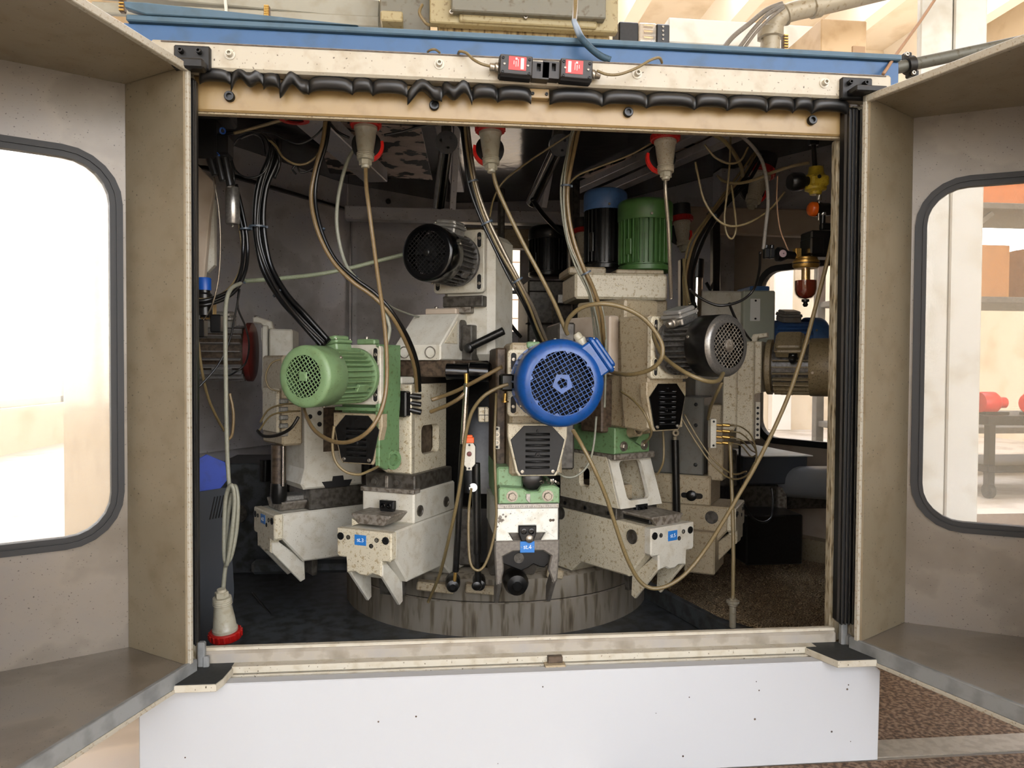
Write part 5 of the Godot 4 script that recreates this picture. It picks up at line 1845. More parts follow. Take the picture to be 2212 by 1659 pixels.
# ---------------------------------------------------------------- electric motors: fan cover to the front (local +z), body behind
func motor(label: String, xf: Transform3D, p: Dictionary) -> Node3D:
	var t := thing("electric_motor", label, "motor", xf)
	var R: float = p.R
	var gr: float = p.get("gr", R * 0.74)
	var lc: float = p.get("lc", R * 0.95)
	var lb: float = p.get("lb", R * 1.5)
	var cov: Material = p.cover
	var bod: Material = p.body
	var s := S()
	var rd: float = R * p.get("round", 0.28)
	var prof := [V(gr, -0.002), V(gr, 0.0), V(R - rd, 0.0)]
	for k in range(1, 6):
		var an := PI / 2 * k / 5.0
		prof.append(V(R - rd + rd * sin(an), -rd * p.get("deep", 1.0) + rd * p.get("deep", 1.0) * cos(an)))
	prof.append_array([V(R, -lc + 0.002), V(R - 0.0015, -lc), V(R - 0.004, -lc), V(R - 0.004, -rd), V(gr, -0.004), V(gr, -0.002)])
	lathe(s, prof, 48)
	var cover := part("fan_cover", s, cov, t)
	if p.has("rim"):
		s = S()
		var pr := [V(gr, 0.0006), V(R - rd + 0.0003, 0.0006)]
		for k in range(1, 5):
			var an := PI / 2 * k / 5.0
			pr.append(V(R - rd + (rd + 0.0005) * sin(an), -rd * p.get("deep", 1.0) + (rd * p.get("deep", 1.0) + 0.0006) * cos(an)))
		lathe(s, pr, 48)
		part("worn_rim", s, p.rim, cover)
	# grille of crossed bars
	s = S()
	var pitch: float = p.get("pitch", R * 0.135)
	var bw: float = p.get("bar", R * 0.032)
	var rot: float = p.get("turn", PI / 4)
	var hub: float = p.get("hub", R * 0.2)
	var n := int(gr / pitch)
	for dir in 2:
		var ux := Vector2.from_angle(rot + dir * PI / 2)
		var uy := Vector2(-ux.y, ux.x)
		for k in range(-n, n + 1):
			var off := k * pitch
			var half := sqrt(maxf(gr * gr - off * off, 0.0))
			if half < bw:
				continue
			var a := uy * off - ux * half
			var b := uy * off + ux * half
			bar(s, Vector3(a.x, a.y, -0.0015), Vector3(b.x, b.y, -0.0015), bw, 0.0016, 0.0003, Vector3.BACK)
	part("grille", s, p.get("grille", cov), cover)
	s = S()
	if p.get("plate", 0) == 1:      # angular centre plate around an open middle
		ring(s, ngon(Vector2.ZERO, R * 0.24, 5, rot + 0.4), ngon(Vector2.ZERO, R * 0.13, 5, rot + 0.1), -0.002, 0.0006)
		for k in 8:
			var c := Vector2.from_angle(rot + TAU * k / 8.0)
			var q := PackedVector2Array([c * gr * 1.01, c.rotated(0.20) * gr * 1.01, c.rotated(0.10) * gr * 0.90])
			var gs := S()
			prism(gs, q, -0.002, 0.0006, Transform3D(), 0.0)
			part("grille_gusset", gs, p.get("grille", cov), cover)
	elif p.get("plate", 0) == 2:
		prism(s, ngon(Vector2.ZERO, R * 0.21, 4, rot + 0.2), -0.002, 0.001, Transform3D(), 0.001)
		lathe(s, [V(0.004, 0.001), V(0.007, 0.001), V(0.0065, 0.0025), V(0.004, 0.0025)], 16)
	else:
		lathe(s, [V(0, 0.0), V(hub * 0.25, 0.0), V(hub * 0.3, 0.003), V(hub * 0.7, 0.003), V(hub, 0.002), V(hub, -0.002), V(0, -0.002)], 24)
	part("grille_hub", s, p.get("grille", cov), cover)
	# the fan behind the grille
	s = S()
	lathe(s, [V(0, -0.016), V(gr * 0.35, -0.016), V(gr * 0.4, -0.03), V(gr * 1.02, -0.036), V(gr * 1.02, -0.039), V(0, -0.039)], 28)
	for k in 8:
		box(s, Vector3(cos(k * TAU / 8), sin(k * TAU / 8), 0) * gr * 0.66 + Vector3(0, 0, -0.026), Vector3(gr * 0.66, 0.003, 0.018), 0.0005, Basis(Vector3.BACK, k * TAU / 8))
	part("fan", s, M.fan, t)
	# ribbed body
	s = S()
	var rb := R * 0.80
	lathe(s, [V(0, -lc - lb), V(rb, -lc - lb), V(rb, -lc + 0.012), V(0, -lc + 0.012)], 40)
	part("core", s, p.get("core", bod), t)
	s = S()
	var nf: int = p.get("fins", 32)
	var ba: float = p.get("box_turn", 0.0)
	for k in nf:
		var a := TAU * k / nf
		var away := absf(wrapf(a - (PI / 2 - ba), -PI, PI))
		if away < 0.50:
			continue
		var dir := Vector3(cos(a), sin(a), 0)
		box(s, dir * (R * 0.875) + Vector3(0, 0, -lc - lb * 0.5 + 0.004), Vector3(R * 0.19, R * 0.042, lb * 0.96), R * 0.012, Basis(Vector3.BACK, a))
	part("cooling_fins", s, bod, t)
	# end bell and flange
	s = S()
	lathe(s, [V(0, -lc - lb - R * 0.22), V(R * 0.86, -lc - lb - R * 0.22), V(R * 0.97, -lc - lb - R * 0.16), V(R * 0.97, -lc - lb), V(R * 0.8, -lc - lb + 0.003), V(0, -lc - lb + 0.003)], 36)
	part("end_bell", s, p.get("bell", bod), t)
	# feet lugs
	for k in 2:
		var a := PI / 2 - ba + (2.2 if k == 0 else -2.2)
		s = S()
		box(s, Vector3(cos(a), sin(a), 0) * R * 0.90 + Vector3(0, 0, -lc - lb * 0.6), Vector3(R * 0.14, R * 0.26, lb * 0.36), 0.002, Basis(Vector3.BACK, a))
		part("lug", s, bod, t)
	for k in 3:
		var a := PI / 2 - ba + 1.0 + k * TAU / 3
		screw(cover, Vector3(cos(a), sin(a), 0) * (R - 0.0005) + Vector3(0, 0, -lc + 0.010), Vector3(cos(a), sin(a), 0), 0.0035, 0.003, M.steel)
	# terminal box
	if p.get("box", true):
		var B := Basis(Vector3.BACK, -ba)
		var bm: Material = p.get("box_mat", bod)
		var w := R * 0.95
		var zl: float = p.get("box_z", -lc - lb * 0.5)
		s = S()
		box(s, B * Vector3(0, R * 0.93, 0) + Vector3(0, 0, zl), Vector3(w * 0.86, R * 0.26, w * 0.92), 0.003, B)
		var tb := part("terminal_box", s, bm, t)
		s = S()
		var lo := B * Vector3(0, R * 1.10, 0) + Vector3(0, 0, zl)
		prism(s, rrect(-w * 0.5, -w * 0.5, w * 0.5, w * 0.5, w * 0.12), -R * 0.05, R * 0.07, Transform3D(B * Basis(Vector3.RIGHT, -PI / 2), lo), 0.003)
		prism(s, rrect(-w * 0.42, -w * 0.42, w * 0.42, w * 0.42, w * 0.10), R * 0.06, R * p.get("box_h", 0.22), Transform3D(B * Basis(Vector3.RIGHT, -PI / 2), lo), R * 0.05)
		var lid := part("terminal_lid", s, p.get("lid_mat", bm), tb)
		for q in [[-1, -1], [1, -1], [-1, 1], [1, 1]]:
			screw(lid, lo + B * Vector3(q[0] * w * 0.42, R * 0.07, q[1] * w * 0.42), B * Vector3.UP, 0.0028, 0.002, M.steel, 0.0, "screw")
		if p.has("gland"):
			s = S()
			var g: float = p.gland
			var go := B * Vector3(g * w * 0.43, R * 0.95, 0) + Vector3(0, 0, zl + w * 0.15)
			var gd := B * Vector3(g, p.get("gland_up", 0.0), p.get("gland_out", 0.0))
			lathe(s, [V(0.0, 0), V(0.011, 0), V(0.011, 0.012), V(0.009, 0.014), V(0.009, 0.022), V(0.006, 0.026), V(0, 0.026)], 12, aim(go, gd))
			part("cable_gland", s, p.get("gland_mat", M.plug), tb)
	return t

func local(deg: float, o: Vector3) -> Transform3D:
	return frame(deg) * Transform3D(Basis(), o)

func motors() -> void:
	motor("bright blue motor at the centre with a large square-mesh fan grille", local(0.1, Vector3(0.048, 0.666, 0.872)), {"R": 0.0875, "gr": 0.064, "lc": 0.075, "lb": 0.085, "cover": M.blue_motor, "body": M.blue_motor, "plate": 1, "pitch": 0.0083, "bar": 0.0013, "turn": 0.52, "box_turn": 0.95, "gland": -1.0, "box_z": -0.045, "box_h": 0.16})
	motor("light green motor with a diamond-mesh fan grille, left of centre", local(-28.9, Vector3(-0.014, 0.676, 0.918)), {"R": 0.0625, "gr": 0.0425, "lc": 0.066, "lb": 0.105, "cover": M.green_light, "body": M.green_light, "plate": 2, "pitch": 0.0074, "bar": 0.0019, "turn": 0.60, "box_turn": -0.18, "round": 0.22, "deep": 0.6})
	motor("black motor with a worn silver grille rim, right of the blue motor", local(28.9, Vector3(-0.012, 0.745, 0.890)), {"R": 0.0665, "gr": 0.048, "lc": 0.066, "lb": 0.074, "cover": M.black_oily, "body": M.grey_motor, "rim": M.silver_rim, "grille": M.iron_grey, "hub": 0.013, "pitch": 0.0080, "bar": 0.0015, "turn": 0.72, "box_turn": -0.30, "box_mat": M.alu, "lid_mat": M.grey_alu, "round": 0.2, "box_z": -0.12, "gland": -1.0, "gland_mat": M.steel})
	motor("small glossy black motor high up on the white upright, left of centre", local(-28.9, Vector3(0.088, 0.958, 0.605)), {"R": 0.0665, "gr": 0.050, "lc": 0.058, "lb": 0.082, "cover": M.black_gloss, "body": M.grey_motor, "grille": M.black_oily, "pitch": 0.0078, "bar": 0.0014, "hub": 0.008, "box_turn": 0.12, "box_mat": M.grey_alu, "round": 0.12})
	motor("grey motor with maroon flange and broad ribs beside the left upright", local(-87, Vector3(0.0, 0.735, 0.985)), {"R": 0.088, "lc": 0.10, "lb": 0.15, "cover": M.alu, "body": M.rib_grey, "bell": M.maroon, "core": M.iron_brown, "box_turn": 0.1, "box_mat": M.grey_alu, "fins": 22, "pitch": 0.009})
	motor("beige motor at the right edge of the opening with a dark ribbed belly", local(58.3, Vector3(-0.005, 0.700, 0.972)), {"R": 0.074, "lc": 0.075, "lb": 0.092, "cover": M.beige_motor, "body": M.beige_motor, "box_turn": -0.75, "fins": 26, "gland": -1.0, "gland_mat": M.black_oily, "core": M.grey_motor})
	motor("dull blue motor with a grey terminal box behind the beige motor", local(87, Vector3(0.0, 0.788, 1.022)), {"R": 0.068, "lc": 0.062, "lb": 0.112, "cover": M.blue_dull, "body": M.blue_dull, "box_turn": -0.2, "box_mat": M.grey_alu, "fins": 28})
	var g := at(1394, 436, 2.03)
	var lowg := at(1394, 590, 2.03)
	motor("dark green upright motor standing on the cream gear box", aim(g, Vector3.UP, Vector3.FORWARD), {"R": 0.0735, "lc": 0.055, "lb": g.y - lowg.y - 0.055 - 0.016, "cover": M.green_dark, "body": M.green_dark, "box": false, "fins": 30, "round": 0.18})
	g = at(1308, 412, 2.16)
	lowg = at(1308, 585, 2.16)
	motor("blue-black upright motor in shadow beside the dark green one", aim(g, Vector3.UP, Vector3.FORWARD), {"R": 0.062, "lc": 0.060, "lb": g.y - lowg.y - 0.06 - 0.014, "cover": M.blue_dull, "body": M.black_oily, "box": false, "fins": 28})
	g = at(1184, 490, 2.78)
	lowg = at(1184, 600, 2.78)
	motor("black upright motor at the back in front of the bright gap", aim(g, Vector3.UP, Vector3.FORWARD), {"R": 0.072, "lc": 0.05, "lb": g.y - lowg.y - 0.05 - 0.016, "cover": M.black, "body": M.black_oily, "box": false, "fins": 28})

# ---------------------------------------------------------------- pneumatics
func pneumatics() -> void:
	var d := 1.56
	# yellow pressure regulator
	var o := at(1762, 392, d)
	var t := thing("pressure_regulator", "yellow pressure regulator with a black knob near the right upright", "regulator", Transform3D(Basis(), o))
	var s := S()
	lathe(s, [V(0, -0.028), V(0.012, -0.028), V(0.014, -0.022), V(0.023, -0.018), V(0.023, 0.010), V(0.017, 0.016), V(0.015, 0.030), V(0, 0.030)], 8, aim(Vector3.ZERO, Vector3.UP))
	box(s, Vector3(0, -0.002, 0.010), Vector3(0.038, 0.022, 0.03), 0.004)
	part("body", s, M.yellow, t)
	s = S()
	lathe(s, [V(0.0, 0), V(0.010, 0), V(0.011, 0.012), V(0.018, 0.014), V(0.0195, 0.018), V(0.0195, 0.036), V(0.015, 0.042), V(0, 0.042)], 20, aim(Vector3(-0.02, -0.001, 0.004), Vector3(-1, -0.1, 0.1)))
	part("knob", s, M.black, t)
	s = S()
	lathe(s, [V(0.0, 0), V(0.004, 0), V(0.004, 0.002), V(0, 0.002)], 12, aim(Vector3(-0.006, 0.004, 0.026), Vector3(0, 0, 1)))
	part("screw_hole", s, M.hole, t)
	s = S()
	rod(s, Vector3(-0.002, 0.026, 0), Vector3(-0.006, 0.080, 0), 0.005, 10)
	box(s, Vector3(-0.006, 0.086, 0), Vector3(0.022, 0.020, 0.014), 0.002)
	part("top_fitting", s, M.dark_steel, t)
	s = S()
	rod(s, Vector3(0.008, -0.028, 0), Vector3(0.008, -0.040, 0), 0.006, 6)
	rod(s, Vector3(0.008, -0.040, 0), Vector3(0.008, -0.082, 0), 0.0022, 8)
	part("stem", s, M.steel, t)
	# amber indicator
	o = at(1765, 452, d + 0.01)
	t = thing("indicator_valve", "black valve with an amber button under the yellow regulator", "valve", Transform3D(Basis(), o))
	s = S()
	lathe(s, [V(0, 0), V(0.013, 0), V(0.014, 0.004), V(0.014, 0.018), V(0.016, 0.026), V(0.016, 0.032), V(0, 0.032)], 20, aim(Vector3(0.028, 0, 0), Vector3(-1, 0, 0)))
	part("body", s, M.black_oily, t)
	s = S()
	lathe(s, [V(0, -0.001), V(0.0155, -0.001), V(0.0150, 0.010), V(0.011, 0.014), V(0, 0.015)], 20, aim(Vector3(-0.004, 0, 0), Vector3(-1, 0, 0.1)))
	part("button", s, M.amber, t)
	s = S()
	rod(s, Vector3(0.010, -0.012, 0.006), Vector3(0.010, -0.036, 0.006), 0.0058, 10)
	box(s, Vector3(0.020, -0.038, 0.006), Vector3(0.03, 0.014, 0.014), 0.002)
	part("elbow", s, M.black, t)
	s = S()
	rod(s, Vector3(0.010, -0.008, 0.007), Vector3(0.010, -0.014, 0.007), 0.0068, 6)
	part("nut", s, M.alu, t)
	# solenoid box and filter bowl
	o = at(1768, 530, d + 0.02)
	t = thing("solenoid_box", "plain black solenoid box above the red oil bowl", "box", Transform3D(Basis(), o))
	s = S()
	box(s, Vector3(0, 0, 0), Vector3(0.058, 0.056, 0.05), 0.003)
	box(s, Vector3(-0.020, -0.006, 0.01), Vector3(0.03, 0.036, 0.05), 0.003)
	part("case", s, M.black, t)
	o = at(1741, 570, d + 0.02)
	t = thing("oil_bowl", "clear lubricator bowl half full of dark red oil under a brass collar", "lubricator", Transform3D(Basis(), o))
	s = S()
	var up := aim(Vector3.ZERO, Vector3.UP)
	lathe(s, [V(0.0, 0.016), V(0.014, 0.016), V(0.023, 0.013), V(0.024, 0.008), V(0.0275, 0.006), V(0.0275, -0.006), V(0.024, -0.010), V(0.0, -0.010)], 28, up)
	part("collar", s, M.brass, t)
	s = S()
	lathe(s, [V(0.0265, 0.001), V(0.0285, 0.001), V(0.0285, -0.001), V(0.0265, -0.001)], 28, up)
	part("clamp_ring", s, M.black, t)
	s = S()
	lathe(s, [V(0.0235, -0.008), V(0.0235, -0.055), V(0.021, -0.066), V(0.014, -0.074), V(0.004, -0.077)], 28, up)
	part("bowl", s, M.bowl, t)
	s = S()
	lathe(s, [V(0.0, -0.036), V(0.0220, -0.036), V(0.0220, -0.055), V(0.0195, -0.065), V(0.013, -0.0725), V(0.0, -0.0755)], 28, up)
	part("oil", s, M.red_oil, t)
	s = S()
	lathe(s, [V(0.0, -0.006), V(0.009, -0.006), V(0.009, -0.0355), V(0.0, -0.0355)], 18, up)
	part("siphon", s, M.brass, t)
	s = S()
	lathe(s, [V(0, -0.076), V(0.008, -0.076), V(0.008, -0.081), V(0.004, -0.083), V(0.006, -0.088), V(0.003, -0.092), V(0, -0.092)], 12, up)
	part("drain", s, M.black, t)
	s = S()
	box(s, Vector3(-0.02, 0.022, 0), Vector3(0.014, 0.022, 0.016), 0.002)
	part("port", s, M.brass, t)
	# silencer with elbows
	o = at(1690, 550, d + 0.02)
	t = thing("silencer", "black silencer with push-in elbows left of the oil bowl", "silencer", Transform3D(Basis(), o))
	s = S()
	lathe(s, [V(0, -0.028), V(0.008, -0.028), V(0.009, -0.012), V(0.014, -0.002), V(0.016, 0.004), V(0.015, 0.012), V(0.010, 0.015), V(0, 0.015)], 18, aim(Vector3.ZERO, Vector3(-1, 0.05, 0)))
	part("body", s, M.black, t)
	s = S()
	for k in 2:
		box(s, Vector3(-0.024 - k * 0.012, 0.002, 0), Vector3(0.011, 0.022, 0.014), 0.002)
		rod(s, Vector3(-0.024 - k * 0.012, 0.010, 0), Vector3(-0.024 - k * 0.012, 0.020, 0), 0.005, 10)
	part("elbow", s, M.black, t)
	s = S()
	lathe(s, [V(0, 0), V(0.008, 0), V(0.008, 0.0012), V(0, 0.0012)], 16, aim(Vector3(-0.006, 0.0, 0.0145), Vector3(0, 0, 1)))
	part("face_label", s, mat_cached("pink_grey", Color(0.50, 0.42, 0.42), 0.6), t)
	# distributor blocks with nipples
	var blocks := [[1539, 905, 1548, 968, 1.80, 4, 1.0, "cream grease distributor strip with four brass nipples facing right"], [1071, 922, 1080, 970, 1.66, 2, -0.6, "cream strip with two ringed outlets left of the middle guard"]]
	for q in blocks:
		var a := at(q[0] - 4, q[3], q[4])
		var b := at(q[2], q[1], q[4])
		t = thing("grease_distributor", q[7], "distributor")
		s = S()
		span(s, Vector3(a.x, a.y, -q[4] - 0.02), Vector3(b.x, b.y, -q[4]), 0.001)
		part("strip", s, M.cream_clean, t)
		for y in [0.09, 0.91]:
			screw(t, Vector3((a.x + b.x) / 2, lerpf(a.y, b.y, y), -q[4]), Vector3(0, 0, 1), 0.0028, 0.001, M.hole, 0.0, "screw")
		for k in q[5]:
			var y: float = lerpf(b.y, a.y, 0.22 + 0.205 * k) if q[5] == 4 else lerpf(b.y, a.y, 0.35 + 0.35 * k)
			s = S()
			if q[5] == 4:
				rod(s, Vector3(b.x, y, -q[4] - 0.01), Vector3(b.x + 0.016, y, -q[4] - 0.005), 0.0032, 8)
				rod(s, Vector3(b.x + 0.016, y, -q[4] - 0.005), Vector3(b.x + 0.034, y, -q[4]), 0.0045, 6)
				rod(s, Vector3(b.x + 0.034, y, -q[4]), Vector3(b.x + 0.044, y, -q[4]), 0.0026, 8)
			else:
				lathe(s, [V(0.003, 0), V(0.006, 0), V(0.006, 0.004), V(0.003, 0.004)], 16, aim(Vector3((a.x + b.x) / 2, y, -q[4]), Vector3(0, 0, 1)))
			part("nipple", s, M.brass if q[5] == 4 else M.steel, t)
	# proximity switch on its bracket with orange plug
	o = at(1013, 985, 1.68)
	t = thing("limit_switch", "cream limit switch with an orange connector on top, on the dark rod", "switch", Transform3D(Basis(), o))
	s = S()
	prism(s, P([-0.008, 0.030, -0.013, 0.022, -0.013, -0.016, -0.006, -0.024, -0.006, -0.030, 0.006, -0.030, 0.006, -0.024, 0.013, -0.016, 0.013, 0.022, 0.008, 0.030]), 0.0, 0.014, Transform3D(), 0.001)
	part("face", s, M.cream_clean, t)
	s = S()
	lathe(s, [V(0, 0), V(0.0055, 0), V(0.0045, 0.003), V(0, 0.0035)], 16, aim(Vector3(0, 0.006, 0.014), Vector3(0, 0, 1)))
	part("button", s, M.maroon, t)
	for y in [0.0255, -0.0255]:
		screw(t, Vector3(0, y, 0.014), Vector3(0, 0, 1), 0.0024, 0.001, M.dark_steel, 0.0, "screw")
	s = S()
	box(s, Vector3(0.001, 0.036, 0.008), Vector3(0.018, 0.012, 0.018), 0.001)
	box(s, Vector3(0.001, 0.044, 0.008), Vector3(0.012, 0.006, 0.012), 0.001)
	part("connector", s, M.orange, t)
	s = S()
	box(s, Vector3(0, 0, -0.010), Vector3(0.030, 0.05, 0.018), 0.002)
	part("body", s, M.black, t)
	# left valve island
	o = at(447, 300, 1.56)
	t = thing("valve_island", "black pneumatic manifold with blue rings in the upper left corner", "manifold", Transform3D(Basis(), o))
	s = S()
	box(s, Vector3(0.0, 0, 0), Vector3(0.05, 0.09, 0.06), 0.004)
	box(s, Vector3(0.03, -0.015, 0.0), Vector3(0.03, 0.04, 0.05), 0.004)
	box(s, Vector3(0.012, 0.045, -0.0), Vector3(0.075, 0.03, 0.07), 0.004)
	part("body", s, M.black, t)
	for q in [[0.036, 0.008, 0.03], [0.022, -0.036, 0.02]]:
		s = S()
		lathe(s, [V(0.004, 0), V(0.0065, 0.001), V(0.0065, 0.004), V(0.004, 0.005)], 16, aim(Vector3(q[0], q[1], q[2]), Vector3(0.5, -0.2, 0.7)))
		part("blue_ring", s, M.blue_cap, t)
	s = S()
	for k in 3:
		rod(s, Vector3(0.01 + k * 0.014, -0.04, 0.02), Vector3(0.022 + k * 0.014, -0.075 - 0.01 * k, 0.02), 0.008, 10)
	part("hose_tail", s, M.black_oily, t)
	# hanging chromed canister
	var a := at(502, 405, 1.62)
	var b := at(502, 484, 1.62)
	t = thing("canister", "plain silver canister hanging from the cables, upper left", "canister", Transform3D(Basis(), a))
	s = S()
	var l := a.y - b.y
	lathe(s, [V(0, 0.002), V(0.006, 0.002), V(0.006, 0), V(0.0125, 0), V(0.0138, -0.002), V(0.0138, -l + 0.002), V(0.0125, -l), V(0, -l)], 24, aim(Vector3.ZERO, Vector3.UP))
	part("shell", s, M.alu, t)
	s = S()
	tube(s, smooth_path([Vector3(0, -l, 0), Vector3(0.001, -l - 0.004, 0), Vector3(-0.001, -l - 0.006, 0)]), 0.0008, 6)
	part("wire_end", s, M.steel, t)
	# solenoids near the left motor
	o = at(450, 672, 1.62)
	t = thing("solenoid_valve", "sand-coloured solenoid valve with two black coils beside the left upright", "valve", Transform3D(Basis(), o))
	s = S()
	box(s, Vector3(0, 0, 0), Vector3(0.026, 0.034, 0.03), 0.003)
	rod(s, Vector3(-0.004, 0.01, 0), Vector3(-0.004, 0.03, 0), 0.008, 12)
	part("valve_body", s, M.valve_beige, t)
	for k in 2:
		s = S()
		box(s, Vector3(-0.012 + k * 0.032, -0.036 + k * 0.010, 0.010), Vector3(0.020, 0.036, 0.03), 0.002)
		part("coil", s, M.black, t)
	s = S()
	box(s, Vector3(-0.002, -0.006, 0.016), Vector3(0.016, 0.016, 0.006), 0.001)
	part("pilot", s, M.dark_steel, t)
	# blue-capped bottle
	a = at(441, 600, 1.6)
	t = thing("cap_bottle", "dark bottle with a blue screw cap behind the left upright", "bottle", Transform3D(Basis(), a))
	s = S()
	lathe(s, [V(0, 0), V(0.012, 0), V(0.0135, -0.002), V(0.0135, -0.025), V(0, -0.025)], 24, aim(Vector3.ZERO, Vector3.UP))
	part("cap", s, M.blue_cap, t)
	s = S()
	lathe(s, [V(0.012, -0.025), V(0.012, -0.030), V(0.016, -0.034), V(0.016, -0.075), V(0, -0.075)], 24, aim(Vector3.ZERO, Vector3.UP))
	part("bottle", s, M.black_oily, t)

# ---------------------------------------------------------------- loose fittings inside the cabin
func block_at(called: String, label: String, cat: String, r: Array, d: float, depth: float, m: Material, pname := "body", bev := 0.004) -> Node3D:
	var a := at(r[0], r[3], d)
	var b := at(r[2], r[1], d)
	var c := Vector3((a.x + b.x) / 2, minf(a.y, b.y), -d - depth / 2)
	var t := thing(called, label, cat, Transform3D(Basis(), c))
	var s := S()
	var h := absf(b.y - a.y)
	box(s, Vector3(0, h / 2, 0), Vector3(b.x - a.x, h, depth), bev)
	part(pname, s, m, t)
	return t

func interior_fittings() -> void:
	# left side
	var t := thing("blue_sheet", "blue plastic sheet standing against the lower left wall", "sheet", Transform3D(Basis(Vector3.UP, 0.5), at(452, 1050, 1.78)))
	var s := S()
	prism(s, P([-0.040, -0.062, 0.012, -0.022, 0.040, 0.012, 0.034, 0.052, -0.006, 0.072, -0.028, 0.060]), -0.002, 0.002, Transform3D(), 0.001)
	part("sheet", s, M.blue_sheet, t)
	t = thing("side_baffle", "oily dark baffle plate low on the left wall beside the cable loop", "plate", Transform3D(Basis(Vector3.UP, 0.9), at(452, 1290, 1.62)))
	s = S()
	prism(s, P([-0.07, -0.10, 0.05, -0.10, 0.06, 0.0, 0.045, 0.22, -0.07, 0.22]), -0.002, 0.002, Transform3D(), 0.001)
	part("plate", s, mat_cached("blue_grey", Color(0.20, 0.215, 0.235), 0.5), t)
	s = S()
	for k in 7:
		bar(s, Vector3(0.0 + k * 0.007, 0.16, 0.003), Vector3(0.012 + k * 0.007, 0.205, 0.003), 0.002, 0.002, 0.0)
	part("slots", s, M.hole, t)
	t = thing("leaning_panel", "cream panel edge leaning behind the left upright under the valves", "panel", Transform3D(Basis(), Vector3.ZERO))
	s = S()
	var pts := [at(420, 350, 1.7), at(463, 395, 1.7), at(452, 470, 1.7), at(437, 640, 1.7), at(420, 640, 1.7)]
	var pp := PackedVector2Array()
	for q in pts:
		pp.append(Vector2(q.x, q.y))
	prism(s, pp, -1.72, -1.70, Transform3D(), 0.002)
	part("panel", s, M.inner_beige, t)
	s = S()
	pp = PackedVector2Array()
	for q in [at(463, 430, 1.73), at(463, 572, 1.73), at(447, 588, 1.73), at(452, 500, 1.73)]:
		pp.append(Vector2(q.x, q.y))
	prism(s, pp, -1.75, -1.73, Transform3D(), 0.001)
	part("white_edge", s, M.cream_clean, t)
	t = block_at("coolant_tank", "dark coolant tank in the lower left behind the far left station", "tank", [470, 1000, 650, 1240], 2.55, 0.25, M.tank)
	s = S()
	rod(s, Vector3(0.02, 0.30, 0.13), Vector3(0.02, 0.37, 0.13), 0.018, 16)
	part("cap", s, M.black_oily, t)
	s = S()
	rod(s, Vector3(-0.06, 0.20, 0.125), Vector3(-0.06, 0.20, 0.16), 0.03, 18)
	part("drain_cap", s, M.iron, t)
	# rods between the left and the middle station
	t = thing("tie_rod", "slim chromed tie rod slanting down from the adjuster knob", "rod")
	s = S()
	rod(s, at(1008, 828, 1.70), at(1000, 960, 1.70), 0.0065, 14)
	part("rod", s, M.chrome, t)
	s = S()
	rod(s, at(1000, 960, 1.70), at(984, 1235, 1.72), 0.0072, 14)
	part("sleeve", s, M.black_oily, t)
	s = S()
	rod(s, at(1007, 806, 1.70), at(1008, 832, 1.70), 0.0048, 12)
	rod(s, at(984, 1235, 1.72), at(982, 1256, 1.72), 0.004, 12)
	part("threaded_end", s, M.brass, t)
	t = thing("gas_cylinder", "thick black cylinder standing left of the middle station with a round white tag", "cylinder")
	s = S()
	rod(s, at(1028, 1000, 1.74), at(1031, 1196, 1.74), 0.0098, 18)
	rod(s, at(1031, 1196, 1.74), at(1033, 1262, 1.74), 0.0072, 16)
	part("barrel", s, M.black_oily, t)
	s = S()
	lathe(s, [V(0, -0.008), V(0.010, -0.005), V(0.012, 0), V(0.010, 0.005), V(0, 0.008)], 14, aim(at(1030, 1265, 1.735), Vector3(0, 0, 1)))
	part("eye", s, M.black_oily, t)
	s = S()
	lathe(s, [V(0, 0), V(0.0095, 0), V(0.0095, 0.0012), V(0, 0.0012)], 24, aim(at(1022, 1053, 1.70), Vector3(0.1, 0, 1)))
	part("tag", s, M.tag_white, t, "round white tag")
	screw(t, at(1014, 1050, 1.697), Vector3(0, 0, 1), 0.0022, 0.002, M.black, 0.0, "pin")
	t = block_at("fitting_block", "small cream block with a cross groove left of the blue motor", "block", [1034, 880, 1056, 912], 1.72, 0.03, M.cream, "body", 0.002)
	s = S()
	box(s, Vector3(0, 0.016, 0.0152), Vector3(0.022, 0.0014, 0.001), 0.0)
	box(s, Vector3(0.002, 0.017, 0.0152), Vector3(0.0014, 0.032, 0.001), 0.0)
	part("groove", s, M.hole, t)
	t = block_at("valve_block", "black hydraulic valve block with copper pipes left of the blue motor", "valve", [1082, 808, 1110, 845], 1.62, 0.05, M.black_oily)
	s = S()
	rod(s, Vector3(-0.004, -0.004, 0.02), Vector3(-0.004, -0.022, 0.02), 0.0045, 6)
	lathe(s, [V(0.004, 0), V(0.0075, 0), V(0.0075, 0.003), V(0.004, 0.003)], 14, aim(Vector3(-0.004, -0.024, 0.02), Vector3.UP))
	part("nut", s, M.brass, t)
	# right side
	t = block_at("slide_cover", "grey steel cover box with a dusty white lid, right rear", "cover", [1606, 985, 1745, 1047], 2.32, 0.30, mat_cached("blue_grey", Color(0.20, 0.215, 0.235), 0.5))
	s = S()
	prism(s, P([-0.10, -0.15, -0.03, -0.20, 0.07, -0.20, 0.118, 0.16, -0.11, 0.16]), 0.088, 0.092, flat(), 0.001)
	part("lid", s, M.cabinet_white, t)
	t = block_at("slide_way", "dark slideway with a pale rounded end below the grey cover box", "machine part", [1600, 1047, 1700, 1110], 2.36, 0.2, M.iron)
	s = S()
	box(s, Vector3(0.055, 0.05, 0.11), Vector3(0.03, 0.075, 0.02), 0.004)
	part("bracket", s, M.iron_grey, t)
	s = S()
	span(s, Vector3(-0.06, 0.0, 0.10), Vector3(0.09, 0.012, 0.16), 0.002)
	part("ledge", s, M.cream_dirty, t)
	t = thing("round_cover", "long pale rounded cover beyond the grey cover box at the right", "cover")
	s = S()
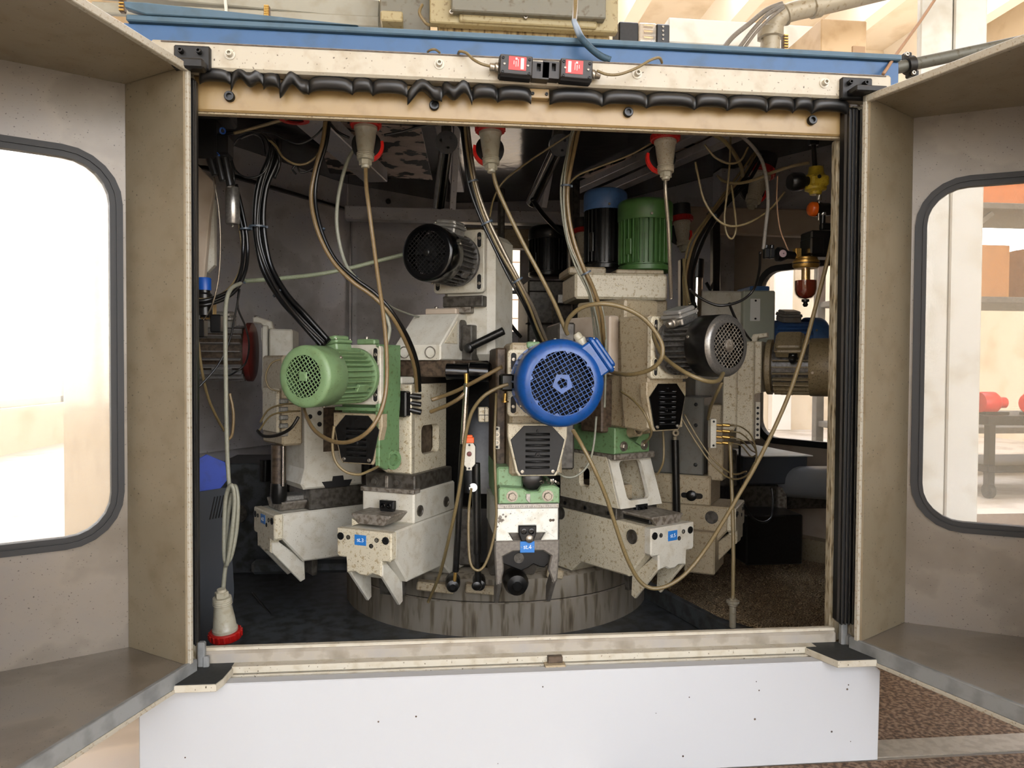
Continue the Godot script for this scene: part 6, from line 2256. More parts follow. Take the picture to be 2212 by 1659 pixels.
	rod(s, at(1690, 1040, 2.42), at(1850, 1045, 2.05), 0.05, 24, 0.01)
	part("shell", s, mat_cached("cool_grey", Color(0.52, 0.53, 0.54), 0.4), t)
	block_at("chip_bin", "black square chip bin on the floor at the right rear", "bin", [1612, 1112, 1735, 1222], 2.22, 0.30, M.black_oily)
	block_at("lower_rail", "dark horizontal rail along the right wall above the bin", "rail", [1690, 1068, 1850, 1100], 2.45, 0.06, M.iron)
	t = thing("lift_cylinder", "slim dark cylinder with a ring eye between the two right stations", "cylinder")
	s = S()
	rod(s, at(1458, 950, 1.98), at(1462, 1112, 1.98), 0.010, 16)
	part("barrel", s, M.black_oily, t)
	s = S()
	lathe(s, [V(0.004, -0.004), V(0.009, -0.004), V(0.009, 0.004), V(0.004, 0.004), V(0.004, -0.004)], 20, aim(at(1459, 935, 1.98), Vector3(0, 0, 1)))
	rod(s, at(1458, 943, 1.98), at(1458, 952, 1.98), 0.005, 10)
	part("eye", s, M.cream_dirty, t)
	t = thing("rear_ram", "black and chrome upright ram behind the black motor's terminal box", "ram")
	s = S()
	rod(s, at(1506, 560, 2.2), at(1505, 600, 2.2), 0.020, 18)
	part("head", s, M.black, t)
	s = S()
	rod(s, at(1505, 600, 2.2), at(1500, 800, 2.2), 0.017, 18)
	part("barrel", s, M.chrome, t)
	t = thing("sight_tube", "thin upright tube with a flange near the floor, right of the front stations", "tube")
	s = S()
	tube(s, smooth_path([at(1577, 955, 1.72), at(1581, 1060, 1.70), at(1584, 1180, 1.68), at(1583, 1296, 1.67)]), 0.0044, 10)
	part("tube", s, M.cable_tan, t)
	s = S()
	lathe(s, [V(0, 0.006), V(0.008, 0.006), V(0.008, 0.002), V(0.0145, 0.001), V(0.0145, -0.004), V(0.011, -0.006), V(0.011, -0.010), V(0.0075, -0.012), V(0.0075, -0.06), V(0, -0.06)], 20, aim(at(1583, 1298, 1.67), Vector3.UP))
	part("flange", s, M.pipe, t)
	# upright struts behind the right stations
	for q in [[1545, 480, 1560, 860, 2.45, "oily black frame post just left of the window wall"], [1476, 560, 1488, 700, 2.3, "oily black frame post behind the gear box end"]]:
		t = thing("frame_post", q[5], "post")
		s = S()
		bar(s, at(q[0], q[1], q[4]), at(q[0], q[3], q[4]), 0.025, 0.03, 0.003)
		part("post", s, M.black_oily, t)
		s = S()
		bar(s, at(q[0] - 20, q[1] + 130, q[4] + 0.01), at(q[0] + 45, q[1] + 240, q[4] + 0.01), 0.012, 0.008, 0.001)
		part("brace", s, M.black_oily, t)

# ---------------------------------------------------------------- plugs
func plug(label: String, o: Vector3, dir: Vector3, k: float, dirty := false, group := "", socket := true, arc := -80.0) -> Node3D:
	var t := thing("power_plug", label, "plug", aim(o, dir, Vector3.BACK), group)
	var s := S()
	var n := 18
	lathe(s, [V(0.018 * k, -0.008 * k), V(0.029 * k, -0.008 * k), V(0.030 * k, -0.006 * k), V(0.030 * k, 0.005 * k), V(0.028 * k, 0.007 * k), V(0.018 * k, 0.007 * k)], 28)
	for i in n:
		box(s, Vector3(cos(TAU * i / n), sin(TAU * i / n), 0) * 0.030 * k, Vector3(0.003 * k, 0.004 * k, 0.011 * k), 0.0008, Basis(Vector3.BACK, TAU * i / n))
	part("red_collar", s, M.plug_red, t)
	s = S()
	lathe(s, [V(0, 0.005 * k), V(0.0235 * k, 0.005 * k), V(0.0235 * k, 0.012 * k), V(0.0215 * k, 0.014 * k), V(0.0195 * k, 0.034 * k), V(0.0160 * k, 0.058 * k), V(0.0172 * k, 0.070 * k), V(0.0168 * k, 0.074 * k), V(0, 0.074 * k)], 28)
	for i in 3:
		lathe(s, [V((0.0172 - i * 0.0002) * k, (0.06 + i * 0.0035) * k), V((0.0180 - i * 0.0002) * k, (0.061 + i * 0.0035) * k), V((0.0172 - i * 0.0002) * k, (0.062 + i * 0.0035) * k)], 28)
	part("body", s, M.plug_dirty if dirty else M.plug, t)
	s = S()
	prism(s, ngon(Vector2.ZERO, 0.0128 * k, 6), 0.074 * k, 0.085 * k, Transform3D(), 0.001)
	lathe(s, [V(0, 0.084 * k), V(0.009 * k, 0.084 * k), V(0.008 * k, 0.090 * k), V(0, 0.090 * k)], 16)
	part("gland_nut", s, M.plug, t)
	if socket:
		s = S()
		lathe(s, [V(0, -0.040 * k), V(0.026 * k, -0.040 * k), V(0.027 * k, -0.012 * k), V(0.024 * k, -0.008 * k), V(0, -0.008 * k)], 24)
		part("socket", s, M.rubber, t)
		# hinged lid of the socket, hanging open behind the plug
		s = S()
		var lx := Transform3D(Basis(Vector3(1, 0, 0), Vector3(0, 0, -1), Vector3(0, 1, 0)), Vector3(0.0, -0.026 * k, 0.034 * k))
		lathe(s, [V(0, -0.004 * k), V(0.030 * k, -0.004 * k), V(0.030 * k, 0.004 * k), V(0.026 * k, 0.005 * k), V(0, 0.002 * k)], 28, lx)
		var lid := part("socket_lid", s, M.rubber, t)
		s = S()
		lathe(s, [V(0.029 * k, -0.005 * k), V(0.035 * k, -0.005 * k), V(0.035 * k, 0.006 * k), V(0.029 * k, 0.006 * k), V(0.029 * k, -0.005 * k)], 14, lx, deg_to_rad(arc), deg_to_rad(arc + 95.0))
		part("lid_rim", s, M.red_bright, lid)
	return t

func power_plugs() -> void:
	var t := thing("socket_rail", "dark rail of sockets behind the lintel", "rail")
	var s := S()
	span(s, Vector3(-0.36, 1.235, -1.62), Vector3(0.72, 1.29, -1.48), 0.004)
	part("rail", s, M.inner_dark, t)
	for x in [-0.30, 0.65]:
		s = S()
		span(s, Vector3(x - 0.015, 1.285, -1.60), Vector3(x + 0.015, 1.30, -1.55), 0.002)
		part("hanger", s, M.inner_dark, t)
	var g := "grey plugs hanging from the socket rail"
	plug("first grey plug from the left, hanging in front of the peeled roof", at(790, 268, 1.55), Vector3(0.0, -1, 0.08), 0.98, false, g)
	plug("middle grey plug, its red lid showing at lower left", at(1059, 279, 1.55), Vector3(0.02, -1, 0.08), 0.98, false, g, true, 165.0)
	plug("right grey plug, freckled with dirt, hanging over the green upright motor", at(1437, 298, 1.56), Vector3(0.0, -1, 0.08), 0.98, true, g, true, 165.0)
	plug("grey plug with red collar dangling upside down on its cord, bottom left", at(487, 1369, 1.50), Vector3(-0.05, 1, 0.13), 1.0, false, "", false)
	plug("dirty red plug far back at the upper right", at(1645, 372, 2.1), Vector3(-0.35, -1, 0.15), 1.25, true)
	plug("red plug in shadow behind the dark green upright motor", at(1472, 474, 2.25), Vector3(0.05, -1, 0.1), 1.1, true)
	plug("red plug in shadow left of the blue-black upright motor", at(1258, 500, 2.4), Vector3(0.05, -1, 0.1), 1.0, true)
	t = thing("spare_socket", "unused red socket rim peeping under the lintel at the upper left", "socket", aim(at(636, 256, 1.56), Vector3.DOWN))
	s = S()
	lathe(s, [V(0.018, -0.02), V(0.026, -0.02), V(0.029, -0.004), V(0.029, 0.004), V(0.018, 0.004)], 28)
	part("rim", s, M.plug_red, t)
	s = S()
	lathe(s, [V(0, -0.03), V(0.018, -0.03), V(0.018, 0.0), V(0, 0.0)], 20)
	part("core", s, M.rubber, t)

# ---------------------------------------------------------------- cables and hoses
func way(p: Array) -> PackedVector3Array:
	var v := []
	for q in p:
		v.append(at(q[0], q[1], q[2]))
	return smooth_path(v)

func cable(called: String, label: String, cat: String, p: Array, px: float, m: Material, group := "") -> void:
	var s := S()
	var mid: Array = p[p.size() / 2]
	tube(s, way(p), px * 0.5 * mid[2] / FOCAL, 10)
	solo(called, s, m, label, cat, group)

func bundle(called: String, label: String, p: Array, strands: Array, ties: Array, group := "") -> void:
	# strands: [sideways px, depth, width px, material]
	var t := thing(called, label, "cable bundle", Transform3D(), group)
	for k in strands.size():
		var q: Array = strands[k]
		var pp := []
		for i in p.size():
			var a: Array = p[maxi(i - 1, 0)]
			var b: Array = p[mini(i + 1, p.size() - 1)]
			var d := Vector2(b[0] - a[0], b[1] - a[1]).normalized()
			var spread: float = 1.0 + 0.25 * sin(i * 2.1 + k * 1.7)
			pp.append([p[i][0] - d.y * q[0] * spread, p[i][1] + d.x * q[0] * spread, p[i][2] + q[1]])
		var s := S()
		tube(s, way(pp), q[2] * 0.5 * p[0][2] / FOCAL, 9)
		part("strand", s, q[3], t)
	for q in ties:
		var s := S()
		var r: float = q[2] * p[0][2] / FOCAL
		var xf := aim(at(q[0], q[1], p[0][2]), at(q[0] + q[3] * 10.0, q[1] + q[4] * 10.0, p[0][2]) - at(q[0], q[1], p[0][2]))
		lathe(s, [V(r, -0.0018), V(r + 0.0012, -0.0018), V(r + 0.0012, 0.0018), V(r, 0.0018)], 16, xf)
		box(s, xf * Vector3(r + 0.002, 0, 0), Vector3(0.004, 0.004, 0.005), 0.0005, xf.basis)
		part("cable_tie", s, M.tie, t)

func cables() -> void:
	var c := "cable"
	# cords of the three hanging plugs
	cable("plug_cord", "shiny cord from the first grey plug looping under the light green motor", c, [[790, 352, 1.55], [791, 400, 1.54], [797, 450, 1.53], [806, 520, 1.52], [818, 610, 1.50], [828, 680, 1.48], [835, 760, 1.46], [834, 840, 1.44], [820, 895, 1.43], [792, 935, 1.43], [752, 955, 1.46], [715, 952, 1.50], [680, 930, 1.56], [660, 895, 1.62], [654, 868, 1.66]], 9.5, M.cable_brown)
	cable("plug_cord", "tan cord from the middle plug running down to the blue motor", c, [[1064, 360, 1.55], [1072, 400, 1.55], [1098, 460, 1.55], [1135, 535, 1.55], [1170, 600, 1.55], [1200, 660, 1.56], [1222, 715, 1.57]], 9, M.cable_tan)
	cable("plug_cord", "dark shiny cord from the right plug passing before the green upright motor", c, [[1437, 372, 1.56], [1438, 420, 1.56], [1443, 480, 1.57], [1446, 540, 1.58], [1448, 600, 1.60], [1450, 645, 1.62]], 8.5, M.cable_shine)
	cable("coiled_cord", "pale grey cord down the left side ending in the dangling plug", c, [[520, 612, 1.60], [498, 625, 1.55], [488, 660, 1.52], [487, 740, 1.50], [488, 820, 1.50], [489, 900, 1.50], [491, 980, 1.50], [495, 1045, 1.50], [500, 1060, 1.50], [508, 1050, 1.495], [514, 1085, 1.49], [510, 1150, 1.49], [498, 1205, 1.49], [486, 1210, 1.49], [484, 1150, 1.49], [488, 1075, 1.49], [500, 1048, 1.48], [507, 1080, 1.48], [500, 1160, 1.48], [490, 1220, 1.485], [486, 1190, 1.50], [493, 1110, 1.505], [502, 1062, 1.505], [505, 1110, 1.505], [494, 1180, 1.50], [487, 1225, 1.50], [483, 1262, 1.50], [481, 1298, 1.50]], 9, M.cable_grey)
	cable("rigid_hose", "pale green stiff hose crossing the grey wall to the small black motor", "hose", [[528, 607, 1.75], [600, 602, 1.80], [690, 592, 1.86], [760, 578, 1.88], [830, 560, 1.90], [888, 546, 1.90]], 9, M.cable_green)
	cable("cord", "grey cord curving down in front of the grey wall beside the first plug", c, [[770, 316, 1.62], [752, 345, 1.62], [738, 390, 1.62], [729, 440, 1.62], [728, 490, 1.62], [738, 545, 1.62], [755, 585, 1.61], [790, 620, 1.60], [822, 655, 1.59], [840, 700, 1.58], [840, 725, 1.58], [834, 745, 1.58]], 8, M.cable_grey)
	cable("wire", "thin grey wire drooping across the dark rear wall to the sloped casting", "wire", [[825, 648, 1.62], [850, 665, 1.75], [880, 677, 1.85], [910, 686, 1.95]], 4, M.cable_grey)
	# loop of the blue motor
	cable("motor_cord", "tan cord arching over the blue motor to its right side", c, [[1226, 722, 1.53], [1222, 708, 1.52], [1232, 684, 1.50], [1258, 664, 1.48], [1300, 656, 1.46], [1345, 664, 1.46], [1385, 684, 1.46], [1412, 712, 1.46], [1430, 745, 1.46], [1428, 775, 1.46], [1405, 798, 1.48], [1365, 809, 1.52], [1330, 806, 1.58], [1306, 797, 1.62]], 10, M.cable_tan)
	cable("motor_cord", "tan cord swinging from the black motor's box under its fan cover", c, [[1412, 712, 1.66], [1414, 735, 1.62], [1432, 768, 1.55], [1460, 792, 1.50], [1495, 812, 1.47], [1530, 824, 1.47], [1552, 822, 1.50], [1562, 806, 1.56]], 10, M.cable_tan)
	cable("long_cord", "long tan cord from the right upright sweeping down and under to the blue motor", c, [[1838, 275, 1.40], [1822, 370, 1.40], [1808, 460, 1.41], [1788, 560, 1.42], [1765, 650, 1.43], [1738, 750, 1.44], [1705, 850, 1.45], [1668, 935, 1.46], [1630, 1010, 1.47], [1600, 1062, 1.48], [1560, 1130, 1.49], [1520, 1192, 1.50], [1480, 1240, 1.50], [1440, 1266, 1.50], [1405, 1270, 1.50], [1378, 1250, 1.50], [1352, 1200, 1.49], [1328, 1130, 1.48], [1308, 1070, 1.47], [1282, 1010, 1.46], [1256, 960, 1.47], [1238, 930, 1.50]], 9, M.cable_tan)
	cable("cord", "grey cord hanging in a slack bow right of the middle guard", c, [[1288, 900, 1.66], [1284, 950, 1.64], [1276, 990, 1.64], [1262, 1015, 1.64], [1240, 1030, 1.64], [1220, 1030, 1.64], [1206, 1022, 1.65]], 5, M.cable_grey)
	cable("cord", "olive cord bowing from the valve block down past the orange connector", c, [[1098, 830, 1.60], [1075, 838, 1.60], [1045, 856, 1.60], [1022, 885, 1.61], [1010, 920, 1.62], [1003, 960, 1.63], [996, 1030, 1.64], [984, 1100, 1.66], [968, 1170, 1.70], [950, 1240, 1.78], [925, 1300, 1.85]], 8, M.cable_tan)
	cable("cord", "tan cord in a narrow U left of the middle station", c, [[1072, 850, 1.66], [1070, 900, 1.64], [1068, 960, 1.63], [1070, 1040, 1.62], [1072, 1120, 1.62], [1062, 1180, 1.62], [1046, 1222, 1.62], [1030, 1232, 1.62], [1016, 1215, 1.62], [1012, 1160, 1.63], [1013, 1100, 1.64], [1018, 1056, 1.68]], 6, M.cable_tan)
	cable("cord", "cord hooked under the green bracket to the left middle slide", c, [[722, 920, 1.55], [718, 960, 1.55], [724, 995, 1.55], [745, 1018, 1.55], [775, 1025, 1.56], [800, 1016, 1.58], [816, 1008, 1.62]], 6, M.cable_tan)
	cable("cord", "tan loop below the light green motor's left flank", c, [[606, 776, 1.75], [586, 785, 1.75], [574, 812, 1.75], [582, 838, 1.75], [606, 846, 1.75]], 4, M.cable_tan, "thin lubrication lines left of the green motor")
	cable("cord", "thin line from the distributor curving right under the green motor", c, [[562, 912, 1.80], [580, 885, 1.78], [610, 874, 1.76], [640, 872, 1.74]], 4, M.cable_tan, "thin lubrication lines left of the green motor")
	cable("cord", "second thin line, lower, from the distributor to the green motor", c, [[560, 930, 1.80], [585, 898, 1.78], [620, 890, 1.76], [648, 888, 1.74]], 4, M.cable_tan, "thin lubrication lines left of the green motor")
	cable("cord", "dark hose drooping at the foot of the far left spindle box", c, [[556, 930, 1.80], [570, 942, 1.78], [600, 940, 1.76], [628, 925, 1.74], [645, 900, 1.74]], 7, M.cable_dark)
	# bundles
	bundle("cable_bundle", "thick black cable bundle bowing down the grey wall to the green motor", [[596, 300, 1.66], [588, 345, 1.66], [570, 400, 1.66], [560, 460, 1.66], [562, 520, 1.66], [580, 580, 1.66], [612, 640, 1.64], [650, 685, 1.62], [706, 742, 1.61]], [[-9, 0.0, 11, M.cable_black], [0, 0.008, 11, M.cable_black], [9, 0.0, 12, M.cable_black], [4, -0.008, 7, M.cable_dark]], [[557, 490, 17, 0.0, 1.0], [603, 632, 14, 0.6, 0.8]])
	bundle("cable_bundle", "brown hose pair sweeping from the roof to the black block on the cream column", [[708, 262, 1.60], [700, 310, 1.60], [684, 370, 1.60], [677, 430, 1.60], [690, 500, 1.59], [722, 562, 1.58], [765, 605, 1.57], [808, 638, 1.57], [848, 680, 1.58], [880, 735, 1.62], [898, 790, 1.68], [904, 845, 1.74]], [[-4, 0.0, 8, M.cable_black], [4, 0.0, 9, M.cable_brown], [0, 0.007, 8, M.cable_dark]], [[692, 498, 10, 0.4, 0.9], [765, 604, 9, 0.7, 0.7]])
	bundle("cable_bundle", "cable bundle with blue ties running from the roof down behind the blue motor", [[1004, 270, 1.60], [1010, 330, 1.60], [1024, 400, 1.60], [1046, 470, 1.60], [1078, 540, 1.60], [1112, 600, 1.60], [1142, 660, 1.62], [1162, 712, 1.66], [1186, 762, 1.72]], [[-6, 0.0, 9, M.cable_shine], [3, 0.004, 10, M.cable_dark], [9, 0.0, 6, M.cable_black], [0, -0.006, 6, M.cable_tan]], [[1022, 392, 10, 0.25, 0.97], [1052, 482, 13, 0.4, 0.9], [1118, 606, 12, 0.5, 0.85]])
	bundle("cable_bundle", "tan and grey bundle hanging right of centre over the gear box", [[1245, 275, 1.60], [1232, 330, 1.60], [1222, 400, 1.60], [1222, 460, 1.60], [1232, 520, 1.60], [1254, 575, 1.60], [1276, 625, 1.61], [1292, 680, 1.63], [1300, 730, 1.66], [1306, 790, 1.74]], [[-6, 0.0, 9, M.cable_brown], [2, 0.004, 8, M.cable_brown], [8, 0.0, 5, M.cable_grey], [4, -0.006, 4, M.cable_grey]], [[1222, 402, 11, 0.0, 1.0], [1266, 590, 11, 0.45, 0.9]])
	bundle("cable_bundle", "dark bundle at the left edge bending behind the upright", [[505, 400, 1.66], [516, 450, 1.66], [528, 500, 1.66], [530, 545, 1.66], [524, 585, 1.64], [508, 622, 1.62], [480, 642, 1.60], [445, 652, 1.58], [415, 654, 1.58]], [[-5, 0.0, 8, M.cable_black], [4, 0.0, 8, M.cable_black], [8, 0.005, 4, M.cable_tan]], [[530, 495, 11, 0.1, 1.0], [520, 606, 10, -0.5, 0.85]])
	bundle("cable_bundle", "dark bundle falling behind the dark green upright motor to the black motor", [[1640, 330, 1.95], [1610, 380, 1.95], [1570, 430, 1.95], [1530, 480, 1.93], [1502, 530, 1.90], [1488, 590, 1.86], [1486, 640, 1.80], [1490, 665, 1.75]], [[-10, 0.0, 8, M.cable_black], [-2, 0.0, 8, M.cable_dark], [5, 0.006, 7, M.cable_brown], [11, 0.0, 5, M.cable_tan]], [[1540, 468, 15, -0.6, 0.8]])
	# tangle in the upper left
	var tg := "black cables tangled in the upper left corner"
	cable("cable", "black cable coiled in a ring in the upper left corner", c, [[520, 300, 1.60], [556, 288, 1.60], [578, 306, 1.60], [582, 345, 1.60], [566, 376, 1.60], [534, 384, 1.60], [508, 366, 1.60], [500, 330, 1.60], [512, 302, 1.60], [540, 290, 1.61], [565, 300, 1.62], [574, 335, 1.62]], 4, M.cable_black, tg)
	cable("cable", "black cable swagging from the coil to the roof bundle", c, [[556, 286, 1.60], [590, 288, 1.60], [625, 305, 1.60], [650, 310, 1.60], [680, 295, 1.60], [704, 268, 1.60]], 4, M.cable_black, tg)
	cable("cable", "shiny tan cable drooping deeper from the coil to the roof bundle", c, [[566, 290, 1.62], [595, 315, 1.62], [612, 340, 1.62], [640, 355, 1.62], [668, 350, 1.62], [692, 325, 1.62], [706, 280, 1.62]], 5, M.cable_tan, tg)
	cable("cable", "black cable with a small hook loop below the swag", c, [[640, 376, 1.63], [632, 366, 1.63], [640, 358, 1.63], [650, 372, 1.63], [672, 366, 1.63], [694, 340, 1.62], [706, 290, 1.62]], 4, M.cable_black, tg)
	cable("cable", "thick black cable passing from the manifold over the coil", c, [[480, 290, 1.58], [520, 284, 1.58], [560, 286, 1.60], [592, 310, 1.63], [604, 350, 1.66], [592, 385, 1.66]], 8, M.cable_black, tg)
	cable("cord", "tan cord slanting from the manifold up to the unused socket", c, [[505, 288, 1.57], [550, 276, 1.57], [600, 262, 1.57], [640, 250, 1.57]], 7, M.cable_tan)
	cable("cord", "black cord rising from the first plug's lid to the second ram", c, [[830, 292, 1.6], [870, 284, 1.6], [910, 273, 1.6], [960, 268, 1.6], [988, 270, 1.6], [998, 285, 1.6]], 6, M.cable_black)
	cable("cord", "black cord from the roof bundle to the first plug's socket", c, [[712, 265, 1.6], [730, 285, 1.58], [755, 298, 1.58]], 6, M.cable_black)
	cable("wire", "hair-thin line from the left manifold down past the upright", "wire", [[462, 300, 1.58], [462, 380, 1.58], [472, 450, 1.58], [476, 520, 1.58], [472, 600, 1.58], [458, 660, 1.58], [440, 690, 1.60]], 3.5, M.cable_shine)
	cable("cord", "black cord from the manifold to the silver canister", c, [[470, 335, 1.6], [484, 350, 1.6], [494, 380, 1.62], [500, 406, 1.62]], 5, M.cable_black)
	cable("cord", "second black cord from the manifold to the silver canister", c, [[480, 325, 1.6], [498, 345, 1.6], [505, 380, 1.62], [504, 406, 1.62]], 5, M.cable_black)
	cable("cord", "black cord splitting down to the grey motor's right end", c, [[516, 625, 1.62], [514, 665, 1.62], [530, 705, 1.64], [538, 745, 1.66], [530, 785, 1.68], [505, 806, 1.68], [488, 813, 1.7]], 4, M.cable_black)
	cable("cord", "black cord slanting down across the grey motor to the upright", c, [[518, 625, 1.62], [508, 680, 1.60], [496, 735, 1.58], [470, 790, 1.56], [428, 838, 1.54]], 4, M.cable_black)
	cable("cord", "brown hose hanging below the grey motor in a narrow loop", c, [[496, 850, 1.60], [504, 890, 1.60], [502, 935, 1.60], [494, 948, 1.60], [490, 935, 1.60]], 6, M.cable_brown)
	cable("cord", "tan cord running from behind the left upright under the grey motor", c, [[428, 740, 1.52], [436, 800, 1.54], [450, 860, 1.58], [470, 905, 1.62], [484, 930, 1.66]], 6, M.cable_tan)
	# tangle in the upper right
	var tr := "hoses tangled in the upper right corner"
	cable("hose", "tan hose arching down from the lintel into the right tangle", "hose", [[1540, 290, 1.60], [1565, 305, 1.62], [1585, 330, 1.66], [1600, 358, 1.70], [1604, 380, 1.74]], 9, M.cable_tan, tr)
	cable("hose", "grey clear hose curving from the lintel down to the silencer", "hose", [[1596, 290, 1.56], [1622, 312, 1.56], [1645, 345, 1.56], [1656, 390, 1.56], [1659, 440, 1.56], [1654, 490, 1.57], [1649, 538, 1.58]], 8, M.hose_grey, tr)
	cable("hose", "pale hose running left from the yellow regulator", "hose", [[1748, 352, 1.56], [1715, 358, 1.57], [1670, 372, 1.60], [1630, 388, 1.64], [1595, 396, 1.68], [1565, 392, 1.72], [1550, 380, 1.76]], 7, M.cable_tan, tr)
	cable("hose", "thin tan hose hanging in a deep U at the upper right", "hose", [[1502, 350, 1.62], [1508, 380, 1.62], [1520, 430, 1.62], [1545, 470, 1.62], [1575, 488, 1.62], [1615, 482, 1.62], [1660, 455, 1.62], [1695, 415, 1.62]], 5, M.cable_tan, tr)
	cable("hose", "thin tan hose in a narrow loop dropping beside the deep U", "hose", [[1578, 285, 1.64], [1577, 340, 1.64], [1570, 420, 1.64], [1565, 470, 1.64], [1570, 505, 1.64], [1582, 515, 1.64], [1590, 490, 1.64], [1584, 430, 1.65], [1580, 400, 1.66]], 4.5, M.cable_tan, tr)
	cable("hose", "tan hose bowing shallowly under the lintel", "hose", [[1522, 312, 1.62], [1545, 340, 1.62], [1575, 353, 1.62], [1600, 346, 1.62], [1616, 318, 1.62]], 5, M.cable_tan, tr)
	cable("wire", "thin pinkish wire dropping from the tangle to the oil bowl", "wire", [[1680, 380, 1.58], [1678, 430, 1.58], [1684, 490, 1.58], [1698, 530, 1.58], [1706, 546, 1.58]], 3, M.rope, tr)
	cable("hose", "big slack hose bow hanging behind the silencer", "hose", [[1642, 545, 1.58], [1640, 585, 1.62], [1628, 625, 1.66], [1600, 650, 1.66], [1555, 660, 1.66], [1515, 645, 1.68], [1490, 625, 1.70]], 6, M.cable_dark, tr)
	cable("cord", "dark cord from the bow down behind the black motor", c, [[1575, 655, 1.72], [1590, 690, 1.74], [1610, 720, 1.78], [1622, 735, 1.82]], 6, M.cable_dark)
	cable("hose", "tan hose pair end dropping onto the black motor's terminal box", "hose", [[1476, 560, 1.86], [1480, 600, 1.82], [1486, 640, 1.76], [1490, 655, 1.72]], 6, M.cable_tan, tr)
	# lines from the brass nipples
	var ln := "thin lines from the four brass nipples"
	var ys := [918, 932, 946, 958]
	var words := ["topmost", "second", "third", "lowest"]
	for k in 4:
		cable("line", "%s thin tan line from the brass nipples bending down to the long cord" % words[k], "hose", [[1578, ys[k], 1.79], [1600, ys[k] + 4, 1.78], [1622, ys[k] + 22 + k * 2, 1.72], [1634, 975 + k * 3, 1.66], [1630, 1002 + k * 3, 1.60], [1618, 1022 + k * 2, 1.56]], 3.5, M.cable_tan, ln)
	cable("cord", "tan cord sagging from the column to the knot of lines at the right", c, [[1470, 900, 1.78], [1510, 965, 1.76], [1545, 1010, 1.74], [1580, 1034, 1.70], [1612, 1028, 1.62], [1630, 1000, 1.56]], 4, M.cable_tan)
	cable("cord", "second tan cord sagging just above the knot of lines", c, [[1478, 895, 1.78], [1515, 958, 1.76], [1548, 1000, 1.74], [1584, 1024, 1.70], [1612, 1018, 1.62]], 4, M.cable_tan)
	cable("cord", "black cord looping below the dark slideway at the right", c, [[1598, 960, 2.0], [1598, 1020, 2.05], [1602, 1070, 2.1], [1620, 1112, 2.12], [1645, 1128, 2.12], [1665, 1118, 2.15], [1669, 1085, 2.2], [1666, 1055, 2.25]], 5, M.cable_black)
	cable("cord", "tan cord from the black motor down along the right column", c, [[1560, 826, 1.62], [1548, 850, 1.64], [1535, 880, 1.72], [1530, 905, 1.78]], 7, M.cable_tan)
	cable("cord", "cord looping down before the black louvred guard on the right", c, [[1340, 845, 1.74], [1365, 862, 1.70], [1390, 890, 1.66], [1404, 920, 1.66], [1406, 940, 1.68], [1392, 958, 1.72]], 5, M.cable_tan)
	cable("cord", "tan cord hanging straight below the right louvred guard", c, [[1432, 930, 1.80], [1434, 965, 1.80], [1432, 1000, 1.80], [1420, 1025, 1.82]], 5, M.cable_tan)
	cable("wire", "grey wire from the roof bundle straight down beside the blue motor's box", "wire", [[1262, 590, 1.62], [1275, 650, 1.64], [1284, 720, 1.66], [1284, 745, 1.67]], 4.5, M.cable_grey)
	cable("cord", "grey cord dropping right of the blue motor past its box", c, [[1298, 650, 1.66], [1308, 720, 1.66], [1308, 800, 1.68], [1306, 880, 1.70]], 5, M.cable_grey)
	cable("hose", "black hose slanting down behind the middle bundle", "hose", [[1150, 430, 2.2], [1175, 465, 2.25], [1210, 500, 2.3], [1240, 515, 2.35]], 10, M.cable_black)
	cable("cord", "thin cord from the lintel down past the middle plug", c, [[1240, 285, 1.62], [1170, 330, 1.66], [1120, 365, 1.70], [1085, 395, 1.72], [1066, 430, 1.72], [1058, 470, 1.70]], 4, M.cable_tan)
	cable("cord", "thin cord from the right plug's lid to the tan and grey bundle", c, [[1410, 308, 1.6], [1360, 335, 1.61], [1290, 362, 1.62], [1250, 378, 1.62], [1228, 398, 1.61]], 4, M.cable_tan)
	cable("pipe_run", "bent black pipe frame in front of the bright gap", "pipe", [[1128, 632, 2.4], [1098, 632, 2.4], [1090, 645, 2.4], [1092, 680, 2.4], [1106, 705, 2.38], [1125, 728, 2.36]], 8, M.cable_black)
	cable("copper_pipe", "brown pipe slanting from the cream column to the valve block", "pipe", [[932, 864, 1.75], [950, 858, 1.75], [985, 845, 1.72], [1030, 822, 1.68], [1085, 792, 1.66]], 9, M.cable_brown)
	cable("copper_pipe", "second brown pipe, lower, from the black fittings toward the middle", "pipe", [[930, 890, 1.75], [945, 884, 1.74], [965, 876, 1.72], [990, 862, 1.70], [1005, 848, 1.70]], 9, M.cable_brown)
	cable("cable", "black cable lying across the tank floor at the lower left", c, [[545, 1280, 2.3], [570, 1310, 2.2], [600, 1345, 2.08], [620, 1368, 2.02]], 5, M.cable_dark)
	# outside, above the opening
	cable("switch_cord", "beige cord from the left switch curling up over the beam", c, [[1058, 143, 1.275], [1040, 138, 1.27], [1022, 128, 1.275], [1008, 115, 1.285], [994, 111, 1.29], [990, 116, 1.31]], 6, M.cable_tan, "cords of the safety switches")
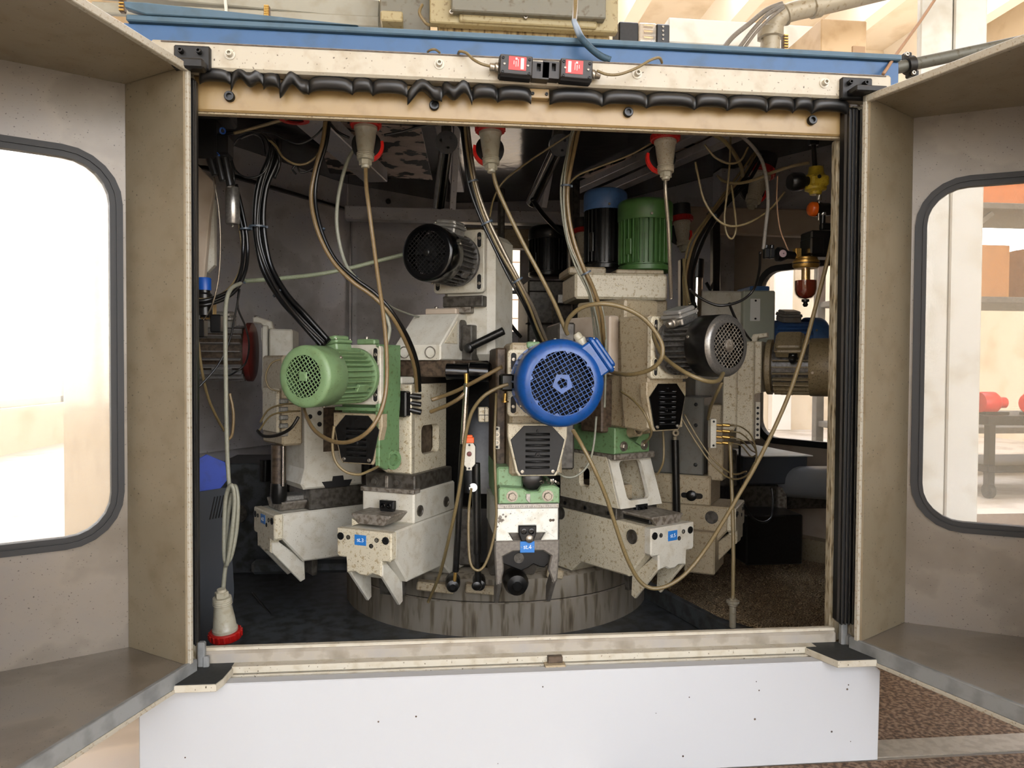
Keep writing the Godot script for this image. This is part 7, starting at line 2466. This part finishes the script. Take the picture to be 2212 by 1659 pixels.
	cable("switch_cord", "beige cord from the right switch sagging and curling up over the beam", c, [[1290, 153, 1.275], [1312, 161, 1.27], [1340, 160, 1.27], [1375, 147, 1.275], [1405, 130, 1.285], [1424, 125, 1.29], [1430, 136, 1.302]], 6, M.cable_tan, "cords of the safety switches")
	cable("cord", "short beige cord end arching over the beam left of the switches", c, [[924, 112, 1.31], [930, 108, 1.30], [940, 107, 1.298], [950, 114, 1.31]], 5, M.cable_tan)
	cable("blue_hose", "dusty blue hose drooping over the blue band at the centre", "hose", [[1240, 46, 1.62], [1243, 54, 1.50], [1247, 63, 1.37], [1256, 82, 1.300], [1275, 103, 1.300], [1296, 120, 1.305], [1318, 130, 1.306]], 15, M.hose_blue)
	cable("beige_hose", "cream hose end standing on the blue hose", "hose", [[1243, -30, 1.66], [1243, 0, 1.65], [1242, 25, 1.64], [1240, 48, 1.62]], 11, M.cable_tan)
	cable("roof_hose", "grey hose looping from the vent pipe to the roof edge, left of three", "hose", [[1690, 8, 1.85], [1655, 22, 1.85], [1620, 50, 1.82], [1585, 78, 1.80], [1562, 105, 1.78]], 11, M.hose_grey, "hoses beside the vent pipe")
	cable("roof_hose", "grey hose looping from the vent pipe to the roof edge, middle of three", "hose", [[1692, 12, 1.83], [1660, 30, 1.83], [1632, 58, 1.82], [1608, 88, 1.80], [1594, 108, 1.78]], 9, M.hose_grey, "hoses beside the vent pipe")
	cable("roof_hose", "grey hose looping from the vent pipe to the roof edge, right of three", "hose", [[1694, 16, 1.82], [1668, 36, 1.82], [1640, 62, 1.82], [1618, 90, 1.80], [1606, 108, 1.78]], 7, M.hose_grey, "hoses beside the vent pipe")
	cable("rope", "thin brown rope rising from the cabin corner to the ceiling", "rope", [[1908, 160, 1.302], [1940, 112, 1.35], [1985, 50, 1.42], [2024, -8, 1.50], [2060, -60, 1.58]], 7, M.rope)
	cable("edge_cable", "black cable running down the right upright beside the seal", c, [[1838, 262, 1.345], [1830, 300, 1.35], [1822, 350, 1.36], [1812, 420, 1.37], [1806, 470, 1.38]], 8, M.cable_black)
